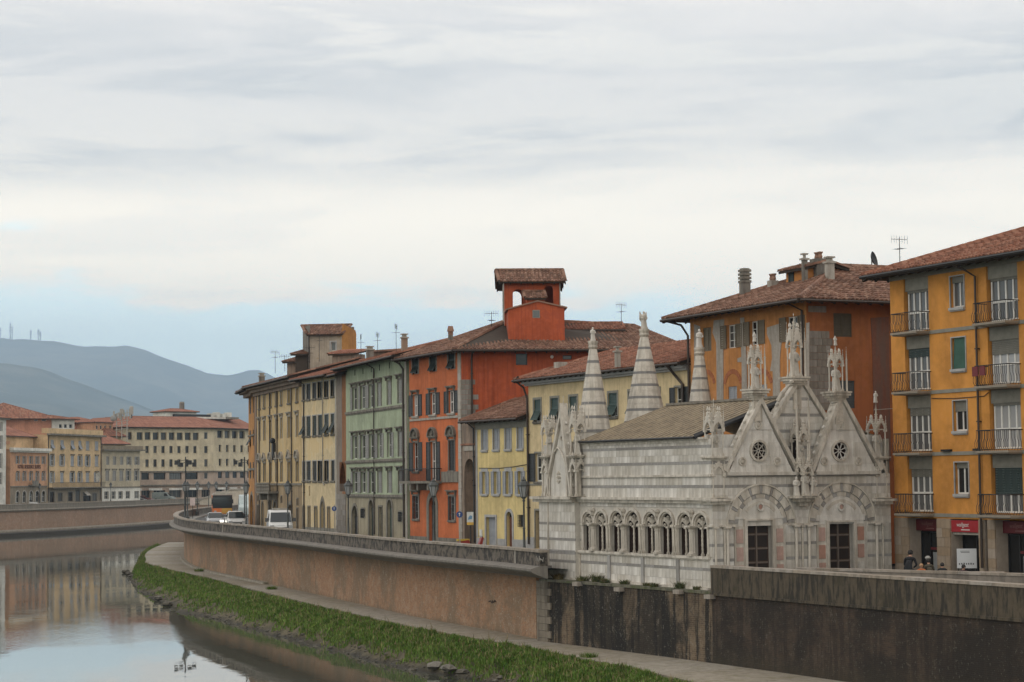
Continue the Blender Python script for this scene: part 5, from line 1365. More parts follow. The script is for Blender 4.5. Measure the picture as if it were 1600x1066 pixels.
for i, (x0, x1) in enumerate(cx):
    u = f.u((x0+x1)/2, 582); b.bar('vent_slot_shade', M_dark, (u-.09, u+.09, -.012, .05, f.z(555, 587), f.z(555, 578)))  # near-black strips paint the shade inside the slots
for z in (rows_[0][1], rows_[1][1], rows_[2][1]): b.bar('string_course', M_trim, (.1, W-.6, -.13, .01, z-.30, z-.12), (.1, W-.6, -.06, .009, z-.40, z-.30))
zg = rows_[2][1]-.4
b.door(f.u(550.3, 810), f.u(559, 810), .05, f.z(554.5, 790), mat=M_iron, arch='round', surround=.22, surm=M_trim)
b.win(*uz(f, 565.2, 570.3, 795, 809), surround=.1, rows=2, grille=True)
b.door(f.u(576.8, 810), f.u(583.8, 810), .05, f.z(580, 781), mat=M_dkgreen, arch='round', surround=.22, surm=M_trim)
b.door(f.u(592, 815), f.u(597.4, 815), .05, f.z(594.6, 792), mat=M_dkgreen, transom=True, surround=.12)
b.door(f.u(605.5, 810), f.u(612.8, 810), .05, f.z(609, 781), mat=M_green, arch='round', surround=.35, surm=M_trim)
b.win(*uz(f, 623.8, 629, 800, 815), surround=.12, rows=2, grille=True)
b.wall(0, W, zg, ZT, S_green); b.wall(0, W, -.3, zg, S_gbase, name='ground_floor_wall')
b.shell(11, -.3, ZT, S_green)
b.bar('quoin_strip', M_ltrim, (W-.45, W, -.05, .01, 0, ZT-.3))
b.pipe([(f.u(586, 700), -.9, ZT), (f.u(586.3, 700), -.1, ZT-.5), (f.u(586.3, 700), -.12, .3)], .07)
b.pipe([(W-1.9, -.95, ZT), (W-.9, -.3, ZT-.6), (W-.62, -.12, ZT-1.0), (W-.62, -.12, .3)], .08)
b.roof([[(-.5, -1.05, ZT), (W+.05, -1.05, ZT), (W+.05, 5.5, ZT+1.7), (-.5, 5.5, ZT+1.7)], [(W+.05, 11.5, ZT), (-.5, 11.5, ZT), (-.5, 5.5, ZT+1.7), (W+.05, 5.5, ZT+1.7)]], T_red, row=.26)
chim(632, 546, 521.5, 8.5, 156, M_chbrick, 'slab', 'slim brick chimney between the green and the red palace', 1.0)
chim(578, 566, 541, 10, 176, M_chgrey, 'slab', 'squat grey chimney behind the green palace', 1.0)
o = thing('attic_storey', 'low brownish attic with flat roof behind the green palace', 'attic', Frame(plan(583, 178), R(-38))); fa = FR[o.name][0]
put('wall', MB().box(0, 4.5, 0, 3, 12.5, 15.6).mesh('wall', S_brst), o, fa); put('roof', MB().box(-.3, 4.8, -.4, 3.3, 15.6, 15.75).mesh('roof', T_brown), o, fa)
for k, (px, py, D, h) in enumerate([(564, 553, 178, 1.6), (590, 545, 175, 1.3), (619, 545, 165, 1.9), (430, 578, 195, 1.8), (445, 575, 192, 1.2), (484, 562, 188, 1.2), (499, 560, 186, 2.2)]):
    antenna(P(px, py, D), h, ['aerial above the small lean-to roof', 'aerial on the flat attic behind the green palace', 'tall aerial left of the slim brick chimney', 'tall aerial on the ochre palace roof', 'faint aerial beside the roof clutter', 'aerial in front of the plaster tower', 'aerial close to the tower corner'][k], 10+k)

# ---- old brick tower strip with a niche
b = Bld('tower_house', 'narrow old tower house of grey and rusty masonry left of the green palace', 'tower house', (527, 171), (541, 168))
f = b.f; W = b.W; ZT = 13.2
b.hole(f.u(530.5, 745), f.u(540, 745), f.z(535, 768), f.z(535, 722), .5, arch='pointed')
um = W*.56
b.wall(0, um, f.z(535, 772), ZT, stone('grey_tower_plaster', (0.24, 0.20, 0.165), (0.13, 0.10, 0.08), 2, .5)); b.wall(um, W, f.z(535, 772), ZT, stucco('rusty_tower_plaster', (0.28, 0.12, 0.045), (0.13, 0.06, 0.03), .5))
b.wall(0, W, -.3, f.z(535, 772), S_brst, name='ground_floor_wall')
b.bar('niche_back', stucco('niche_ochre', (0.26, 0.15, 0.06), (0.12, 0.08, 0.04), .5), (.1, W-.1, .5, .55, f.z(535, 772), f.z(535, 715)))
block_wall(b.th, f, -.2, W-.1, -.1, f.z(535, 772), .42, .75, S_stgr, 14, .05, ragged=.1)
b.shell(10, -.3, ZT, S_brst)
b.roof([[(-.2, -.9, ZT+.05), (W+.4, -.9, ZT+.05), (W+.4, 5, ZT+1.6), (-.2, 5, ZT+1.6)]], T_red, row=.26)

# ---- cream house with black shutters
b = Bld('cream_house', 'cream house with three rows of dark shutters and a pointed doorway', 'house', (472, 180), (527, 171))
f = b.f; W = b.W; ZT = 13.35
c1 = [(470.8, 476.8), (479.3, 485.2), (488.6, 494.8), (497.2, 503.8), (507.4, 513.8), (517.2, 522.8)]
c1[0] = (472.8, 477.2)
r_ = [(f.z(499, 597.5), f.z(499, 622)), (f.z(499, 649), f.z(499, 680)), (f.z(499, 720), f.z(499, 751.5))]
for k, (z1, z0) in enumerate(r_):
    for i, (x0, x1) in enumerate(c1):
        sh_ = 'closed'
        if k == 1 and i in (0, 4, 5): sh_ = 'awning'
        if k == 0 and i >= 3: sh_ = 'ajar'
        if k == 2 and i in (3, 4): sh_ = 'ajar'
        b.win(f.u(x0, 660), f.u(x1, 660), z0, z1, shut=sh_, shm=M_black if k != 1 else M_dkgreen, surround=.09, surm=S_ltgrey, sill=.05)
for x0, x1, y0, y1 in ((474.3, 477, 760, 775), (482.6, 484.9, 760, 775)): b.win(*uz(f, x0, x1, y0, y1), rows=1, panes=1)
b.door(f.u(473.6, 810), f.u(476.3, 810), .05, f.z(475, 790), arch='round', mat=M_wood, surround=.1)
b.door(f.u(481.6, 810), f.u(485, 810), .05, f.z(483, 792), mat=M_wood, surround=.1); b.door(f.u(491.8, 810), f.u(495.8, 810), .05, f.z(494, 792), mat=M_iron, surround=.1)
b.door(f.u(501.6, 810), f.u(506.7, 810), .05, f.z(504, 782), arch='pointed', mat=M_dkgreen, surround=.25); b.door(f.u(512.2, 810), f.u(515.8, 810), .05, f.z(514, 793), mat=M_redwood, surround=.08)
b.wall(0, W, -.3, ZT, S_cr2); b.shell(10, -.3, ZT, S_cr2)
b.bar('corner_strip', M_ltrim, (W-.4, W-.02, -.05, .01, 0, ZT-.2)); b.bar('plinth', S_grey, (0, W, -.03, .01, -.1, .5))
b.pipe([(f.u(505.5, 650), -.1, ZT), (f.u(505.5, 650), -.1, 4.4), (f.u(508, 760), -.1, 4.1)], .05, M_gpipe); b.pipe([(f.u(476, 650), -.9, ZT), (f.u(476, 650), -.1, ZT-.4), (f.u(476, 650), -.1, .3)], .06)
b.pipe([(.3, -.04, 4.6), (W*.5, -.04, 4.4), (W*.7, -.04, 4.25), (W-.4, -.04, 4.5)], .03, M_gpipe, name='cable')
b.roof([[(-.2, -1.1, ZT), (W+.1, -1.1, ZT), (W+.1, 5.2, ZT+1.7), (-.2, 5.2, ZT+1.7)], [(W+.1, 10.4, ZT), (-.2, 10.4, ZT), (-.2, 5.2, ZT+1.7), (W+.1, 5.2, ZT+1.7)]], T_new, row=.28)

# ---- long ochre palace
b = Bld('ochre_palace', 'long ochre palace with curved window hoods, deep cornice and small stone balcony', 'palace', (399.5, 201), (472, 180))
f = b.f; W = b.W; ZT = 13.4
c1 = [(404.7, 407), (412, 414.4), (421.8, 424.2), (431, 433.3), (438.8, 441), (450, 453.8), (463, 465.9)]
r_ = [(f.z(452, 609), f.z(452, 630)), (f.z(452, 651), f.z(452, 684)), (f.z(452, 722), f.z(452, 752.5))]
for k, (z1, z0) in enumerate(r_):
    for i, (x0, x1) in enumerate(c1):
        b.win(f.u(x0-.3, 660), f.u(x1+.3, 660), z0, z1, surround=.13, surm=M_ltrim if k < 2 else M_trim, hood=(None, 'flat', 'tri' if i % 2 else 'curve')[k], hoodm=M_ltrim, frame=M_wood, rows=2, rec=.3, sill=.1 if k == 0 else None)
b.bar('string_course', M_trim, (0, W, -.1, .01, r_[2][1]-.35, r_[2][1]-.15))
zg = r_[2][1]-.4
zb = f.z(425, 768); bal = b.bar('balcony', M_trim, (f.u(415.5, 760), f.u(435.5, 760), -1.0, -.004, zb-.18, zb), (f.u(418, 760), f.u(419.5, 760), -.8, 0, zb-.8, zb-.18), (f.u(431, 760), f.u(432.5, 760), -.8, 0, zb-.8, zb-.18))
mb = MB(); ua, ub = f.u(415.5, 760), f.u(435.5, 760)
for i in range(22): mb.lathe([(.05, 0), (.08, .15), (.04, .35), (.09, .55), (.05, .72)], ua+.15+(ub-ua-.3)*i/21, -.88, zb, 5)
mb.box(ua, ub, -.98, -.8, zb+.72, zb+.84); put('balustrade', mb.mesh('balustrade', M_trim), bal, f)
b.door(f.u(420, 800), f.u(424.5, 800), .05, zb-.9, mat=M_iron, surround=.2); b.door(f.u(427.5, 800), f.u(432.5, 800), .05, zb-.9, mat=M_wood, arch='round', surround=.3)
b.door(f.u(409, 800), f.u(411.8, 800), .05, f.z(410, 784), mat=M_wood, arch='round', surround=.15); b.door(f.u(451, 800), f.u(456.5, 800), .05, f.z(454, 788), mat=M_wood, arch='round', surround=.35)
b.win(*uz(f, 464, 466, 779.5, 790), surround=.1, rows=1); b.door(f.u(463.8, 810), f.u(466.2, 810), .05, f.z(465, 795), surround=.1)
b.win(*uz(f, 402.6, 404.4, 775, 783), surround=.1, rows=1); b.win(*uz(f, 439, 441, 776, 786), surround=.1, rows=1); b.door(f.u(402.4, 810), f.u(404.4, 810), .05, f.z(403, 790), surround=.1)
b.wall(0, W, zg, ZT, S_ochre); b.wall(0, W, -.3, zg, S_obase, name='ground_floor_wall'); b.shell(11, -.3, ZT, S_ochre)
b.bar('cornice', S_brst, (-.6, W-.1, -.9, .01, ZT-.02, ZT+.28), (-.4, W-.1, -.55, .01, ZT-.3, ZT-.02), (-.2, W-.1, -.25, .01, ZT-.6, ZT-.3))
b.bar('corner_pilaster', S_brst, (0, .8, -.08, .01, 0, ZT-.6))
put('coat_of_arms', MB().prism([(-.3, 1.6), (.3, 1.6), (.35, .6), (0, 0), (-.35, .6)], -.3, 0).ball(0, -.25, 1.8, .28).mesh('coat_of_arms', M_iron), b.th, f, (f.u(430, 705), 0, f.z(430, 719)))
for x in (406.2, 422.8, 434.3, 456.8): b.pipe([(f.u(x, 640), -.1, ZT), (f.u(x, 640), -.1, .3)], .06)
b.roof([[(-1, -1.15, ZT+.3), (W, -1.15, ZT+.3), (W, 5.2, ZT+1.9), (3, 5.2, ZT+1.9)], [(W, 10.6, ZT+.3), (-1, 10.6, ZT+.3), (3, 5.2, ZT+1.9), (W, 5.2, ZT+1.9)], [(-1, 10.6, ZT+.3), (-1, -1.15, ZT+.3), (3, 5.2, ZT+1.9)]], T_brown, row=.28)
chim(409, 593, 583, 8, 204, M_chgrey, 'slab', 'low chimney at the far end of the ochre palace')

# ---- bright orange end of the row
b = Bld('orange_house', 'narrow bright orange house with dark green shutters where the street bends', 'house', (388.5, 209), (399.5, 201.3))
f = b.f; W = b.W; ZT = 13.3
for y0, y1 in ((620, 646), (672, 697), (722, 748)):
    for x0, x1 in ((389.8, 392.2), (395, 397.4)):
        b.win(f.u(x0, 680), f.u(x1, 680), f.z(394, y1), f.z(394, y0), shut='awning' if y0 == 672 and x0 < 392 else 'closed', shm=M_dkgreen)
b.door(f.u(391, 800), f.u(396, 800), .05, 3.2, arch='round', surround=.3)
b.wall(0, W, -.3, ZT, S_orng); b.shell(9, -.3, ZT, S_orng)
b.bar('pilaster', stone('orange_brown_pilaster', (0.33, 0.17, 0.07), (0.15, .08, .04), 2, .5), (W-.8, W, -.1, .01, 0, ZT-.3)); b.bar('string_course', M_trim, (0, W, -.12, .01, 5.6, 5.8), (0, W, -.12, .01, 9.0, 9.15))
b.bar('cornice', S_brst, (-.9, W, -.9, .01, ZT-.02, ZT+.28), (-.6, W, -.5, .01, ZT-.35, ZT-.02))
b.roof([[(-1.2, -1.2, ZT+.3), (W+.2, -1.2, ZT+.3), (W+.2, 5, ZT+1.8), (2.5, 5, ZT+1.8)], [(-1.2, 9.5, ZT+.3), (-1.2, -1.2, ZT+.3), (2.5, 5, ZT+1.8)]], T_brown, row=.28)

# ---- plaster tower and roof clutter behind
tf = Frame(plan(483, 190), R(-8)); tw = (536-483)*190/3200
t = thing('roof_tower', 'square roof tower of stained plaster with one red tiled slope', 'tower', tf)
bt = Bld.__new__(Bld); bt.f = tf; bt.W = tw; bt.th = t; bt.holes = {}
zt_ = tf.z(510, 523); bt.win(*uz(tf, 517, 524, 534.5, 548), rows=1, panes=1, surround=.12, surm=S_ltgrey)
S_tow = stucco('stained_pink_plaster', (0.39, 0.33, 0.26), (0.22, 0.18, 0.13), .3, (0.30, 0.21, 0.11), .8)
bt.wall(0, tw, 12, zt_, S_tow, tf)
fr_ = tf.sub(tw, 0, R(60)); bt.wall(0, 2.0, 12, zt_+.1, S_orng, fr_, name='side_wall')
put('side_wall', MB().prism([(0, zt_+.1), (2.0, zt_+.1), (1.9, zt_+.45), (.2, zt_+1.0)], 0, .05).mesh('side_wall', S_orng), t, fr_)
fl_ = tf.sub(-1.3, 3.0, -R(66)); put('side_wall', MB().box(0, 3.3, 0, .1, 12, tf.z(480, 508)).mesh('side_wall', M_chgrey), t, fl_)
put('back_wall', MB().box(-1.0, tw+.5, 3.0, 3.1, 12, zt_+.9).mesh('back_wall', S_brst), t, tf)
zr_ = tf.z(510, 508.5, 2.6)
bt.roof([[(-.1, -.35, zt_), (tw+.1, -.35, zt_), (tw+.35, 2.6, zr_), (-1.3, 2.6, zr_)]], T_brown, fr=tf, row=.3, gutter=False, rafters=False)
bt.pipe([(.05, -.1, zt_), (.05, -.1, 13)], .05, fr=tf)
o = thing('roof_lean_to', 'little red tiled lean-to roof at the foot of the plaster tower', 'lean-to', Frame(plan(520, 186), R(-25))); fa = FR[o.name][0]
bt.th = o; put('wall', MB().box(0, 2.3, 0, 2, 13, 15.95).mesh('wall', S_brst), o, fa)
bt.roof([[(-.3, -.3, 15.95), (2.5, -.3, 15.95), (2.5, 2.1, 16.35), (-.3, 2.1, 16.35)]], T_new, fr=fa, row=.3, gutter=False, rafters=False)
for k, (px, D, wpx, yb, yt, mt, lb) in enumerate([(449, 193, 34, 580, 566, S_brst, 'low brick roof terrace wall left of the plaster tower'), (462, 191, 22, 570, 554, M_soffit, 'dark wooden roof shed left of the plaster tower')]):
    fa = Frame(plan(px, D), R(-25)); o = thing('roof_shed', lb, 'roof shed', fa); w_ = wpx*D/3200
    zb_, zt2 = fa.z(px, yb), fa.z(px, yt); put('wall', MB().box(0, w_, 0, 2, zb_-1, zt2).mesh('wall', mt), o, fa); bt.th = o
    bt.roof([[(-.3, -.4, zt2), (w_+.3, -.4, zt2), (w_+.3, 2.2, zt2+.5), (-.3, 2.2, zt2+.5)]], T_brown, fr=fa, row=.3, gutter=False, rafters=False)
# ------------------------------------------------------------------ the small marble church
M_marb = stone('white_marble', (0.64, 0.605, 0.545), (0.34, 0.30, 0.24), 1.6, 0.45, obj_rand=0.16, rough=.7)
M_marb2 = stone('carved_marble', (0.56, 0.51, 0.435), (0.15, 0.13, 0.10), 4.0, 0.55, rough=.75)
M_mwarm = stone('warm_marble', (0.59, 0.545, 0.475), (0.26, 0.22, 0.17), 3.0, 0.5, rough=.7)
M_mgrey = stone('grey_marble_band', (0.33, 0.315, 0.295), (0.2, 0.185, 0.165), 2.5, 0.4, obj_rand=0.2, rough=.7)
M_mpink = stone('pink_marble', (0.46, 0.27, 0.21), (0.30, 0.19, 0.15), 3.0, 0.3, obj_rand=0.1, rough=.6)
M_lead = stone('weathered_roof_sheet', (0.33, 0.27, 0.19), (0.19, 0.155, 0.115), 1.0, 0.6)
M_shadow = plain('church_interior_shade', (0.022, 0.013, 0.010), .9); M_shadow.node_tree.nodes['Principled BSDF'].inputs['Specular IOR Level'].default_value = 0.1  # dark brown that paints the unlit inside seen through openings
fc = Frame(plan(1112, 91.0), R(28)); LC = 15.43; WC = fc.u(1390, 750)
fs = fc.sub(0, LC, -math.pi/2)
ch = thing('marble_church', 'small white and grey striped Gothic marble church with twin gables beside the river', 'church', fc)
bc = Bld.__new__(Bld); bc.f = fc; bc.W = WC; bc.th = ch; bc.holes = {}
zB = -0.5
zTop = fs.z(1010, 689.5); zStr = fs.z(1010, 744.2); zCor = fs.z(1010, 777.8); zSill = fs.z(1041, 866.5); zSpr = fs.z(1041, 820); zLed = fc.z(1130, 823)
bands = [fc.z(1125, 875.5), fc.z(1125, 852), zLed-.04, fs.z(1010, 760.5), fs.z(1010, 725), fs.z(1010, 700.5)]
bands_low = fs.z(1040, 886)
arches = [(910.9, 929.2), (930.0, 950.4), (954, 976.4), (977.6, 1001.4), (1006.4, 1029.2), (1030.6, 1054.6), (1059, 1083), (1084.2, 1108)]
AU = [(fs.u(a, 830)+.07, fs.u(c, 830)-.07) for a, c in arches]
for a, c in AU: bc.hole(a, c, zSill, zSpr+(c-a)/2, .19, fs, 'round')
# front doors
DR = [(fc.u(1166, 850), fc.u(1205.5, 850), zB, fc.z(1186, 813.5)), (fc.u(1294, 850), fc.u(1332.5, 850), zB, fc.z(1313, 816))]
for d in DR: bc.hole(*d, .30, fc)
def courses(fr, u0, u1, z0, z1, bandz, seed, clip=None, name='marble_block', lh=.42, bh=.13, l=1.0, w0=0.0, avoid=()):
    """split a wall face into light courses and thin grey courses; blocks are cut at openings (u0,u1,z0,z1 rectangles)"""
    g = random.Random(seed); lv = [(z0, None)]; out_ = []
    zs = z0
    for bz in sorted([q for q in bandz if z0+.05 < q < z1-.05]) + [None]:
        e = (bz-bh/2) if bz is not None else z1; n = max(1, int(round((e-zs)/lh)))
        for k in range(n): out_.append((zs+(e-zs)*k/n, zs+(e-zs)*(k+1)/n, 0))
        if bz is not None: out_.append((bz-bh/2, bz+bh/2, 1)); zs = bz+bh/2
    res = []
    for a0, a1, dk in out_:
        free = [(u0, u1)] if clip is None else clip((a0+a1)/2)
        for x0, x1, y0, y1 in avoid:
            if y0 < (a0+a1)/2 < y1:
                nf = []
                for p, q in free:
                    if x1 <= p or x0 >= q: nf.append((p, q)); continue
                    if x0 > p: nf.append((p, x0))
                    if x1 < q: nf.append((x1, q))
                free = nf
        for p, q in free:
            x = p
            while x < q-.05:
                e = min(q, x+l*g.uniform(.7, 1.25)*(1.3 if dk else 1))
                if q-e < l*.3: e = q
                res.append((x, e, a0, a1, dk, fr, w0)); x = e
    return res
BL = []
av_s = [(a-.02, c+.02, zSill-.02, zSpr+(c-a)/2+.0) for a, c in AU]
uE = fs.u(907, 815)
BL += courses(fs, uE, LC, zB, zSill-.12, [bands_low], 1, l=1.15)
BL += courses(fs, uE, LC, zSill, zSpr+.1, bands, 2, avoid=[(AU[0][0]-.25, AU[-1][1]+.12, zSill, zSpr+1)], l=.8)
BL += courses(fs, uE, LC, zCor+.02, zStr-.05, bands, 3, l=1.2, lh=.36)
BL += courses(fs, uE, LC, zStr+.05, zTop, bands, 4, l=1.25, lh=.40)
BL += courses(fs, uE, LC, zSpr+.80, zCor-.24, [], 15, l=1.4, lh=.45)
BL += courses(fs, 0, uE-.05, zB, zCor-.2, [bands_low]+bands, 5, l=1.1, w0=-.25, avoid=())
# front lower wall, beside and between the arches
AR = [(fc.u(1188.5, 823), (fc.u(1241, 823)-fc.u(1136.5, 823))/2), (fc.u(1315, 823), (fc.u(1366.5, 823)-fc.u(1263.5, 823))/2)]
def aclip(z):
    if z < zLed: return [(0, WC)]
    free = [(0, WC)]; out_ = []
    p = 0
    for c, r in AR:
        h = z-zLed
        if h < r+.0: k = math.sqrt(max(0, r*r-h*h)); out_.append((p, c-k)); p = c+k
    out_.append((p, WC)); return out_
av_f = [(fc.u(1146.5, 850), fc.u(1228, 850), zB, zLed+.01), (fc.u(1275, 850), fc.u(1355.5, 850), zB, zLed+.01)]
BL += courses(fc, 0, WC, zB, zLed, bands, 6, avoid=av_f, l=.8)
BL += courses(fc, 0, WC, zLed, fc.z(1188, 742), bands, 7, clip=aclip, l=.9, lh=.33)
# right flank is not in view: plain face.  front wall above the string on both flanks of the gables
zG = fc.z(1188, 741)
BL += courses(fc, 0, fc.u(1150, 700), zG, zG+1.2, bands, 8, clip=lambda z: [(.0, max(.3, fc.u(1137, 740)+(z-zG)*.46))], l=.8, w0=.0)
BL.sort(key=lambda b: -(b[1]-b[0])*(b[3]-b[2]))
gl = random.Random(5)
rest = {}
for i, (x0, x1, z0, z1, dk, fr, w0) in enumerate(BL):
    pr = .03+gl.random()*.012; mt = M_mgrey if dk else M_marb
    if i < 290:
        me = MB().box(0, x1-x0-.010, -pr, .012, 0, z1-z0-.010).mesh('marble_block', mt)
        put('marble_block', me, ch, fr, (x0, w0, z0))
    else: rest.setdefault((id(fr), dk), (fr, MB()))[1].box(x0, x1-.01, w0-pr, w0+.012, z0, z1-.01)
for (k, dk), (fr, mb) in rest.items(): put('marble_blocks', mb.mesh('marble_blocks', M_mgrey if dk else M_marb), ch, fr, kind='stuff')
M_joint = plain('marble_joint', (0.52, 0.485, 0.43), .9)
bc.wall(0, LC, zB, zTop, M_joint, fs, name='side_wall'); bc.wall(0, WC, zB, zG, M_joint, fc, name='front_wall')
sh_ = MB()
sh_.quad((WC, 0, zB), (WC, LC, zB), (WC, LC, zTop), (WC, 0, zTop)); sh_.quad((0, LC, zB), (WC, LC, zB), (WC, LC, zTop), (0, LC, zTop))
sh_.quad((.02, .9, zTop-.3), (WC, .9, zTop-.3), (WC, LC, zTop-.3), (.02, LC, zTop-.3)); sh_.quad((.6, .6, zB), (WC-.6, .6, zB), (WC-.6, .6, 3.3), (.6, .6, 3.3)); sh_.quad((.45, .6, zB), (.45, LC-.3, zB), (.45, LC-.3, 3.9), (.45, .6, 3.9))
put('wall', sh_.mesh('wall', M_marb2), ch, fc)
# end bay, projecting a little
bb = MB().box(-.05, uE-.06, -.25, -.0, zB, zCor-.22); put('end_bay_wall', bb.mesh('end_bay_wall', M_joint), ch, fs)
# ledges and cornices
def bar(name, mat, fr, *bx): 
    mb = MB()
    for q in bx: mb.box(*q)
    return put(name, mb.mesh(name, mat), ch, fr)
bar('cornice', M_mwarm, fs, (-.1, LC+.32, -.30, .01, zCor-.10, zCor+.02), (-.05, LC+.2, -.18, .01, zCor-.24, zCor-.10))
bar('cornice', M_mwarm, fs, (-.45, uE+.05, -.62, -.24, zCor-.10, zCor+.04), (-.35, uE, -.48, -.24, zCor-.24, zCor-.10))
bar('string_course', M_mwarm, fs, (uE, LC+.08, -.12, .01, zStr-.05, zStr+.05))
bar('sill_course', M_mwarm, fs, (uE-.1, AU[-1][1]+.15, -.16, .01, zSill-.12, zSill), (uE-.1, AU[-1][1]+.1, -.09, .01, zSill-.18, zSill-.12))
bar('sill_course', M_mgrey, fs, (-.02, uE-.1, -.30, -.24, zSill-.1, zSill-.02))
bar('base_moulding', M_mwarm, fs, (-.1, LC+.05, -.34, .01, zB, zB+.09))
for px in (953.5, 1006, 1061, 907):
    u = fs.u(px, 885); bar('pilaster_strip', M_mgrey if px != 907 else M_marb2, fs, (u-.12, u+.12, -.10, .01, zB+.09, zSill-.18))
bar('corner_strip', M_marb2, fs, (fs.u(864, 850), fs.u(866, 850), -.33, -.24, zB, zCor-.24))
bar('eaves_moulding', M_mwarm, fs, (uE, LC-.2, -.14, .01, zTop-.02, zTop+.08), (uE, LC-.2, -.07, .01, zTop-.14, zTop-.02))
# arcade on the river side
def column_mesh(h, r, cap=.28, twist=False):
    mb = MB(); mb.cbox(0, 0, .05, r*2.6, r*2.6, .10)
    prof = [(r*1.35, .10), (r*1.2, .15), (r, .19)]
    if twist: prof += [(r*(1.0 if k % 2 else 1.28), .19+(h-.19-cap)*(k+1)/9) for k in range(8)]
    prof += [(r*.95, h-cap), (r*1.2, h-cap+.03), (r*1.05, h-cap+.06), (r*1.3, h-cap*.5), (r*1.75, h-.08)]
    mb.lathe(prof, 0, 0, 0, 10); mb.cbox(0, 0, h-.04, r*3.9, r*3.9, .08)
    return mb
def ring(mb, cx, cz, r0, r1, y0, y1, a0=0.0, a1=math.pi, n=14):
    for i in range(n):
        t0, t1 = a0+(a1-a0)*i/n, a0+(a1-a0)*(i+1)/n
        mb.prism([(cx+r0*math.cos(t0), cz+r0*math.sin(t0)), (cx+r1*math.cos(t0), cz+r1*math.sin(t0)), (cx+r1*math.cos(t1), cz+r1*math.sin(t1)), (cx+r0*math.cos(t1), cz+r0*math.sin(t1))], y0, y1)
for i, (a, c) in enumerate(AU):
    w_ = c-a; r = w_/2; hh = zSpr-zSill; cx = w_/2
    wn = put('window', column_mesh(hh*.94, .045, .2, True).mesh('mullion', M_marb2), ch, fs, (a+cx, .05, zSill))
    mb = MB()
    ring(mb, cx, hh, r+.005, r+.13, -.10, .02); ring(mb, cx, hh, r-.07, r+.0, -.03, .10)
    put('archivolt', mb.mesh('archivolt', M_mwarm), wn, fs, (a, 0, zSill))
    mb = MB()
    for s_ in (0, 1):       # two pointed lights under an open roundel
        x0 = s_*cx; pp = arc_pts(x0+.04, x0+cx-.02, hh-.12, 'pointed', 8)
        mb.tube([(x, .07, z) for x, z in pp], .038, 5)
        qx = x0+cx/2; ring(mb, qx, hh-.03, .05, .085, .04, .10, 0, 2*math.pi, 8)
    ring(mb, cx, hh+r*.52, .065, .10, .03, .11, 0, 2*math.pi, 12)
    for k in range(4): t = math.pi/4+k*math.pi/2; mb.ball(cx+.10*math.cos(t),   .07, hh+r*.52+.10*math.sin(t), .035, n=5, m=4)
    mb.prism([(cx-.30, hh+.16), (cx, hh-.02), (cx+.30, hh+.16), (cx, hh+.22)], .04, .09)
    for s_ in (-1, 1): mb.prism([(cx+s_*.16, hh+r*.5), (cx+s_*.30, hh+.15), (cx+s_*(r-.04), hh+.12), (cx+s_*r*.72, hh+r*.60)], .05, .09)
    put('tracery', mb.mesh('tracery', M_marb2), wn, fs, (a, 0, zSill))
    put('pane', MB().box(-.05, w_+.05, 0, .02, 0, hh+r).mesh('pane', M_glass if False else M_shadow), wn, fs, (a, .165, zSill))  # flat dark sheet paints the interior shade behind the tracery
    for k_, x in enumerate((a-.02, c+.02)):
        put('jamb_column', cached(('jc', rnd(hh)), lambda: column_mesh(hh-.04, .06, .22).mesh('column', M_mwarm)), wn, fs, (x, -.02, zSill))
for k in range(4):
    um = (AU[2*k][1]+AU[2*k+1][0])/2
    put('arcade_column', cached('ac', lambda: column_mesh(zSpr-zSill, .13, .3).mesh('arcade_column', M_mwarm)), ch, fs, (um, -.10, zSill))
    put('carved_ornament', cached('co', lambda: MB().lathe([(.02, 0), (.11, .10), (.09, .22), (.13, .30), (.03, .45)], 0, 0, 0, 7).mesh('carved_ornament', M_marb2)), ch, fs, (um, -.10, zSpr+.28))
for px in (953, 1004.2, 1057):
    u = fs.u(px, 840)
    for d in (-.14, 0, .14): put('pier_shaft', cached('ps', lambda: column_mesh(zSpr-zSill, .055, .3).mesh('pier_shaft', M_marb2)), ch, fs, (u+d, -.13+abs(d)*.3, zSill))
# ---- statues and tabernacles
def statue_mesh(h=1.0, seed=0, wing=False):
    g = random.Random(seed); mb = MB(); s_ = h
    prof = [(.17, 0), (.185, .04), (.15, .2), (.14, .38), (.125, .5), (.145, .62), (.16, .74), (.13, .80), (.055, .83), (.05, .86)]
    n = 10; vs = []
    for j, (r, z) in enumerate(prof):
        for k in range(n):
            a = 2*math.pi*k/n; q = r*(1+(.12 if (k+seed) % 2 else -.06)*(1 if z < .6 else .2)); vs.append((q*math.cos(a)*s_*1.1+.02*math.sin(z*5+seed)*s_, q*math.sin(a)*s_*.8, z*s_))
    mb.add(vs, [(j*n+k, j*n+(k+1) % n, (j+1)*n+(k+1) % n, (j+1)*n+k) for j in range(len(prof)-1) for k in range(n)])
    mb.ball(.0, 0, .915*s_, .072*s_, 1, 1, 1.15, 8, 6)                                   # head
    for sx in (-1, 1):                                                                    # arms bent across the robe
        mb.tube([(sx*.15*s_, 0, .76*s_), (sx*.20*s_, -.02*s_, .60*s_), (sx*.10*s_, -.13*s_, .56*s_)], [.045*s_, .045*s_, .03*s_], 6)
    mb.box(-.03*s_, .07*s_, -.17*s_, -.12*s_, .52*s_, .62*s_)
    if wing:
        for sx in (-1, 1): mb.prism([(sx*.05*s_, .75*s_), (sx*.22*s_, .98*s_), (sx*.24*s_, .55*s_), (sx*.10*s_, .35*s_)], .06*s_, .12*s_)
    return mb
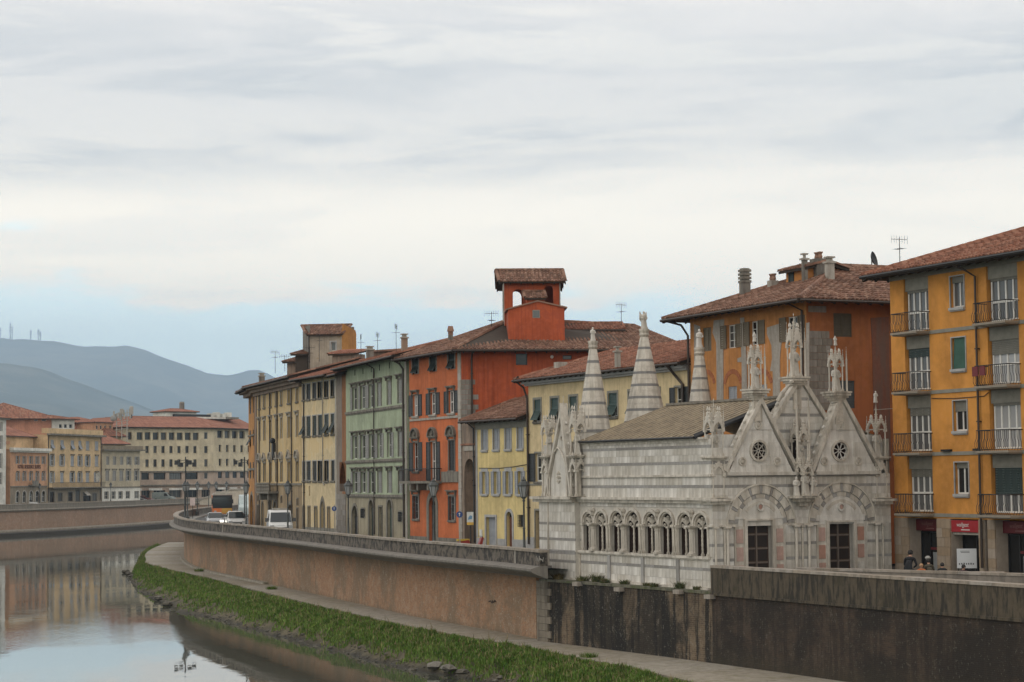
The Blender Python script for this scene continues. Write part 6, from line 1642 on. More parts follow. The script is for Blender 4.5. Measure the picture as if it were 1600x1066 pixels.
def pinnacle(mb, x, y, z, w_, h, crock=True):
    mb.lathe([(w_*.75, 0), (w_*.7, h*.10), (w_*.5, h*.14), (w_*.06, h*.88), (w_*.2, h*.91), (w_*.14, h*.95), (.004, h)], x, y, z, 4)
    if crock:
        for k in range(3):
            for a in range(4): t = a*math.pi/2+math.pi/4; q = w_*(.55-.14*k); mb.ball(x+q*math.cos(t), y+q*math.sin(t), z+h*(.25+.2*k), w_*.16, n=4, m=3)
def tabernacle(fr, uc, wc, sw, z0, zcol, zgab, ztop, statue=True, shelf=.12, seed=0, lean=None, over=.12, mid=True, cr=.035):
    """open canopy on four shafts: shelf, shafts, pointed gablets with openings, corner pinnacles, central spirelet, statue inside"""
    h = sw/2
    sm_ = MB().box(uc-h-over, uc+h+over, wc-h-over, wc+h+over, z0-shelf, z0).box(uc-h-over*.4, uc+h+over*.4, wc-h-over*.4, wc+h+over*.4, z0-shelf*2, z0-shelf)
    o = put('tabernacle', sm_.mesh('tabernacle', M_marb2), ch, fr)
    cm = cached(('tc', rnd(zcol-z0, .02), cr), lambda: column_mesh(zcol-z0, cr, .14).mesh('shaft', M_mwarm))
    for a in (-1, 1):
        for c in (-1, 1): put('shaft', cm, o, fr, (uc+a*h*.82, wc+c*h*.82, z0))
    gh = zgab-zcol
    def gab():
        mb = MB(); p = arc_pts(-h*.66, h*.66, -.02, 'pointed', 8); top = (0, gh)
        L_ = [(-h, -.02)] + [(-h, .06)] ; 
        # plate = triangle minus pointed opening, made from strips
        n = len(p)
        outer = []
        for i, (x, z) in enumerate(p):
            t = i/(n-1); outer.append((-h+2*h*t, .06+(gh-.06)*(1-abs(2*t-1))))
        for i in range(n-1): mb.prism([p[i], p[i+1], outer[i+1], outer[i]], -.035, .035)
        for s_ in (-1, 1):
            mb.prism([(s_*h, -.02), (s_*h*.66, -.02), (s_*h*.66, .05), (s_*h, .06)], -.035, .035)
            for k in range(4): t = (k+.6)/4.4; mb.ball(s_*h*(1-t), 0, .08+(gh-.06)*t+.03, .05, n=5, m=3)
        mb.ball(0, 0, gh+.06, .06, n=5, m=4); mb.lathe([(.02, gh+.05), (.05, gh+.12), (.005, gh+.22)], 0, 0, 0, 5)
        return mb.mesh('gablet', M_mwarm)
    gm_ = cached(('tg', rnd(sw, .02), rnd(gh, .02)), gab)
    for k in range(4):
        t = k*math.pi/2; put('gablet', gm_, o, fr, (uc+math.sin(t)*h*.92, wc-math.cos(t)*h*.92, zcol), rot=t)
    mb = MB()
    for a in (-1, 1):
        for c in (-1, 1): pinnacle(mb, uc+a*h*.9, wc+c*h*.9, zcol-.02, .085, (zgab-zcol)*1.35)
    put('corner_pinnacles', mb.mesh('corner_pinnacles', M_mwarm), o, fr, kind='stuff')
    mb = MB(); pinnacle(mb, uc, wc, zcol+gh*.35, h*.42, ztop-zcol-gh*.35); mb.box(uc-h*.8, uc+h*.8, wc-h*.8, wc+h*.8, zcol+.0, zcol+.05)
    put('spirelet', mb.mesh('spirelet', M_marb2), o, fr)
    if statue:
        hs = (zcol-z0)*.92+.08; put('statue', cached(('st', rnd(hs, .05), seed), lambda: statue_mesh(hs, seed).mesh('statue', M_marb)), o, fr, (uc, wc, z0))
    return o
def Z(px, py): return fc.z(px, py)
# corner tabernacles on the front, two tiers each
for k, (xa, xb) in enumerate(((1104, 1131.5), (1366.5, 1391.5))):
    u0, u1 = fc.u(xa, 700), fc.u(xb, 700); uc = (u0+u1)/2+.12*(1 if k == 0 else -1); sw = (u1-u0)*.74; pc = (xa+xb)/2
    bar('corner_cornice', M_mwarm, fc, (uc-sw/2-.28, uc+sw/2+.28, -.36, .8, Z(pc, 780)-.10, Z(pc, 780)+.02), (uc-sw/2-.15, uc+sw/2+.15, -.22, .7, Z(pc, 780)-.24, Z(pc, 780)-.10))
    tabernacle(fc, uc, .28, sw, Z(pc, 778)+.02, Z(pc, 742), Z(pc, 718), Z(pc, 719), statue=False, shelf=.02, cr=.05)
    tabernacle(fc, uc, .28, sw, Z(pc, 713.5), Z(pc, 672), Z(pc, 642 if k == 0 else 655), Z(pc, 622 if k == 0 else 625), statue=True, seed=k, shelf=.07)
    if k == 1: put('finial_statue', statue_mesh(.55, 3).mesh('finial_statue', M_marb), ch, fc, (uc, .28, Z(pc, 629)))
    bar('tabernacle_core', M_marb2, fc, (uc-sw*.18, uc+sw*.18, .15, .45, Z(pc, 778), Z(pc, 720)))
# main string course and gables of the front
bar('string_course', M_marb, fc, (fc.u(1134, 740), fc.u(1243, 740), -.20, .01, zG-.05, zG+.10), (fc.u(1272, 740), fc.u(1373, 740), -.20, .01, zG-.05, zG+.10))
bar('string_course', M_mgrey, fc, (fc.u(1134, 740), fc.u(1373, 740), -.10, .01, zG-.12, zG-.05))
def plate_with_hole(mb, tri, c, r, y0, y1, n=32):
    def hit(t):
        dx, dz = math.cos(t), math.sin(t); best = 1e9
        for (x0, z0), (x1, z1) in zip(tri, tri[1:]+tri[:1]):
            ex, ez = x1-x0, z1-z0; den = dx*ez-dz*ex
            if abs(den) < 1e-9: continue
            s_ = ((x0-c[0])*ez-(z0-c[1])*ex)/den; q = ((x0-c[0])*dz-(z0-c[1])*dx)/den
            if s_ > 0 and -1e-6 <= q <= 1+1e-6: best = min(best, s_)
        return (c[0]+dx*best, c[1]+dz*best)
    angs = sorted([2*math.pi*i/n for i in range(n)] + [math.atan2(z-c[1], x-c[0]) % (2*math.pi) for x, z in tri])
    for i, t in enumerate(angs):
        t2 = angs[(i+1) % len(angs)]
        a, b_ = (c[0]+r*math.cos(t), c[1]+r*math.sin(t)), (c[0]+r*math.cos(t2), c[1]+r*math.sin(t2))
        mb.prism([a, hit(t), hit(t2), b_], y0, y1)
def raking(fr, p, q, wd, y0, y1, crock, name='raking_cornice', mat=M_mwarm):
    """sloping moulding from foot p to apex q with leaf crockets"""
    L_ = math.dist(p, q); dx, dz = (q[0]-p[0])/L_, (q[1]-p[1])/L_; nx, nz = (-dz, dx) if dx > 0 else (dz, -dx)
    mb = MB(); mb.prism([p, q, (q[0]+nx*wd*0, q[1]+wd/abs(dx)*1.0), (p[0]+nx*wd, p[1]+nz*wd)], y0, y1)
    o = put(name, mb.mesh(name, mat), ch, fr)
    if crock:
        cm = cached('crocket', lambda: MB().lathe([(.04, -.06), (.035, .04), (.08, .09), (.09, .15), (.04, .21), (.01, .24)], 0, 0, 0, 6, 1, .8).ball(.07, 0, .12, .045, n=5, m=3).ball(-.07, 0, .12, .045, n=5, m=3).mesh('crocket', M_marb))
        for k in range(crock):
            t = (k+.7)/(crock+.6); x, z = p[0]+(q[0]-p[0])*t+nx*wd*.9, p[1]+(q[1]-p[1])*t+nz*wd*.9
            put('crocket', cm, o, fr, (x, (y0+y1)/2, z))
    return o
for k, (xl, xa, xr, ya, rx) in enumerate(((1139, 1188, 1239, 631, 1185.5), (1275, 1313.5, 1370, 624, 1312.5))):
    a, c, t = (fc.u(xl, 740), zG+.10), (fc.u(xr, 740), zG+.10), fc.uv(xa, ya)
    rc = fc.uv(rx, 704.5); rr = .41
    mb = MB(); plate_with_hole(mb, [a, c, t], rc, rr, .02, .30)
    put('gable_wall', mb.mesh('gable_wall', M_marb), ch, fc)
    # slabs of the gable field, proud of the wall
    g = random.Random(20+k); lv = [zG+.10, zG+.42, zG+.80, zG+1.45, zG+2.0, t[1]]
    for j in range(len(lv)-1):
        z0_, z1_ = lv[j], lv[j+1]-.012; L0 = lambda z: a[0]+(t[0]-a[0])*(z-a[1])/(t[1]-a[1]); R0 = lambda z: c[0]+(t[0]-c[0])*(z-c[1])/(t[1]-c[1])
        n = max(1, int((R0(z0_)-L0(z0_))/.85))
        for q in range(n):
            f0, f1 = q/n, (q+1)/n; P0 = L0(z0_)+(R0(z0_)-L0(z0_))*f0; P1 = L0(z0_)+(R0(z0_)-L0(z0_))*f1-.01
            T0 = max(P0, L0(z1_)); T1 = min(P1, R0(z1_))
            if T1 < T0: T0 = T1 = (max(P0, L0(z1_))+min(P1, R0(z1_)))/2
            if P0 < rc[0]+rr+.10 and P1 > rc[0]-rr-.10 and z0_ < rc[1]+rr+.08 and z1_ > rc[1]-rr-.08: continue
            put('marble_slab', MB().prism([(P0, z0_), (P1, z0_), (T1, z1_), (T0, z1_)], -.006-g.random()*.008, .03).mesh('marble_slab', M_mgrey if j == 3 and q % 2 == 0 and False else M_marb), ch, fc)
    raking(fc, (a[0]-.16, a[1]), (t[0], t[1]+.02), .17, -.12, .42, 8); raking(fc, (c[0]+.16, c[1]), (t[0], t[1]+.02), .17, -.12, .42, 8)
    # rose window
    mb = MB(); ring(mb, 0, 0, rr-.01, rr+.09, -.07, .03, 0, 2*math.pi, 28); ro = put('rose_window', mb.mesh('rose_window', M_mwarm), ch, fc, (rc[0], 0, rc[1]))
    mb = MB(); ring(mb, 0, 0, .055, .085, .02, .08, 0, 2*math.pi, 10)
    for q in range(8):
        tt = q*math.pi/4+(0 if k == 0 else math.pi/8); cs, sn = math.cos(tt), math.sin(tt)
        mb.prism([(cs*.08-sn*.014, sn*.08+cs*.014), (cs*.08+sn*.014, sn*.08-cs*.014), (cs*.33+sn*.018, sn*.33-cs*.018), (cs*.33-sn*.018, sn*.33+cs*.018)], .03, .075)
        t2 = tt+math.pi/8; p0 = (.33*cs, .33*sn); p1 = (.33*math.cos(tt+math.pi/4), .33*math.sin(tt+math.pi/4)); pm = (.41*math.cos(t2), .41*math.sin(t2)); pk = (.20*math.cos(t2), .20*math.sin(t2))
        if k == 0: mb.tube([(p0[0], .05, p0[1]), (.27*math.cos(t2-.12), .05, .27*math.sin(t2-.12)), (.30*math.cos(t2), .05, .30*math.sin(t2)), (.27*math.cos(t2+.12), .05, .27*math.sin(t2+.12)), (p1[0], .05, p1[1])], .016, 4)
        else: mb.tube([(p0[0], .05, p0[1]), (.40*math.cos(t2), .05, .40*math.sin(t2)), (p1[0], .05, p1[1])], .018, 4)
        ring(mb, .355*cs, .355*sn, .02, .045, .03, .07, 0, 2*math.pi, 6)
    put('tracery', mb.mesh('tracery', M_marb), ro, fc, (rc[0], 0, rc[1]))
    put('pane', MB().prism([(rr*1.02*math.cos(q*math.pi/12), rr*1.02*math.sin(q*math.pi/12)) for q in range(24)], .10, .12).mesh('pane', M_shadow), ro, fc, (rc[0], 0, rc[1]))  # dark disc paints the unlit space behind the rose
        # roundels with carved heads
    rds = [(1184.5, 664.5), (1160, 721.5), (1214, 721.5)] if k == 0 else [(1288, 721), (1341, 721)]
    for px, py in rds:
        c0 = fc.uv(px, py); mb = MB(); ring(mb, 0, 0, .13, .20, -.05, .02, 0, 2*math.pi, 16); mb.ball(0, .0, 0, .10, 1, .6, 1.15, 8, 6)
        put('roundel', mb.mesh('roundel', M_mwarm), ch, fc, (c0[0], 0, c0[1]))
    if k == 1:
        c0 = fc.uv(1313, 665); mb = MB(); mb.box(-.20, .20, -.05, .02, .16, .20); mb.box(-.20, .20, -.05, .02, -.20, -.16); mb.box(-.20, -.16, -.048, .02, -.16, .16); mb.box(.16, .20, -.048, .02, -.16, .16); mb.ball(0, 0, 0, .10, 1, .6, 1.2, 8, 5)
        put('square_relief', mb.mesh('square_relief', M_mwarm), ch, fc, (c0[0], 0, c0[1]))
# centre gable behind, with grey stripes
ta = fc.uv(1249, 596, .5); zc0 = zG-.2; hw = (ta[1]-zc0)/1.36; ca = ta[0]
put('gable_wall', MB().prism([(ca-hw, zc0), (ca+hw, zc0), (ca, ta[1])], .50, .9).mesh('gable_wall', M_joint), ch, fc)
for bz in [q for q in (zG+.35, zG+.95, zG+1.62, zG+2.3, zG+3.0, zG+3.7, zG+4.4) if q < ta[1]-.2]:
    pass
lv = [zc0]; 
while lv[-1] < ta[1]-.35: lv.append(lv[-1]+(.14 if len(lv) % 3 == 0 else .30))
lv.append(ta[1]); g = random.Random(77)
for j in range(len(lv)-1):
    z0_, z1_ = lv[j], lv[j+1]-.01; dk = (j+1) % 3 == 0 and j < len(lv)-2
    lo, hi = ca-(ta[1]-z0_)/1.36, ca+(ta[1]-z0_)/1.36; lo2, hi2 = ca-(ta[1]-z1_)/1.36, ca+(ta[1]-z1_)/1.36; n = max(1, int((hi-lo)/.8))
    for q in range(n):
        P0, P1 = lo+(hi-lo)*q/n, lo+(hi-lo)*(q+1)/n-.01; T0, T1 = max(P0, lo2), min(P1, hi2)
        if T1 <= T0: continue
        put('marble_slab', MB().prism([(P0, z0_), (P1, z0_), (T1, z1_), (T0, z1_)], .50-.02-g.random()*.01, .505).mesh('marble_slab', M_mgrey if dk else M_marb), ch, fc)
raking(fc, (ca-hw-.1, zc0), (ca, ta[1]+.05), .20, .36, .95, 9); raking(fc, (ca+hw+.1, zc0), (ca, ta[1]+.05), .20, .36, .95, 9)
put('wall', MB().prism([(0, zG), (WC, zG), (WC, zTop), (WC-.1, zTop+.2), (.1, zTop+.2), (0, zTop)], .5, .6).mesh('wall', M_marb), ch, fc)
# centre: tall canopied niche, small group of statues on a bracket
un = fc.u(1250.5, 690); wn_ = -.22
for sx, ytop in ((-1, 603), (1, 607)): 
    mb = MB(); x = un+sx*.33; mb.lathe([(.055, 0), (.055, Z(1250, 640)-Z(1250, 738))], x, wn_, Z(1250, 738), 6); pinnacle(mb, x, wn_, Z(1250, 640), .07, Z(1250, ytop)-Z(1250, 640)); put('niche_shaft', mb.mesh('niche_shaft', M_mwarm), ch, fc)
tabernacle(fc, un, .05, .62, Z(1250, 722), Z(1250, 688), Z(1250, 662), Z(1250, 628), statue=True, seed=5, shelf=.08, cr=.04)
put('niche_back', MB().box(un-.24, un+.02, .30, .32, Z(1250, 722), Z(1250, 684)).mesh('niche_back', M_shadow), ch, fc)  # dark sheet paints the shade within the niche opening
mb = MB()
for sx in (-.33, -.12, .12, .33): pinnacle(mb, un+sx, wn_-.05, Z(1250, 688)+.1*abs(sx), .05, .7)
for k in range(5): pinnacle(mb, un-.30+.15*k, wn_-.18, Z(1250, 742), .045, .75+.1*(k % 2))
put('niche_pinnacles', mb.mesh('niche_pinnacles', M_marb2), ch, fc, kind='stuff')
ug = fc.u(1256, 760, -.3); zg0 = Z(1256, 775)
grp = bar('statue_bracket', M_marb2, fc, (ug-.72, ug+.66, -.72, .01, zg0-.10, zg0), (ug-.5, ug+.45, -.5, .01, zg0-.25, zg0-.10), (ug-.25, ug+.2, -.3, .01, zg0-.45, zg0-.25))
for k, (dx, h, sd_) in enumerate(((-.48, .88, 1), (.0, 1.12, 2), (.46, .86, 4))):
    put('statue', statue_mesh(h, sd_).mesh('statue', M_marb), grp, fc, (ug+dx, -.40, zg0))
    if k != 1: continue
tabernacle(fc, ug-.0, -.36, .60, zg0+.01, Z(1256, 740), Z(1256, 722), Z(1256, 708), statue=False, shelf=.02, cr=.035)
# platforms and top tabernacles
for k, (px, py, ycol, yg, yt, wx, w0, xs) in enumerate(((1180, 608, 566, 546, 528, 24, .15, 1), (1241.5, 589, 541, 512, 489, 27, .6, 1), (1306.5, 612, 570, 552, 534, 27, .15, 1))):
    u, z = fc.uv(px, py, w0); sw = wx*.0295*.66; s1 = MB(); dpx = lambda y: fc.z(px, y, w0)
    # inverted stepped bracket under the platform
    for q in range(5): s1.box(u-sw/2-.22+.08*q, u+sw/2+.22-.08*q, w0-sw/2-.22+.08*q, w0+sw/2+.18-.08*q, z-.10-.10*(q+1), z-.10-.10*q)
    s1.box(u-.22, u+.22, w0-.2, w0+.2, z-1.5, z-.6)
    put('platform_bracket', s1.mesh('platform_bracket', M_marb2), ch, fc)
    tabernacle(fc, u, w0, sw, z+.0, dpx(ycol), dpx(yg), dpx(yt), statue=True, seed=6+k, shelf=.08, over=.26, cr=.035)
    for sx in ((-1, 1) if k != 2 else (1,)):
        mb = MB(); x = u+sx*(sw/2+.12); mb.lathe([(.045, 0), (.045, dpx(ycol-6)-z), (.07, dpx(ycol-6)-z+.03)], x, w0-sw/2-.05, z, 6); pinnacle(mb, x, w0-sw/2-.05, dpx(ycol-6), .06, .65); put('outer_shaft', mb.mesh('outer_shaft', M_mwarm), ch, fc)
    if k != 1: put('finial_statue', statue_mesh(.45, 12+k).mesh('finial_statue', M_marb), ch, fc, (u, w0, dpx(yt+6)))
# small beast gargoyle by the centre gable
mb = MB(); p = fc.uv(1228, 605, .3); mb.tube([(p[0]-.40, .4, p[1]-.65), (p[0]-.22, .35, p[1]-.35), (p[0]-.08, .25, p[1]-.12), (p[0]+.08, .1, p[1]+.12)], [.10, .12, .09, .05], 7); mb.ball(p[0]+.14, .05, p[1]+.22, .10, 1, 1.4, 1, 7, 5)
put('gargoyle', mb.mesh('gargoyle', M_marb2), ch, fc)
# ---- blind arches, lunettes, doors, pink panels
for k, (c, r) in enumerate(AR):
    for ri, (r0, r1, nv, y) in enumerate(((r*.80, r, 17, -.07), (r*.68, r*.785, 11, -.03))):
        a0, a1 = (0.03, math.pi-.03)
        for q in range(nv):
            t0, t1 = a0+(a1-a0)*q/nv, a0+(a1-a0)*(q+1)/nv-.012; dk = q % 2 == 0
            if dk: t0, t1 = t0+.05, t1-.05
            else: t0, t1 = t0-.05, t1+.05
            t0 = max(a0, t0); t1 = min(a1, t1); mb = MB(); tm = (t0+t1)/2
            mb.prism([(c+r0*math.cos(t0), zLed+r0*math.sin(t0)), (c+r1*math.cos(t0), zLed+r1*math.sin(t0)), (c+r1*math.cos(tm), zLed+r1*math.sin(tm)), (c+r1*math.cos(t1), zLed+r1*math.sin(t1)), (c+r0*math.cos(t1), zLed+r0*math.sin(t1)), (c+r0*math.cos(tm), zLed+r0*math.sin(tm))], y, .06)
            put('voussoir', mb.mesh('voussoir', M_mgrey if dk else M_mwarm), ch, fc)
    mb = MB(); ring(mb, c, zLed, r+.005, r+.07, -.12, .01, 0, math.pi, 26); put('hood_mould', mb.mesh('hood_mould', M_mwarm), ch, fc)
    mb = MB(); n = 16
    mb.prism([(c+r*.68*math.cos(math.pi*i/n), zLed+r*.68*math.sin(math.pi*i/n)) for i in range(n+1)], -.013, .12); put('lunette', mb.mesh('lunette', M_marb), ch, fc)
    mb = MB(); ring(mb, c, zLed, r*.52, r*.60, -.03, .01, math.pi*.22, math.pi*.78, 12); put('lunette_mould', mb.mesh('lunette_mould', M_mwarm), ch, fc)
    zc = Z(1184 if k == 0 else 1311, 792); mb = MB(); ring(mb, c-.02, zc, .12, .21, -.08, .02, 0, 2*math.pi, 14); ro = put('roundel', mb.mesh('roundel', M_marb), ch, fc)
    put('pink_disc', MB().ball(c-.02, -.0, zc, .13, 1, .4, 1, 10, 6).mesh('pink_disc', M_mpink), ro, fc)
    # door with panelled leaves and its frame
    d0, d1, dz0, dz1 = DR[k]; dm = (d0+d1)/2; hh = dz1-0
    mb = MB(); mb.box(d0, d1, .24, .30, 0, dz1)
    do = put('door', mb.mesh('door', M_wood), ch, fc)
    pm = MB(); np_ = 4
    M_doorp = plain('worn_door_panel', (0.016, 0.009, 0.007), .6)
    for s_ in (0, 1):
        x0 = d0 if s_ == 0 else dm
        for q in range(np_): z = hh*q/np_; put('door_panel', MB().box(0, (d1-d0)/2-.16, 0, .04, 0, hh/np_-.14).mesh('door_panel', M_doorp), do, fc, (x0+.08, .23, z+.08))
    put('door_rail', (lambda b_: [b_.box(d0+.02, d1-.02, .20, .24, hh*q/np_-.03, hh*q/np_+.04) for q in (1, 2, 3)] and b_.box(dm-.04, dm+.04, .18, .24, 0, hh))(MB()).mesh('door_rail', plain('pale_worn_wood', (0.14, 0.11, 0.09), .6)), do, fc)
    x_in0, x_in1 = d0-.14, d1+.14
    bar('door_frame', M_mwarm, fc, (x_in0, d0, -.14, .10, zB, dz1+.08), (d1, x_in1, -.14, .10, zB, dz1+.08), (d0, d1, -.138, .10, dz1, dz1+.08))
    bar('door_lintel', M_marb, fc, (x_in0-.55, x_in1+.55, -.04, .02, max(dz1+.08, zLed-.02), zLed+.42))
    for a0_, a1_ in ((x_in0-.52, x_in0-.0), (x_in1+.0, x_in1+.52)):
        bar('jamb_panel_frame', M_mwarm, fc, (a0_, a1_, -.06, .02, zB, zLed-.02))
        zz = [zLed-.14-(.66+.14)*q for q in range(4)]
        for q, zt_ in enumerate(zz[:3]):
            mb = MB().box(a0_+.09, a1_-.07, -.085, -.05, zt_-.62, zt_); put('pink_panel', mb.mesh('pink_panel', M_mpink if not (k == 1 and q == 2 and a0_ > dm) else M_marb), ch, fc)
    for x in (c-r-.05, c+r+.05):
        put('engaged_column', cached(('ec', 1), lambda: column_mesh(zLed+.0, .075, .24).mesh('engaged_column', M_mwarm)), ch, fc, (x, -.12, 0))
    for a0_, a1_ in ((c-r-.42, c-r*.80), (c+r*.80, c+r+.42)):
        bar('impost_ledge', M_mwarm, fc, (max(-.05, a0_), min(WC+.1, a1_), -.20, .01, zLed-.02, zLed+.07))
bar('impost_ledge', M_mwarm, fs, (AU[-1][1]+.05, LC+.06, -.10, .01, zLed-.02, zLed+.07))
for px in (1117, 1131, 1252.5, 1378): 
    u = fc.u(px, 850); put('engaged_column', cached(('ec2', 1), lambda: column_mesh(zLed, .055, .22).mesh('engaged_column', M_marb2)), ch, fc, (u, -.08, 0))
# ---- roof sheets
rz = fc.z(1190, 626, 5) if False else zTop+1.9; xr = WC/2
def roofplane(x0, z0, x1, z1, y0, y1, name='roof'):
    mb = MB(); mb.quad((x0, y0, z0), (x1, y0, z1), (x1, y1, z1), (x0, y1, z0)); mb.quad((x0, y0, z0-.07), (x1, y0, z1-.07), (x1, y1, z1-.07), (x0, y1, z0-.07)); mb.quad((x0, y0, z0), (x0, y1, z0), (x0, y1, z0-.07), (x0, y0, z0-.07)); mb.quad((x0, y0, z0), (x1, y0, z1), (x1, y0, z1-.07), (x0, y0, z0-.07))
    return put(name, mb.mesh(name, M_lead), ch, fc)
y0r, y1r = 1.0, LC-fs.u(915, 690)*1.0+.0
y1r = LC - fs.u(912, 690)
ra = roofplane(-.18, zTop+.12, xr, rz, y0r, y1r); rb_ = roofplane(WC+.18, zTop+.12, xr, rz, y0r, y1r)
mb = MB(); n = 22
for i in range(n+1):
    y = y0r+(y1r-y0r)*i/n; mb.add([(-.2, y-.022, zTop+.12), (-.2, y+.022, zTop+.12), (xr, y+.022, rz), (xr, y-.022, rz), (-.2, y-.018, zTop+.17), (-.2, y+.018, zTop+.17), (xr, y+.018, rz+.05), (xr, y-.018, rz+.05)], [(0, 1, 5, 4), (4, 5, 6, 7), (1, 2, 6, 5), (3, 0, 4, 7)])
put('standing_seams', mb.mesh('standing_seams', M_lead), ra, fc, kind='stuff')
put('ridge_cap', MB().box(xr-.15, xr+.15, y0r, y1r, rz+.01, rz+.12).mesh('ridge_cap', M_trim), ra, fc)
put('verge', MB().add([(-.3, y0r-.12, zTop+.10), (xr, y0r-.12, rz), (xr, y0r, rz+.1), (-.3, y0r, zTop+.22), (-.3, y0r-.12, zTop-.02), (xr, y0r-.12, rz-.12)], [(0, 1, 2, 3), (0, 1, 5, 4)]).mesh('verge', M_iron), ra, fc)
put('gutter', MB().tube([(-.26, y0r, zTop+.08), (-.26, y1r, zTop+.08)], .06, 6).mesh('gutter', M_iron), ra, fc)
# ---- striped stone pyramids with statues
M_mgrey2 = stone('dark_grey_marble', (0.21, 0.205, 0.20), (0.13, 0.12, 0.11), 3, .4, rough=.7)
def pyramid(px, ytop, ybase, wbase, wtop, yl, statue_top, ns, label, seed, sides=4, wing=False, rotk=0.0):
    # world point on the line of the pyramids
    d = ray(px, 700); cx_, cy_ = None, None
    q = Frame(fc.pt(0, yl), fc.a); u, _ = q.uv(px, 700); zt_, zb_ = q.z(px, ytop), q.z(px, ybase); D = q.pt(u, 0)[1]
    r0, r1 = wbase*D/3200/2, wtop*D/3200/2; n = 8; mb = MB()
    o = put('spire', MB().lathe([(r0*1.02, -.9), (r0, 0), (r1, zt_-zb_)], 0, 0, 0, n).mesh('spire', M_joint), ch, q, (u, 0, zb_))
    h = zt_-zb_; k = 0; z = -.3; g = random.Random(seed); per = h/ns
    for i in range(ns):
        for z0_, z1_, dk in ((i*per, i*per+per*.20, 1), (i*per+per*.20, i*per+per*.60, 0), (i*per+per*.60, (i+1)*per, 0)):
            ra_, rb__ = r0+(r1-r0)*z0_/h, r0+(r1-r0)*z1_/h
            put('spire_course', MB().lathe([(ra_*1.03+.012, z0_+.004), (rb__*1.03+.012, z1_-.006)], 0, 0, 0, n).mesh('spire_course', M_mgrey2 if dk else M_mwarm), o, q, (u, 0, zb_))
    mb = MB(); mb.lathe([(r1*1.0, 0), (r1*1.35, .12), (r1*1.2, .2), (r1*1.4, .34), (r1*1.4, .42)], 0, 0, 0, 8)
    put('spire_capital', mb.mesh('spire_capital', M_marb2), o, q, (u, 0, zt_))
    hs = q.z(px, statue_top)-zt_-.4
    put('statue', statue_mesh(hs, seed, wing).mesh('statue', M_marb), o, q, (u, 0, zt_+.42))
pyramid(928.5, 546, 676, 52, 11.5, 13.0, 512, 6, '', 1)
pyramid(1009, 527, 662, 66, 12, 13.2, 487, 7, '', 2, wing=True)
pyramid(1095.5, 556, 650, 40, 13, 13.4, 515, 5, '', 3)
# ---- end bay: steep gable with pointed arch, flanking tabernacles
zb0 = zCor+.04; g0, g1 = fs.u(857.5, 760, -.3), fs.u(893, 760, -.3); ga = (fs.u(880, 660, -.3), fs.z(880, 652, -.3))
mb = MB(); mb.prism([(g0, zb0), (g1, zb0), ga], -.36, -.10); put('gable_wall', mb.mesh('gable_wall', M_marb), ch, fs)
gi = random.Random(31)
raking(fs, (g0-.1, zb0), ga, .15, -.50, -.06, 7); raking(fs, (g1+.1, zb0), ga, .15, -.50, -.06, 7)
pts = arc_pts(g0+.30, g1-.28, zb0+1.0, 'pointed', 12); mb = MB(); mb.tube([(g0+.30, -.42, zb0)]+[(x, -.42, z) for x, z in pts]+[(g1-.28, -.42, zb0)], .055, 6)
put('arch_mould', mb.mesh('arch_mould', M_mwarm), ch, fs)
c0 = ((g0+g1)/2, zb0+.95); mb = MB()
for k in range(8): t = k*math.pi/4; mb.ball(c0[0]+.15*math.cos(t), -.38, c0[1]+.26*math.sin(t), .06, n=6, m=4)
ring(mb, c0[0], c0[1], .05, .09, -.42, -.36, 0, 2*math.pi, 8); put('rosette', mb.mesh('rosette', M_marb2), ch, fs)
ring_ = MB(); ring(ring_, ga[0], ga[1]-1.05, .08, .13, -.42, -.36, 0, 2*math.pi, 10); put('roundel', ring_.mesh('roundel', M_marb2), ch, fs)
mb = MB(); pinnacle(mb, ga[0], -.28, ga[1]+.1, .12, fs.z(880, 622)-ga[1]); put('finial', mb.mesh('finial', M_marb2), ch, fs)
def Zs(px, py): return fs.z(px, py, -.3)
for px, w_, yc1, y2, yc2, yg2, yt2 in ((857.5, 15, 737, 712, 677, 655, 640), (902, 17, 735, 711, 672, 640, 620)):
    u = fs.u(px, 720, -.25); sw = .62
    tabernacle(fs, u, -.22, sw, zb0+.02, Zs(px, yc1), Zs(px, y2+2), Zs(px, y2+2), statue=False, shelf=.02, cr=.05)
    tabernacle(fs, u, -.22, sw, Zs(px, y2), Zs(px, yc2), Zs(px, yg2), Zs(px, yt2), statue=True, seed=9, shelf=.07, cr=.035)
    bar('tabernacle_core', M_marb2, fs, (u-.12, u+.12, -.34, -.1, zb0, Zs(px, y2)))
mb = MB(); g = random.Random(4)
for k in range(7): pinnacle(mb, fs.u(888+3.2*k, 650, 0)+g.uniform(-.1, .1), .1+g.uniform(0, .5), Zs(890, 668), .07, g.uniform(.7, 1.5))
put('rear_pinnacles', mb.mesh('rear_pinnacles', M_marb2), ch, fs, kind='stuff')
put('transept_block', MB().box(.3, fs.u(915, 690), .1, 3.5, zCor, Zs(890, 690)).mesh('transept_block', M_marb), ch, fs)
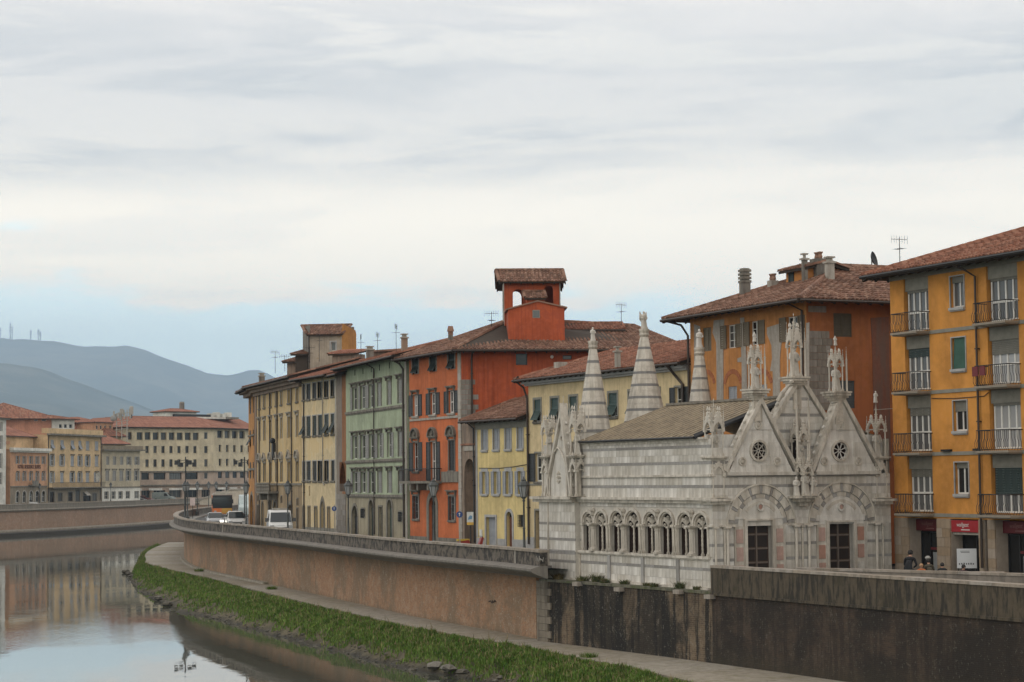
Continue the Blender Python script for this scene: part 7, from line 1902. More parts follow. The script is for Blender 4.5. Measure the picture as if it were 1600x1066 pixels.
# weeds on the ledge below the church
for k, (px, h, r, mt, lb) in enumerate([(889, .55, .5, M_dry, 'round dry straw coloured tuft at the far end of the church ledge'), (925, .5, .7, M_weed, 'spiky weeds on the ledge below the first church window'), (943, .7, .5, M_weed, 'dark spiky weeds on the ledge left of the first pilaster strip'), (962, .4, .5, M_weed, 'low weeds on the ledge right of the first pilaster strip'), (990, .4, .45, M_weed, 'small bushy weed on the ledge below the second window pair'), (1022, .3, .4, M_weed, 'short weed on the ledge below the third window pair'), (1040, .35, .4, M_weed, 'ragged weed on the ledge between third and fourth window pairs'), (1076, .6, .45, M_weed, 'grey green bush on the ledge near the parapet end'), (1100, .3, .35, M_weed, 'small weed in the corner by the parapet end')]):
    u = fs.u(px, 905); p = fs.pt(u, -.62+.12*(k % 3)); weed((p[0], p[1], -.5), r*.8, h*.62, lb, mt, k, 90 if k == 0 else 60)
# stone stubs sticking out of the platform wall
for k, (px, py) in enumerate([(903, 905), (965, 910), (1049, 915), (1100, 923)]):
    i_ = min(range(len(near)), key=lambda i: abs(800+3200*near[i][0]/near[i][1]-px)); a = near[i_]
    put('stone_stub', MB().cbox(0, 0, 0, .3, .5, .18).mesh('stone_stub', M_cop), pw, F0, (a[0]-.1, a[1]-.1, -.62-.1*(k % 2)), rot=.5)
# ------------------------------------------------------------------ far bank
S_for = stucco('far_orange_plaster', (0.52, 0.29, 0.17), (0.28, 0.16, 0.10), .3)
S_fye = stucco('far_yellow_plaster', (0.58, 0.42, 0.24), (0.34, 0.24, 0.13), .25)
S_fgr = stucco('far_cream_grey_plaster', (0.46, 0.40, 0.29), (0.28, 0.24, 0.18), .25)
S_fwh = stucco('far_white_plaster', (0.66, 0.64, 0.58), (0.4, 0.38, 0.33), .2)
S_fcr = stucco('far_cream_block_plaster', (0.60, 0.515, 0.36), (0.38, 0.31, 0.2), .2)
S_fpk = stucco('far_pinkish_base', (0.42, 0.325, 0.255), (0.26, 0.2, 0.16), .25)
S_fpn = stucco('far_pink_plaster', (0.50, 0.235, 0.155), (0.3, 0.15, 0.1), .25)
S_fst = stone('far_base_stone', (0.26, 0.215, 0.155), (0.12, 0.10, 0.08), 1.0, .5)
def rowz(f, px, y0, y1): return f.z(px, y1), f.z(px, y0)
b = Bld('hotel_building', 'orange four storey house with pale arched ground floor windows across the river', 'building', (16, 386), (73.5, 402)); f = b.f; W = b.W
ZT = f.z(48, 702.5); zg = f.z(48, 760)
cs = [(25.6, 29.6), (36, 40), (46.6, 50.4), (56.2, 60.2), (66, 69.8)]
for (y0, y1) in ((713, 725), (738.5, 751.5)):
    z0, z1 = rowz(f, 48, y0, y1)
    for i, (x0, x1) in enumerate(cs): b.win(f.u(x0+.3, 730), f.u(x1-.3, 730), z0, z1, shut='open', shm=M_greypaint, hood='flat' if y0 > 730 else None, rows=2, slats=4, shw=.42)
z0, z1 = rowz(f, 48, 767.5, 785)
for x0, x1 in cs: b.win(f.u(x0-1, 775), f.u(x1+1, 775), max(.1, z0), z1, arch='round', surround=.25, surm=M_ltrim, rows=2, rec=.3)
b.wall(0, W, zg, ZT, S_for); b.wall(0, W, -.5, zg, S_fst, name='ground_floor_wall'); b.shell(14, -.5, ZT, S_for)
b.bar('cornice', S_fwh, (-.4, W+.2, -.9, .01, ZT-.3, ZT+.25), (-.2, W+.1, -.5, .01, ZT-.6, ZT-.3)); b.bar('balcony', M_trim, (f.u(44, 757), f.u(54, 757), -.9, 0, zg+.1, zg+.3), (f.u(44, 757), f.u(54, 757), -.9, -.85, zg+.3, zg+1.1))
b.bar('string_course', M_trim, (0, W, -.15, .01, zg-.1, zg+.1))
me = text('HOTEL RESIDENCE SUITES', 1.0, plain('brown_sign_letters', (0.16, 0.07, 0.035), .7), ext=.05, align='CENTER')
xs_ = [v.co.x for v in me.vertices]; k_ = (f.u(63, 730)-f.u(27.5, 730))/(max(xs_)-min(xs_))
for v in me.vertices: v.co.x *= k_; v.co.z *= 1.05
put('lettering', me, b.th, f, ((f.u(63, 730)+f.u(27.5, 730))/2, -.05, f.z(48, 732.3)))
ZT2 = f.z(40, 681); u2 = f.u(74, 690)
b.bar('upper_storey', S_fye, (-1.5, u2, 3.0, 3.2, ZT, ZT2), (-1.5, -1.4, 3.2, 12, ZT, ZT2), (u2-.1, u2, 3.2, 12, ZT, ZT2)); b.bar('attic_window', S_for, (f.u(32, 690), f.u(38, 690), 2.9, 3.0, f.z(35, 694), f.z(35, 689)))
b.hiproof(-1.5, u2, 3, 13, ZT2, .45, over=.6, mat=T_new, row=.5, seg=1.5, rafters=False)
b = Bld('yellow_palazzo', 'pale yellow palazzo with six columns of shutters and a long balcony across the river', 'building', (74, 402.5), (158.5, 426)); f = b.f; W = b.W
ZT = f.z(116, 680.5); zg = f.z(116, 762); cs = [(78.6, 84.4), (94, 100), (110, 116), (122.2, 127.6), (133.8, 140), (148, 154.2)]
for ri, (y0, y1) in enumerate(((688.5, 702.5), (712, 728), (738.5, 753.5))):
    z0, z1 = rowz(f, 116, y0, y1)
    for i, (x0, x1) in enumerate(cs): b.win(f.u(x0+.4, 720), f.u(x1-.6, 720), z0, z1, shut=('awning' if i < 4 else 'closed') if ri == 0 else ('open' if (i+ri) % 3 else 'closed'), shm=M_bluegrey, hood='flat' if ri else None, rows=2, slats=4, sill=.12, sillm=M_ltrim, shw=.5)
b.bar('balcony', M_trim, (.2, W, -1.1, 0, zg-.1, zg+.1)); b.bar('railing', M_iron, *[(x*.45+.2, x*.45+.24, -1.08, -1.04, zg+.1, zg+1.0) for x in range(int(W/.45))], (.2, W, -1.1, -1.03, zg+1.0, zg+1.06))
for x0, x1, y0, y1 in ((78, 85, 768, 784), (90.6, 97.4, 770, 783), (106.6, 113.4, 769, 783), (118, 125, 766, 784), (130, 142, 773, 784), (144, 151, 772, 784)):
    z0, z1 = rowz(f, 116, y0, y1); b.win(f.u(x0, 775), f.u(x1, 775), max(.2, z0), z1, surround=.2, rows=2, frame=M_wood)
put('awning', MB().prism([(0, 0), (1.9, 0), (1.9, .9), (0, .9)], -.1, 0).add([(0, -.1, .9), (1.9, -.1, .9), (1.9, -1.1, .1), (0, -1.1, .1)], [(0, 1, 2, 3)]).mesh('awning', M_ltrim), b.th, f, (f.u(129, 772), 0, f.z(135, 775)))
b.wall(0, W, zg, ZT, S_fye); b.wall(0, W, -.5, zg, S_fst, name='ground_floor_wall'); b.shell(14, -.5, ZT, S_fye)
b.bar('cornice', M_trim, (-.3, W+.3, -1.0, .01, ZT-.15, ZT+.2)); b.bar('parapet', S_fye, (-.2, W+.1, -.3, 1.2, ZT+.2, f.z(116, 671)))
b.pipe([(.3, -.1, ZT), (.3, -.1, 1)], .08); b.pipe([(W-.4, -.1, ZT), (W-.4, -.1, 1)], .08)
put('flag', MB().add([(0, 0, 2.2), (0, -1.0, 2.6), (.3, -1.0, 1.3), (.2, -.1, .4)], [(0, 1, 2, 3)]).mesh('flag', S_fwh), b.th, f, (f.u(143, 745), -.9, f.z(143, 757)))
b = Bld('grey_house', 'small cream grey house with a white painted ground floor across the river', 'building', (159.5, 430), (219, 440)); f = b.f; W = b.W
ZT = f.z(190, 703.5); zg = f.z(190, 761.5)
for (y0, y1, cc) in ((714, 726.5, [(166.2, 170), (176.8, 181), (188, 192), (199.2, 203.4), (211.8, 215.8)]), (735.5, 751.5, [(165.2, 170.2), (176, 181), (187, 192), (198, 203), (211, 215.8)])):
    z0, z1 = rowz(f, 190, y0, y1)
    for i, (x0, x1) in enumerate(cc): b.win(f.u(x0, 730), f.u(x1, 730), z0, z1, shut='closed' if i < 3 else 'open', shm=M_greypaint, surround=.12, surm=M_ltrim, rows=2, slats=4, shw=.35, hood='flat' if y0 > 730 else None)
z0, z1 = rowz(f, 190, 768.5, 779.5)
for x0, x1 in ((163.5, 169), (174.8, 179.8), (185.6, 191), (197, 202.6), (210.6, 216.5)): b.win(f.u(x0, 775), f.u(x1, 775), max(.3, z0), z1, rows=2, panes=2, surround=.1)
b.wall(0, W, zg, ZT, S_fgr); b.wall(0, W, -.5, zg, S_fwh, name='ground_floor_wall'); b.shell(14, -.5, ZT, S_fgr)
b.bar('cornice', M_trim, (-.5, W+.9, -1.0, 14, ZT-.15, ZT+.15)); b.bar('parapet', S_fst, (-.3, W+.5, -.4, 12, ZT+.15, ZT+.9)); b.bar('string_course', M_trim, (0, W, -.15, .01, zg-.1, zg+.15))
b = Bld('cream_office_block', 'large cream office block with red tiled roof and a row of square attic windows', 'office block', (192, 478), (333.5, 494)); f = b.f; W = b.W
ZT = f.z(262, 668); zg = f.z(262, 737); zs = f.z(262, 757.5)
f2 = Frame.through(plan(333.5, 494), plan(396, 512)); W2 = f2.W
def multi(fr, cols, y0, y1, px, **k):
    z0, z1 = rowz(fr, px, y0, y1)
    for x0, x1 in cols: b.win(fr.u(x0, 720), fr.u(x1, 720), max(.3, z0), z1, fr=fr, **k)
multi(f, [(200, 206)]+[(213.6+12.55*i, 222.6+12.55*i) for i in range(8)], 676, 687.5, 262, frame=M_wood, panes=2, rows=1, rec=.5, sill=.1, sillm=S_fcr)
multi(f, [(319.2, 324.4)], 675, 686, 262, panes=1, rows=1)
for y0, y1 in ((697, 708), (718, 729.5)): multi(f, [(227.2+12.5*i, 232.4+12.5*i) for i in range(7)]+[(319.2, 324.4)], y0, y1, 262, frame=M_wood, panes=2, rows=1, rec=.35, sill=.15, sillm=S_fcr)
multi(f, [(221, 233), (240, 258.5), (264.4, 283.8), (289, 309)], 738.8, 749.5, 262, frame=M_iron, panes=5, rows=1, rec=.4); multi(f, [(319.2, 324.4)], 739, 749, 262, panes=1, rows=1)
multi(f, [(200, 214), (221, 235), (240, 258.5), (264.4, 283.8), (289, 309), (315, 328)], 766, 778, 262, frame=M_ltrim, panes=3, rows=1, rec=.6)
multi(f2, [(339.6+11.5*i, 348.4+11.5*i) for i in range(4)], 673.5, 685, 365, frame=M_wood, panes=2, rows=1, rec=.5, sill=.1, sillm=S_fcr)
for y0, y1 in ((695.5, 706.5), (717, 728)): multi(f2, [(341.8+11.3*i, 346+11.3*i) for i in range(5)], y0, y1, 365, frame=M_wood, panes=1, rows=1, rec=.35, sill=.15, sillm=S_fcr)
multi(f2, [(340.5+11.5*i, 347+11.5*i) for i in range(5)], 737, 747, 365, frame=M_iron, panes=2, rows=1); multi(f2, [(337, 350), (353, 362), (365, 378)], 764, 776, 365, frame=M_ltrim, panes=3, rows=1, rec=.6)
for fr, Wd, nm in ((f, W, 'wall'), (f2, W2, 'side_wall')):
    b.wall(0, Wd, zg, ZT, S_fcr, fr=fr, name=nm); b.wall(0, Wd, zs, zg, S_fpk, fr=fr, name=nm); b.wall(0, Wd, -.5, zs, S_fpk, fr=fr, name='ground_floor_wall')
    b.bar('string_course', M_trim, (0, Wd, -.25, .01, zg-.15, zg+.15), fr=fr); b.bar('shop_canopy', M_trim, (0, Wd, -.6, .01, zs-.25, zs+.05), fr=fr)
    b.bar('white_awning_band', S_fwh, *[(i*5.5+1, i*5.5+4.6, -.7, -.6, zs-1.3, zs-.8) for i in range(int(Wd/5.5))], fr=fr)
b.shell(25, -.5, ZT, S_fcr)
zr = f.z(262, 656)
A_, B_, C_, D_ = (-.8, -1.2, ZT), (W+.35, -1.2, ZT), None, None
g2 = f2.pt(W2+1, -1.2); g2 = (g2[0]-f.O[0], g2[1]-f.O[1]); g2 = (g2[0]*f.c+g2[1]*f.s, -g2[0]*f.s+g2[1]*f.c, ZT)
zr += .9
b.roof([[A_, B_, (W-.8, 7, zr), (6.5, 7, zr)], [B_, g2, (g2[0]-1, g2[1]+8, zr), (W-.8, 7, zr)], [(-.8, 26, ZT), A_, (6.5, 7, zr), (6.5, 26, zr)]], T_new, row=.45, seg=1.4, rafters=False, thick=.25)
b.bar('roof_terrace', S_fwh, (6.5, W+8, 7.05, 7.3, zr-.3, f.z(300, 651)+.2)); b.bar('roof_terrace', M_trim, (6.5, W+12, 7.4, 20, zr-.3, zr+.2))
up0, up1 = f.u(259, 645, 12), f.u(307, 645, 12); zp = f.z(283, 643.5, 12)
b.bar('penthouse', S_fwh, (up0, up1, 12, 18, zr, zp)); b.hiproof(up0, up1, 12, 18, zp, .22, over=.6, mat=T_new, row=.5, seg=1.5, rafters=False, gutter=False, name='penthouse_roof'); chimney(b, f, (up0+up1)/2+2, 15, zp, 2.2, .9, .9, M_chgrey, 'slab')
b.bar('penthouse_window', M_iron, (f.u(270, 650, 11.9), f.u(330, 650, 11.9), 11.2, 11.9, zr, zr+.9))
for k in range(4): b.bar('roof_plant', S_fwh, (f.u(330+9*k, 650, 11), f.u(335+9*k, 650, 11), 11, 13, zr, zr+1.2+.3*(k % 2)))
# white house cut by the left edge, backs and roofs
b = Bld('white_house', 'white house at the left edge of the far bank, only a narrow strip showing', 'building', (-62, 366), (9, 384)); f = b.f; W = b.W; ZT = f.z(4, 655)
for y0, y1 in ((660, 674), (681, 702), (709, 732), (739, 757)):
    z0, z1 = rowz(f, 2, y0, y1)
    for x in (-50, -36, -22, -8, .2): b.win(f.u(x, 700), f.u(x+3.2, 700), z0, z1, rows=2, surround=.1, surm=M_ltrim)
b.wall(0, W, -.5, ZT, S_fwh); b.shell(14, -.5, ZT, S_fwh); b.bar('cornice', M_ltrim, (-.3, W+.5, -.6, .01, ZT-.1, ZT+.25))
b.hiproof(0, W, 0, 14, ZT+.2, .35, over=.7, row=.5, seg=1.5, rafters=False)
def backhouse(name, label, px0, px1, D, yeave, mat, rmat, depth=12, slope=.4, wins=(), z0=2.0, over=.8, tilt=6):
    b = Bld(name, label, 'building', (px0, D), (px1, D+tilt)); f = b.f; W = b.W; ZT = f.z((px0+px1)/2, yeave)
    for x0, x1, y0, y1 in wins: b.win(f.u(x0, 700), f.u(x1, 700), f.z(x0, y1), f.z(x0, y0), rows=1, panes=1)
    b.wall(0, W, -1, ZT, mat); b.shell(depth, -1, ZT, mat)
    b.hiproof(0, W, 0, depth, ZT, slope, over=over, mat=rmat, row=.5, seg=1.5, rafters=False); return b
b = backhouse('pink_building', 'pink building with a very wide brown tiled roof behind the orange hotel', -60, 80, 440, 654.5, S_fpn, T_red, 22, .34, [(53, 59, 655.5, 658), (65, 72, 655, 658)], over=1.5)
backhouse('cream_wing', 'cream wing under the same wide roof behind the yellow palazzo', 81, 116, 446, 655, S_fwh, T_red, 10, .2, [(92, 97, 663, 669), (100, 105, 663, 669), (108, 113, 663, 669)])
backhouse('terracotta_house', 'terracotta coloured house with roof loggia behind the yellow palazzo', 118, 158, 470, 661, S_fpn, T_new, 10, .3, [(126, 132, 663, 671), (136, 144, 663, 671)])
backhouse('terracotta_annex', 'square terracotta annex with small windows and a stub chimney', 147, 176, 468, 660, S_for, T_new, 8, .12, [(150, 153, 665, 671), (156, 159, 665, 671), (163, 166, 665, 671), (171, 174, 665, 671)], over=.2)
backhouse('yellow_annex', 'small yellow house with stepped red roofs between palazzo and office block', 158, 196, 452, 694, S_fye, T_new, 10, .5)
backhouse('low_roofs', 'ochre gable house with brick chimney left of the office block', 166, 192, 468, 682, S_fye, T_red, 10, .6)
for k, (px, D, ye, m_, dp) in enumerate([(-90, 470, 672, S_fye, 14), (-160, 430, 662, S_fcr, 16), (300, 640, 676, S_fcr, 18), (420, 600, 668, S_fye, 14), (520, 560, 662, S_fpn, 14), (230, 620, 672, S_for, 18)]):
    backhouse('town_house', ['plain yellow house far left beyond the frame', 'cream house far left beyond the frame', 'cream house deep behind the office block', 'yellow house hidden beyond the river bend', 'pink house hidden beyond the river bend', 'orange house deep behind the office block'][k], px, px+62, D, ye+8, m_, T_red, dp)
# telecom masts
t = thing('telecom_mast', 'thick roof mast crowded with antenna drums beside the office block', 'mast', Frame(plan(190, 470), 0)); ft_ = FR[t.name][0]
z0, z1 = ft_.z(190, 672), ft_.z(190, 643); mb = MB()
for x in (-1.2, 0, 1.2): mb.tube([(x, 0, z0-3), (x, 0, z1+.3*x)], .12, 5)
for k in range(5): mb.tube([(-1.6, 0, z0+k*.9), (1.6, 0, z0+k*.9+.4)], .07, 4)
put('pole', mb.mesh('pole', M_gpipe), t, ft_); gg = random.Random(2)
for k in range(11): put('antenna_panel', MB().cbox(0, 0, 0, .35, .3, 1.3).mesh('antenna_panel', M_gpipe), t, ft_, (gg.uniform(-1.9, 1.9), gg.uniform(-.5, .5), z1-gg.uniform(0, 1.8)))
put('dish', MB().ball(0, 0, 0, .75, 1, .5, 1).mesh('dish', M_greypaint), t, ft_, (-1.9, -.3, z1-1.6))
t = thing('telecom_mast', 'slender dark pole with pale antenna head left of the office roof', 'mast', Frame(plan(205, 486), 0)); ft_ = FR[t.name][0]
put('pole', MB().tube([(0, 0, 12), (0, 0, ft_.z(205, 640))], .2, 6).mesh('pole', M_iron), t, ft_); put('antenna_head', MB().lathe([(.35, 0), (.5, .3), (.5, 1.7), (.35, 2)], 0, 0, 0, 6).mesh('antenna_head', M_gpipe), t, ft_, (0, 0, ft_.z(205, 648)))
# pale ramp wall of the bridge beyond the bend
fr_ = Frame.through(plan(312, 400), plan(420, 392)); t = thing('bridge_ramp', 'pale stone ramp wall leading to the next bridge behind the bus', 'bridge ramp', fr_)
L_ = fr_.W; pts = [(0, 0), (L_, 0), (L_, fr_.z(400, 764)), (L_*.45, fr_.z(360, 766)), (0, fr_.z(312, 782))]
put('ramp_wall', MB().prism(pts, 0, 2).mesh('ramp_wall', stucco('pale_ramp_plaster', (0.50, 0.44, 0.36), (0.3, 0.26, 0.2), .3)), t, fr_)
put('ramp_coping', MB().prism([pts[4], pts[3], pts[2], (pts[2][0], pts[2][1]+.25), (pts[3][0], pts[3][1]+.25), (pts[4][0], pts[4][1]+.25)], -.15, 2.2).mesh('ramp_coping', M_ltrim), t, fr_)
# ------------------------------------------------------------------ street lamps
M_lampglass = glassmat('lantern_glass', (0.30, 0.31, 0.31), .25, 0.0); M_lampiron = plain('grey_green_cast_iron', (0.055, 0.06, 0.058), .5)
def lamp(loc, label, first=[None], h=4.6):
    if first[0] is None:
        pm = MB().lathe([(.30, 0), (.30, .18), (.24, .22), (.22, .55), (.26, .60), (.15, .72), (.11, .80), (.13, .88), (.075, .95), (.06, 1.9), (.08, 1.95), (.055, 2.0), (.045, 3.3), (.09, 3.36), (.05, 3.42), (.12, 3.52)], 0, 0, 0, 10).mesh('post', M_lampiron, True)
        lf = MB()
        for k in range(6): a = math.pi*k/3; lf.tube([(.13*math.cos(a), .13*math.sin(a), 3.52), (.27*math.cos(a), .27*math.sin(a), 4.12)], .018, 4)
        lf.lathe([(.30, 4.10), (.31, 4.16), (.22, 4.30), (.13, 4.38), (.14, 4.43), (.05, 4.50), (.02, 4.60)], 0, 0, 0, 6, rot=-math.pi/6); lf.lathe([(.14, 3.50), (.15, 3.56)], 0, 0, 0, 6)
        first[0] = (pm, lf.mesh('lantern_frame', M_lampiron), MB().lathe([(.125, 3.54), (.262, 4.11)], 0, 0, 0, 6, rot=-math.pi/6).mesh('lantern_glass', M_lampglass))
    fr = Frame(loc, 0); t = thing('street_lamp', label, 'street lamp', fr, 'cast iron lantern posts along the river')
    put('post', first[0][0], t, fr); l = put('lantern', first[0][1], t, fr); put('lantern_glass', first[0][2], l, fr)
def at_quay(px, d=1.0):     # the spot behind the parapet seen at this picture column
    c = min(range(len(quay)-140), key=lambda i: abs(800+3200*(quay[i][0]+nq[i][0]*d)/(quay[i][1]+nq[i][1]*d)-px)); return (quay[c][0]+nq[c][0]*d, quay[c][1]+nq[c][1]*d)
for px, lb in ((820.5, 'large lantern post nearest the church, in front of the small yellow house'), (677, 'lantern post in front of the round door of the orange red palace'), (545, 'lantern post where the green palace meets the old tower'), (448, 'lantern post just right of the white van'), (381, 'lantern post beside the white car, by the orange house'), (337, 'lantern post in front of the bus and silver car'), (307, 'lantern post left of the bus with a crooked arm')):
    lamp(at_quay(px), lb)
lamp(plan(293, 226), 'lantern post at the tip of the bend, right of its twin'); lamp(plan(288.5, 218), 'leftmost lantern post at the tip of the bend')
lamp(plan(326, 300), 'distant lantern post beyond the bend, left of the bus'); lamp(plan(354, 330), 'distant lantern post seen above the bus roof')
lamp(plan(173, 424), 'lantern post on the far bank in front of the white ground floor'); lamp(plan(62, 398), 'lantern post on the far bank in front of the arched windows')
for k, (px, D) in enumerate(((290, 236), (382, 243))):
    fr = Frame(plan(px, D), 0); t = thing('floodlight_mast', ['tall mast with a cluster of floodlights at the tip of the bend', 'tall mast with a cluster of floodlights beside the orange house'][k], 'light mast', fr); zt = fr.z(px, 714)
    put('pole', MB().tube([(0, 0, 0), (0, 0, zt)], .07, 6).mesh('pole', M_iron), t, fr)
    for j, a in enumerate((-1.05, -.5, .5, 1.0)): put('floodlight', MB().cbox(0, 0, 0, .42, .35, .5).tube([(0, 0, .1), (-a, 0, .3)], .03, 4).mesh('floodlight', M_iron), t, fr, (a, 0, zt-.65-.25*(j % 2)))
# ------------------------------------------------------------------ vehicles
M_vwhite = plain('white_car_paint', (0.66, 0.66, 0.65), .3, var=.03); M_silver = plain('silver_car_paint', (0.42, 0.44, 0.46), .3, var=.03); M_tyre = plain('tyre_rubber', (0.02, 0.02, 0.02), .8)
M_carglass = glassmat('car_glass', (0.03, 0.035, 0.037), .06, 0); M_chrome = plain('grey_bumper_plastic', (0.08, 0.08, 0.08), .5); M_rim = plain('wheel_rim', (0.35, 0.35, 0.36), .35)
M_hl = glassmat('headlamp_glass', (0.45, 0.46, 0.46), .1, 0)
lit = bpy.data.materials.new('lit_headlamp'); lit.use_nodes = True; e = lit.node_tree.nodes['Principled BSDF']; e.inputs['Emission Color'].default_value = (1, .93, .8, 1); e.inputs['Emission Strength'].default_value = 6
def loft(secs, mat, name):
    """body from cross sections along y: (y, half width low, half width high, z low, z belt, z top, half width roof)"""
    mb = MB(); n = 10; vs = []
    for y, a, b_, z0, zb, zt, c in secs:
        p = [(-a*.92, z0), (-a, z0+.15), (-b_, zb), (-c, zt-.06), (-c*.85, zt), (c*.85, zt), (c, zt-.06), (b_, zb), (a, z0+.15), (a*.92, z0)]
        vs += [(x, y, z) for x, z in p]
    fs_ = [(j*n+k, j*n+(k+1) % n, (j+1)*n+(k+1) % n, (j+1)*n+k) for j in range(len(secs)-1) for k in range(n)] + [tuple(range(n)), tuple(range(len(secs)*n-1, (len(secs)-1)*n-1, -1))]
    mb.add(vs, fs_); return mb.mesh(name, mat)
def vehicle(name, label, cat, pos, ang, secs, paint, wheels, track, wr, glass, lights, extras=(), lit_left=False):
    fr = Frame(pos, ang); t = thing(name, label, cat, fr); put('body', loft(secs, paint, 'body'), t, fr)
    for y in wheels:
        for sx in (-1, 1):
            w_ = put('wheel', MB().tube([(sx*(track-.11), y, wr), (sx*(track+.09), y, wr)], wr, 14).mesh('tyre', M_tyre), t, fr); put('rim', MB().tube([(sx*(track-.05), y, wr), (sx*(track+.10), y, wr)], wr*.6, 10).mesh('rim', M_rim), w_, fr)
    for nm, pts, m_ in glass: put(nm, MB().poly(pts).mesh(nm, m_), t, fr)
    for i, (x, y, z, a, b_) in enumerate(lights): put('headlight', MB().cbox(x, y, z, a, .08, b_).mesh('headlight', lit if lit_left and i < 1 else M_hl), t, fr)
    for nm, bx, m_ in extras: put(nm, MB().box(*bx).mesh(nm, m_), t, fr)
    return t
def carset(name, label, pos, ang, paint, h=1.45, w_=.88, lit_left=False, suv=False):
    s = [(-2.1, w_*.8, w_*.8, .35, .6, .66, w_*.7), (-2.0, w_*.95, w_*.93, .25, .68, .78, w_*.8), (-1.0, w_, w_*.97, .22, .86, .95, w_*.86), (-.35, w_, w_*.96, .22, .92, h-.12, w_*.76), (.0, w_, w_*.96, .22, .93, h, w_*.75), (1.2, w_, w_*.96, .22, .95, h-.03, w_*.74), (1.85, w_*.98, w_*.94, .24, .95, h-.25 if not suv else h-.08, w_*.76), (2.1, w_*.9, w_*.88, .35, .8, .95, w_*.78)]
    g = [('windscreen', [(-w_*.84, -1.06, .985), (w_*.84, -1.06, .985), (w_*.72, -.40, h-.055), (-w_*.72, -.40, h-.055)], M_carglass)]
    for sx in (-1, 1): g.append(('side_window', [(sx*w_*.985, -.7, .97), (sx*w_*.985, 1.5, .98), (sx*w_*.84, 1.3, h-.14), (sx*w_*.84, -.25, h-.14)], M_carglass))
    x = [('grille', (-w_*.5, w_*.5, -2.14, -2.05, .42, .60), M_chrome), ('bumper', (-w_*.85, w_*.85, -2.17, -2.05, .26, .40), M_chrome if suv else paint), ('number_plate', (-.26, .26, -2.19, -2.165, .36, .47), M_white), ('mirror', (-w_-.16, -w_+.02, -.75, -.6, .95, 1.08), paint), ('mirror', (w_-.02, w_+.16, -.75, -.6, .95, 1.08), paint)]
    return vehicle(name, label, 'car', pos, ang, s, paint, (-1.35, 1.35), w_-.08, .32, g, [(w_*.68, -2.08, .64, .34, .15), (-w_*.68, -2.08, .64, .34, .15)], x, lit_left)
carset('car', 'silver car with a lit headlight driving beside the parapet in front of the bus', plan(336, 203), R(10), M_silver, 1.47, lit_left=True)
carset('car', 'white estate car driving between the bus and the orange house', plan(368, 199), R(12), M_vwhite, 1.62, .92, suv=True)
carset('car', 'dark parked car at the left edge of the far bank', plan(3, 388), R(80), M_chrome, 1.5); carset('car', 'pale car parked in front of the arched windows on the far bank', plan(42, 395), R(78), M_vwhite)
carset('car', 'dark red car parked in front of the office block shops', plan(225, 470), R(80), plain('dark_red_car_paint', (.12, .03, .03), .3)); carset('car', 'black car parked left of the pale van on the far bank', plan(213, 462), R(80), M_chrome)
h = 2.15; w_ = .98
vs_ = [(-2.6, .85, .82, .35, .75, .85, .75), (-2.5, .95, .92, .25, .85, 1.0, .85), (-1.75, w_, .96, .22, 1.1, 1.22, .88), (-1.0, w_, .96, .22, 1.2, h-.15, .84), (-.6, w_, .97, .22, 1.25, h, .86), (2.4, w_, .97, .22, 1.25, h, .88), (2.6, .95, .93, .3, 1.2, h-.1, .85)]
gl_ = [('windscreen', [(-.84, -1.80, 1.24), (.84, -1.80, 1.24), (.76, -1.02, h-.17), (-.76, -1.02, h-.17)], M_carglass)] + [('side_window', [(sx*.985, -1.35, 1.28), (sx*.985, -.35, 1.28), (sx*.93, -.35, h-.25), (sx*.93, -.95, h-.25)], M_carglass) for sx in (-1, 1)]
vx = [('grille', (-.55, .55, -2.66, -2.56, .62, .82), M_chrome), ('bumper', (-.9, .9, -2.70, -2.55, .28, .55), M_chrome), ('number_plate', (-.26, .26, -2.72, -2.70, .45, .56), M_white), ('bonnet_badge', (-.3, .3, -2.52, -2.48, .93, .99), M_bluegrey), ('roof_rack', (-.6, .6, -.4, .6, h+.02, h+.16), M_ltrim), ('mirror', (-1.22, -.98, -1.5, -1.35, 1.25, 1.55), M_chrome), ('mirror', (.98, 1.22, -1.5, -1.35, 1.25, 1.55), M_chrome), ('side_graphic', (-w_-.012, -w_+.01, .3, 1.1, .8, 1.45), M_bluegrey), ('side_graphic', (-w_-.012, -w_+.01, -.2, .2, .9, 1.2), M_bluegrey)]
vehicle('delivery_van', 'white delivery van with grey graphics on its side in front of the ochre palace', 'van', plan(437, 166), R(9), vs_, M_vwhite, (-1.7, 1.6), .88, .34, gl_, [(.72, -2.58, .88, .34, .22), (-.72, -2.58, .88, .34, .22)], vx)
vehicle('delivery_van', 'pale van half hidden by the orange house at the bend', 'van', plan(384.5, 262), R(8), [(y, a*1.05, b_*1.05, z0, zb*1.15, zt*1.3, c*1.05) for y, a, b_, z0, zb, zt, c in vs_], plain('pale_teal_van_paint', (.40, .46, .46), .3), (-1.7, 1.6), .92, .36, [(n_, [(x*1.05, y, z*1.3-.1) for x, y, z in p], m_) for n_, p, m_ in gl_], [], [])
vehicle('delivery_van', 'greenish grey van parked in front of the office block on the far bank', 'van', plan(256, 478), R(80), vs_, plain('grey_green_van_paint', (.25, .29, .28), .3), (-1.7, 1.6), .92, .36, gl_, [], [])
M_bor = plain('orange_bus_paint', (.62, .16, .035), .35, var=.03); M_bye = plain('yellow_bus_paint', (.52, .28, .05), .35, var=.03)
fb = Frame(plan(347.5, 262), R(9)); t = thing('city_bus', 'orange and yellow city bus with big dark windscreen coming round the bend', 'bus', fb)
put('body', MB().box(-1.25, 1.25, 0, 11, .35, 2.75).mesh('body', M_bor), t, fb); put('roof', MB().prism([(-1.2, 2.75), (1.2, 2.75), (1.05, 3.0), (-1.05, 3.0)], .05, 11).mesh('roof', M_ltrim), t, fb)
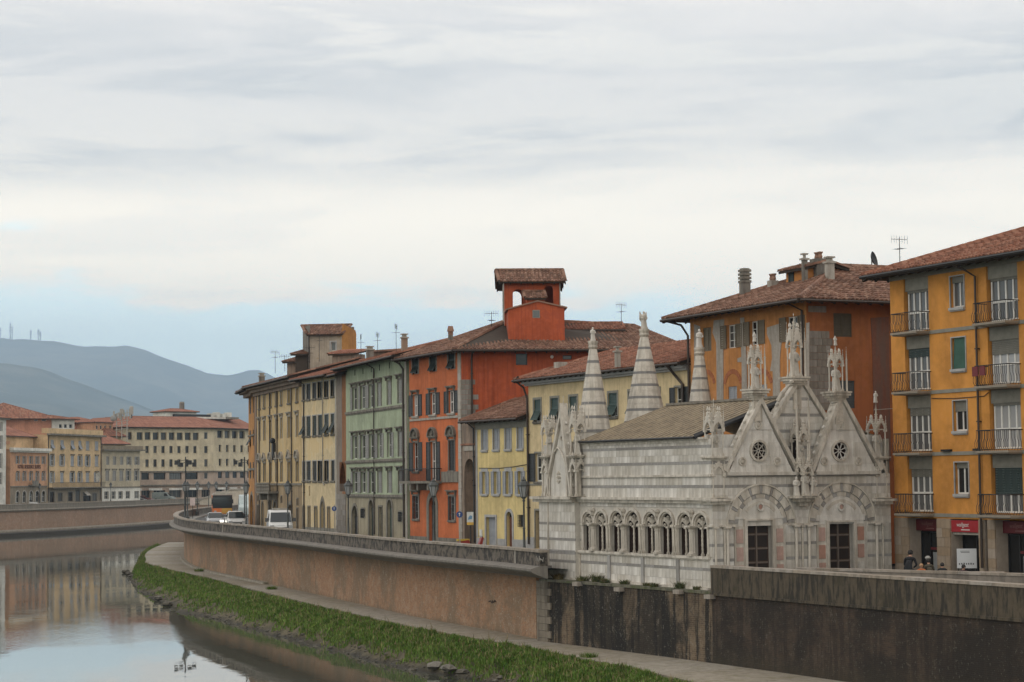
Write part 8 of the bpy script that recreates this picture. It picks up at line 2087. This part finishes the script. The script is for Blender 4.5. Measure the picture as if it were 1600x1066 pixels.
put('roof_unit', MB().box(-.8, .8, 1.0, 4.0, 3.0, 3.22).mesh('roof_unit', M_ltrim), t, fb)
put('front_mask', MB().box(-1.24, 1.24, -.03, 0, 1.05, 2.76).mesh('front_mask', M_iron), t, fb); put('windscreen', MB().box(-1.18, 1.18, -.05, -.03, 1.15, 2.5).mesh('windscreen', M_carglass), t, fb); put('destination_display', MB().box(-.8, .8, -.07, -.05, 2.5, 2.72).mesh('destination_display', M_iron), t, fb)
put('front_panel', MB().box(-.1, 1.2, -.06, 0, .45, 1.1).mesh('front_panel', M_bye), t, fb); put('front_panel', MB().box(-1.2, -.1, -.055, 0, .45, 1.1).mesh('front_panel', M_bor), t, fb)
for sx in (-1, 1):
    put('headlight', MB().cbox(sx*.9, -.08, .72, .3, .06, .18).mesh('headlight', M_hl), t, fb); put('mirror', MB().box(sx*1.3-.08, sx*1.3+.08, -.35, -.25, 1.7, 2.2).tube([(sx*1.2, 0, 2.3), (sx*1.3, -.3, 2.2)], .03, 4).mesh('mirror', M_iron), t, fb)
    put('side_window', MB().box(sx*1.25-.02, sx*1.25+.02, .5, 10.5, 1.4, 2.45).mesh('side_window', M_carglass), t, fb)
    for y in (2.3, 8.2): w2 = put('wheel', MB().tube([(sx*1.05, y, .48), (sx*1.27, y, .48)], .48, 16).mesh('tyre', M_tyre), t, fb); put('rim', MB().tube([(sx*1.1, y, .48), (sx*1.285, y, .48)], .27, 10).mesh('rim', M_rim), w2, fb)
# ------------------------------------------------------------------ signs
def round_sign(px, py, D, label):
    fr = Frame(plan(px, D), R(-10)); t = thing('road_sign', label, 'road sign', fr); z = fr.z(px, py)
    put('pole', MB().tube([(0, .05, 0), (0, .05, z+.3)], .03, 6).mesh('pole', M_gpipe), t, fr)
    d = MB(); ring(d, 0, z, .02, .19, -.02, .0, 0, 2*math.pi, 18); dd = put('disc', d.mesh('disc', plain('blue_sign_paint', (.025, .06, .20), .5)), t, fr); d = MB()
    d.prism([(-.014, z-.10), (.014, z-.10), (.014, z+.03), (.06, z+.03), (0, z+.11), (-.06, z+.03), (-.014, z+.03)], -.03, -.02); put('arrow', d.mesh('arrow', M_white), dd, fr)
round_sign(717.6, 804, 121.5, 'round blue road sign at the corner of the orange red palace'); round_sign(522, 795, 158, 'round blue road sign beside the old tower house')
fr = Frame(plan(729, 118), R(-12)); t = thing('poster_board', 'white and yellow poster on a pole in front of the old stone arch', 'poster board', fr); z0, z1 = fr.z(734, 820.5), fr.z(734, 800); bw = 10.5*118/3200
put('panel', MB().box(-.02, bw+.02, 0, .05, z0-.02, z1+.02).mesh('panel', M_iron), t, fr); put('poster', MB().box(0, bw, -.008, 0, z0+.16, z1).mesh('poster', plain('poster_paper', (.55, .55, .52), .6)), t, fr); put('poster', MB().box(0, bw, -.009, 0, z0, z0+.16).mesh('poster', plain('poster_yellow', (.60, .36, .06), .6)), t, fr)
put('poster_print', MB().prism([(.06, z0+.30), (.30, z0+.34), (.32, z0+.52), (.2, z0+.56), (.1, z0+.45)], -.014, -.008).mesh('poster_print', plain('poster_blue', (.12, .25, .38), .6)), t, fr); put('pole', MB().tube([(bw/2, .08, 0), (bw/2, .08, z1)], .03, 6).mesh('pole', M_iron), t, fr)
fr = Frame(plan(297, 246), R(-5)); t = thing('poster_board', 'pinkish white notice panel by the lantern posts at the bend', 'poster board', fr); z0, z1 = fr.z(300, 790), fr.z(300, 778); put('panel', MB().box(0, .6, 0, .05, z0, z1).mesh('panel', plain('pinkish_panel', (.52, .42, .40), .6)), t, fr); put('pole', MB().tube([(.3, .08, 0), (.3, .08, z0)], .04, 5).mesh('pole', M_iron), t, fr)
# parked scooter and bags in front of the old arch
fr = Frame(plan(733, 124), R(20)); t = thing('motor_scooter', 'red scooter with yellow cover parked in front of the old stone arch', 'motor scooter', fr)
put('body', MB().prism([(-.85, .35), (-.7, .75), (-.1, .85), (.1, .45), (.5, .40), (.75, 1.05), (.85, .95), (.7, .3), (-.6, .25)], -.16, .16).mesh('body', plain('red_scooter_paint', (.30, .04, .03), .4)), t, fr); put('seat', MB().box(-.8, -.05, -.15, .15, .78, .90).mesh('seat', plain('yellow_scooter_seat', (.55, .38, .05), .6)), t, fr)
for x in (-.6, .8): put('wheel', MB().tube([(x, -.06, .25), (x, .06, .25)], .25, 12).mesh('wheel', M_tyre), t, fr)
put('windshield', MB().box(.70, .74, -.22, .22, 1.0, 1.45).mesh('windshield', M_white), t, fr); put('handlebar', MB().tube([(.7, -.35, 1.05), (.7, .35, 1.05)], .02, 5).mesh('handlebar', M_iron), t, fr)
# ------------------------------------------------------------------ people sitting behind the piazza wall
M_skin = plain('skin', (.42, .25, .18), .6, var=.05)
def person(loc, ang, label, coat, hairm, seat=.45, hat=None, lean=.12, s=1.0):
    J = {'pel': (0, 0, seat+.10, .155), 'wa': (0, -lean*.3, seat+.30, .145), 'ch': (0, -lean, seat+.48, .165), 'sh': (0, -lean*1.1, seat+.56, .10), 'nk': (0, -lean*1.3, seat+.63, .055), 'hd': (0, -lean*1.45-.02, seat+.75, .095), 'tp': (0, -lean*1.45, seat+.84, .07)}
    ed = [('pel', 'wa'), ('wa', 'ch'), ('ch', 'sh'), ('sh', 'nk'), ('nk', 'hd'), ('hd', 'tp')]
    for q, sx in (('l', -1), ('r', 1)):
        J.update({q+'s': (sx*.19, -lean*1.1, seat+.54, .065), q+'e': (sx*.25, -lean-.10, seat+.28, .05), q+'w': (sx*.13, -.34, seat+.20, .035), q+'f': (sx*.10, -.42, seat+.19, .035),
                  q+'h': (sx*.10, -.04, seat+.07, .11), q+'k': (sx*.12, -.46, seat+.06, .075), q+'a': (sx*.12, -.46, .09, .045), q+'t': (sx*.12, -.62, .05, .04)})
        ed += [('sh', q+'s'), (q+'s', q+'e'), (q+'e', q+'w'), (q+'w', q+'f'), ('pel', q+'h'), (q+'h', q+'k'), (q+'k', q+'a'), (q+'a', q+'t')]
    ks = list(J); me = bpy.data.meshes.new('body'); me.from_pydata([J[k][:3] for k in ks], [(ks.index(a), ks.index(b_)) for a, b_ in ed], [])
    o = bpy.data.objects.new('tmp', me); C.objects.link(o); md = o.modifiers.new('skin', 'SKIN'); sk = me.skin_vertices[0].data
    for i, k in enumerate(ks): sk[i].radius = (J[k][3], J[k][3]*(.8 if k in ('ch', 'wa', 'sh') else 1)); sk[i].use_root = (k == 'pel')
    o.modifiers.new('sub', 'SUBSURF').levels = 1
    bm_ = bpy.data.meshes.new_from_object(o.evaluated_get(bpy.context.evaluated_depsgraph_get())); bpy.data.objects.remove(o); bm_.name = 'body'
    bm_.materials.clear()
    for m_ in (coat, M_skin, M_trous): bm_.materials.append(m_)
    for p in bm_.polygons:
        c = p.center; p.use_smooth = True
        p.material_index = 1 if (c.z > seat+.625 or (c.y < -.37 and c.z > seat+.12)) else 2 if (c.y < -.12 and c.z < seat+.17) or c.z < seat-.02 else 0
    for v in bm_.vertices: v.co *= s
    fr = Frame(loc, ang); t = thing('person', label, 'person', fr); put('body', bm_, t, fr); hd = J['hd']
    hm = MB(); hm.ball(0, hd[1]+.025, hd[2]+.035, .108, 1, 1.08, 1.05, 10, 7); hm.v = [(x*s, y*s, z*s) for x, y, z in hm.v]
    hm.v = [(x, y if y > (hd[1]-.055)*s or z > (hd[2]+.06)*s else (hd[1]-.055)*s, z) for x, y, z in hm.v]; put('hair', hm.mesh('hair', hairm, True), t, fr)
    fm = MB(); fm.ball(0, (hd[1]-.095), hd[2]-.005, .016, n=5, m=4); [fm.ball(x, hd[1]-.085, hd[2]+.02, .011, n=5, m=4) for x in (-.032, .032)]; fm.box(-.022, .022, hd[1]-.092, hd[1]-.08, hd[2]-.045, hd[2]-.038); fm.v = [(x*s, y*s, z*s) for x, y, z in fm.v]; put('face', fm.mesh('face', M_trous), t, fr)
    if hat: h2 = MB(); h2.ball(0, hd[1], hd[2]+.07, .112, 1, 1, .8, 10, 6); h2.lathe([(.12, hd[2]+.05), (.125, hd[2]+.09)], 0, hd[1], 0, 10); put('hat', h2.mesh('hat', hat, True), t, fr)
M_trous = plain('dark_trousers', (.03, .03, .04), .9); M_hairb = plain('black_hair', (.015, .012, .01), .7)
bn = Frame(plan(1405, 86.3), R(-12)); t = thing('stone_bench', 'low stone bench behind the piazza wall', 'bench', bn); put('seat', MB().box(-.3, 4.2, -.1, .45, .30, .44).mesh('seat', M_cop), t, bn); put('support', MB().box(.1, .4, 0, .4, 0, .30).mesh('support', M_cop), t, bn); put('support', MB().box(3.5, 3.8, 0, .4, 0, .30).mesh('support', M_cop), t, bn)
def pp(px, D): return plan(px, D)
person(pp(1415.5, 86.0), R(150), 'person in a black coat sitting sideways behind the piazza wall by the church corner', plain('black_coat', (.012, .012, .014), .9), M_hairb, .40, lean=.22, s=1.05)
person(pp(1437, 85.8), R(-20), 'small person in an orange jacket sitting low behind the piazza wall', plain('orange_jacket', (.45, .13, .04), .8), plain('fair_hair', (.40, .24, .13), .7), .12, s=.80)
person(pp(1451, 85.8), R(190), 'person in an olive brown coat and pale woolly hat behind the piazza wall', plain('olive_coat', (.075, .065, .045), .9), M_hairb, .20, hat=plain('pale_wool', (.36, .35, .33), .9), s=.92, lean=.2)
person(pp(1469, 85.4), R(170), 'person with black hair and dark clothes near the poster window', plain('charcoal_coat', (.02, .02, .02), .9), M_hairb, .14, s=.82)
person(pp(1499, 84.9), R(20), 'person with dark hair in front of the white notice board', plain('plum_coat', (.05, .02, .03), .9), M_hairb, .04, s=.85)
o = put('cable', MB().tube([fc.pt(WC-.6, .3)+(fc.z(1330, 640),), fc.pt(WC+.4, .3)+(fc.z(1348, 638),), fc.pt(WC+1.6, .3)+(fc.z(1365, 634),)], .015, 4).mesh('cable', M_gpipe)); tag(o, 'thin pale cable strung from the right gable to the corner pinnacle', 'cable')
# weeds along the walk and at the wall foot
for k, (px, py, r, h, lb) in enumerate([(312, 893, .35, .5, 'weed clump in the kerb where the wall bends'), (424, 921, .3, .45, 'weed clump at the wall foot below the van'), (838, 990, .3, .5, 'weed clump at the foot of the quoin stones'), (872, 1001, .5, .35, 'broad weed clump at the foot of the black wall'), (920, 1027, .3, .35, 'tall weed on the outer edge of the walk')]):
    weed(G(px, py, ZK), r*2.2, h*.7, lb, M_grass, 40+k, 60)
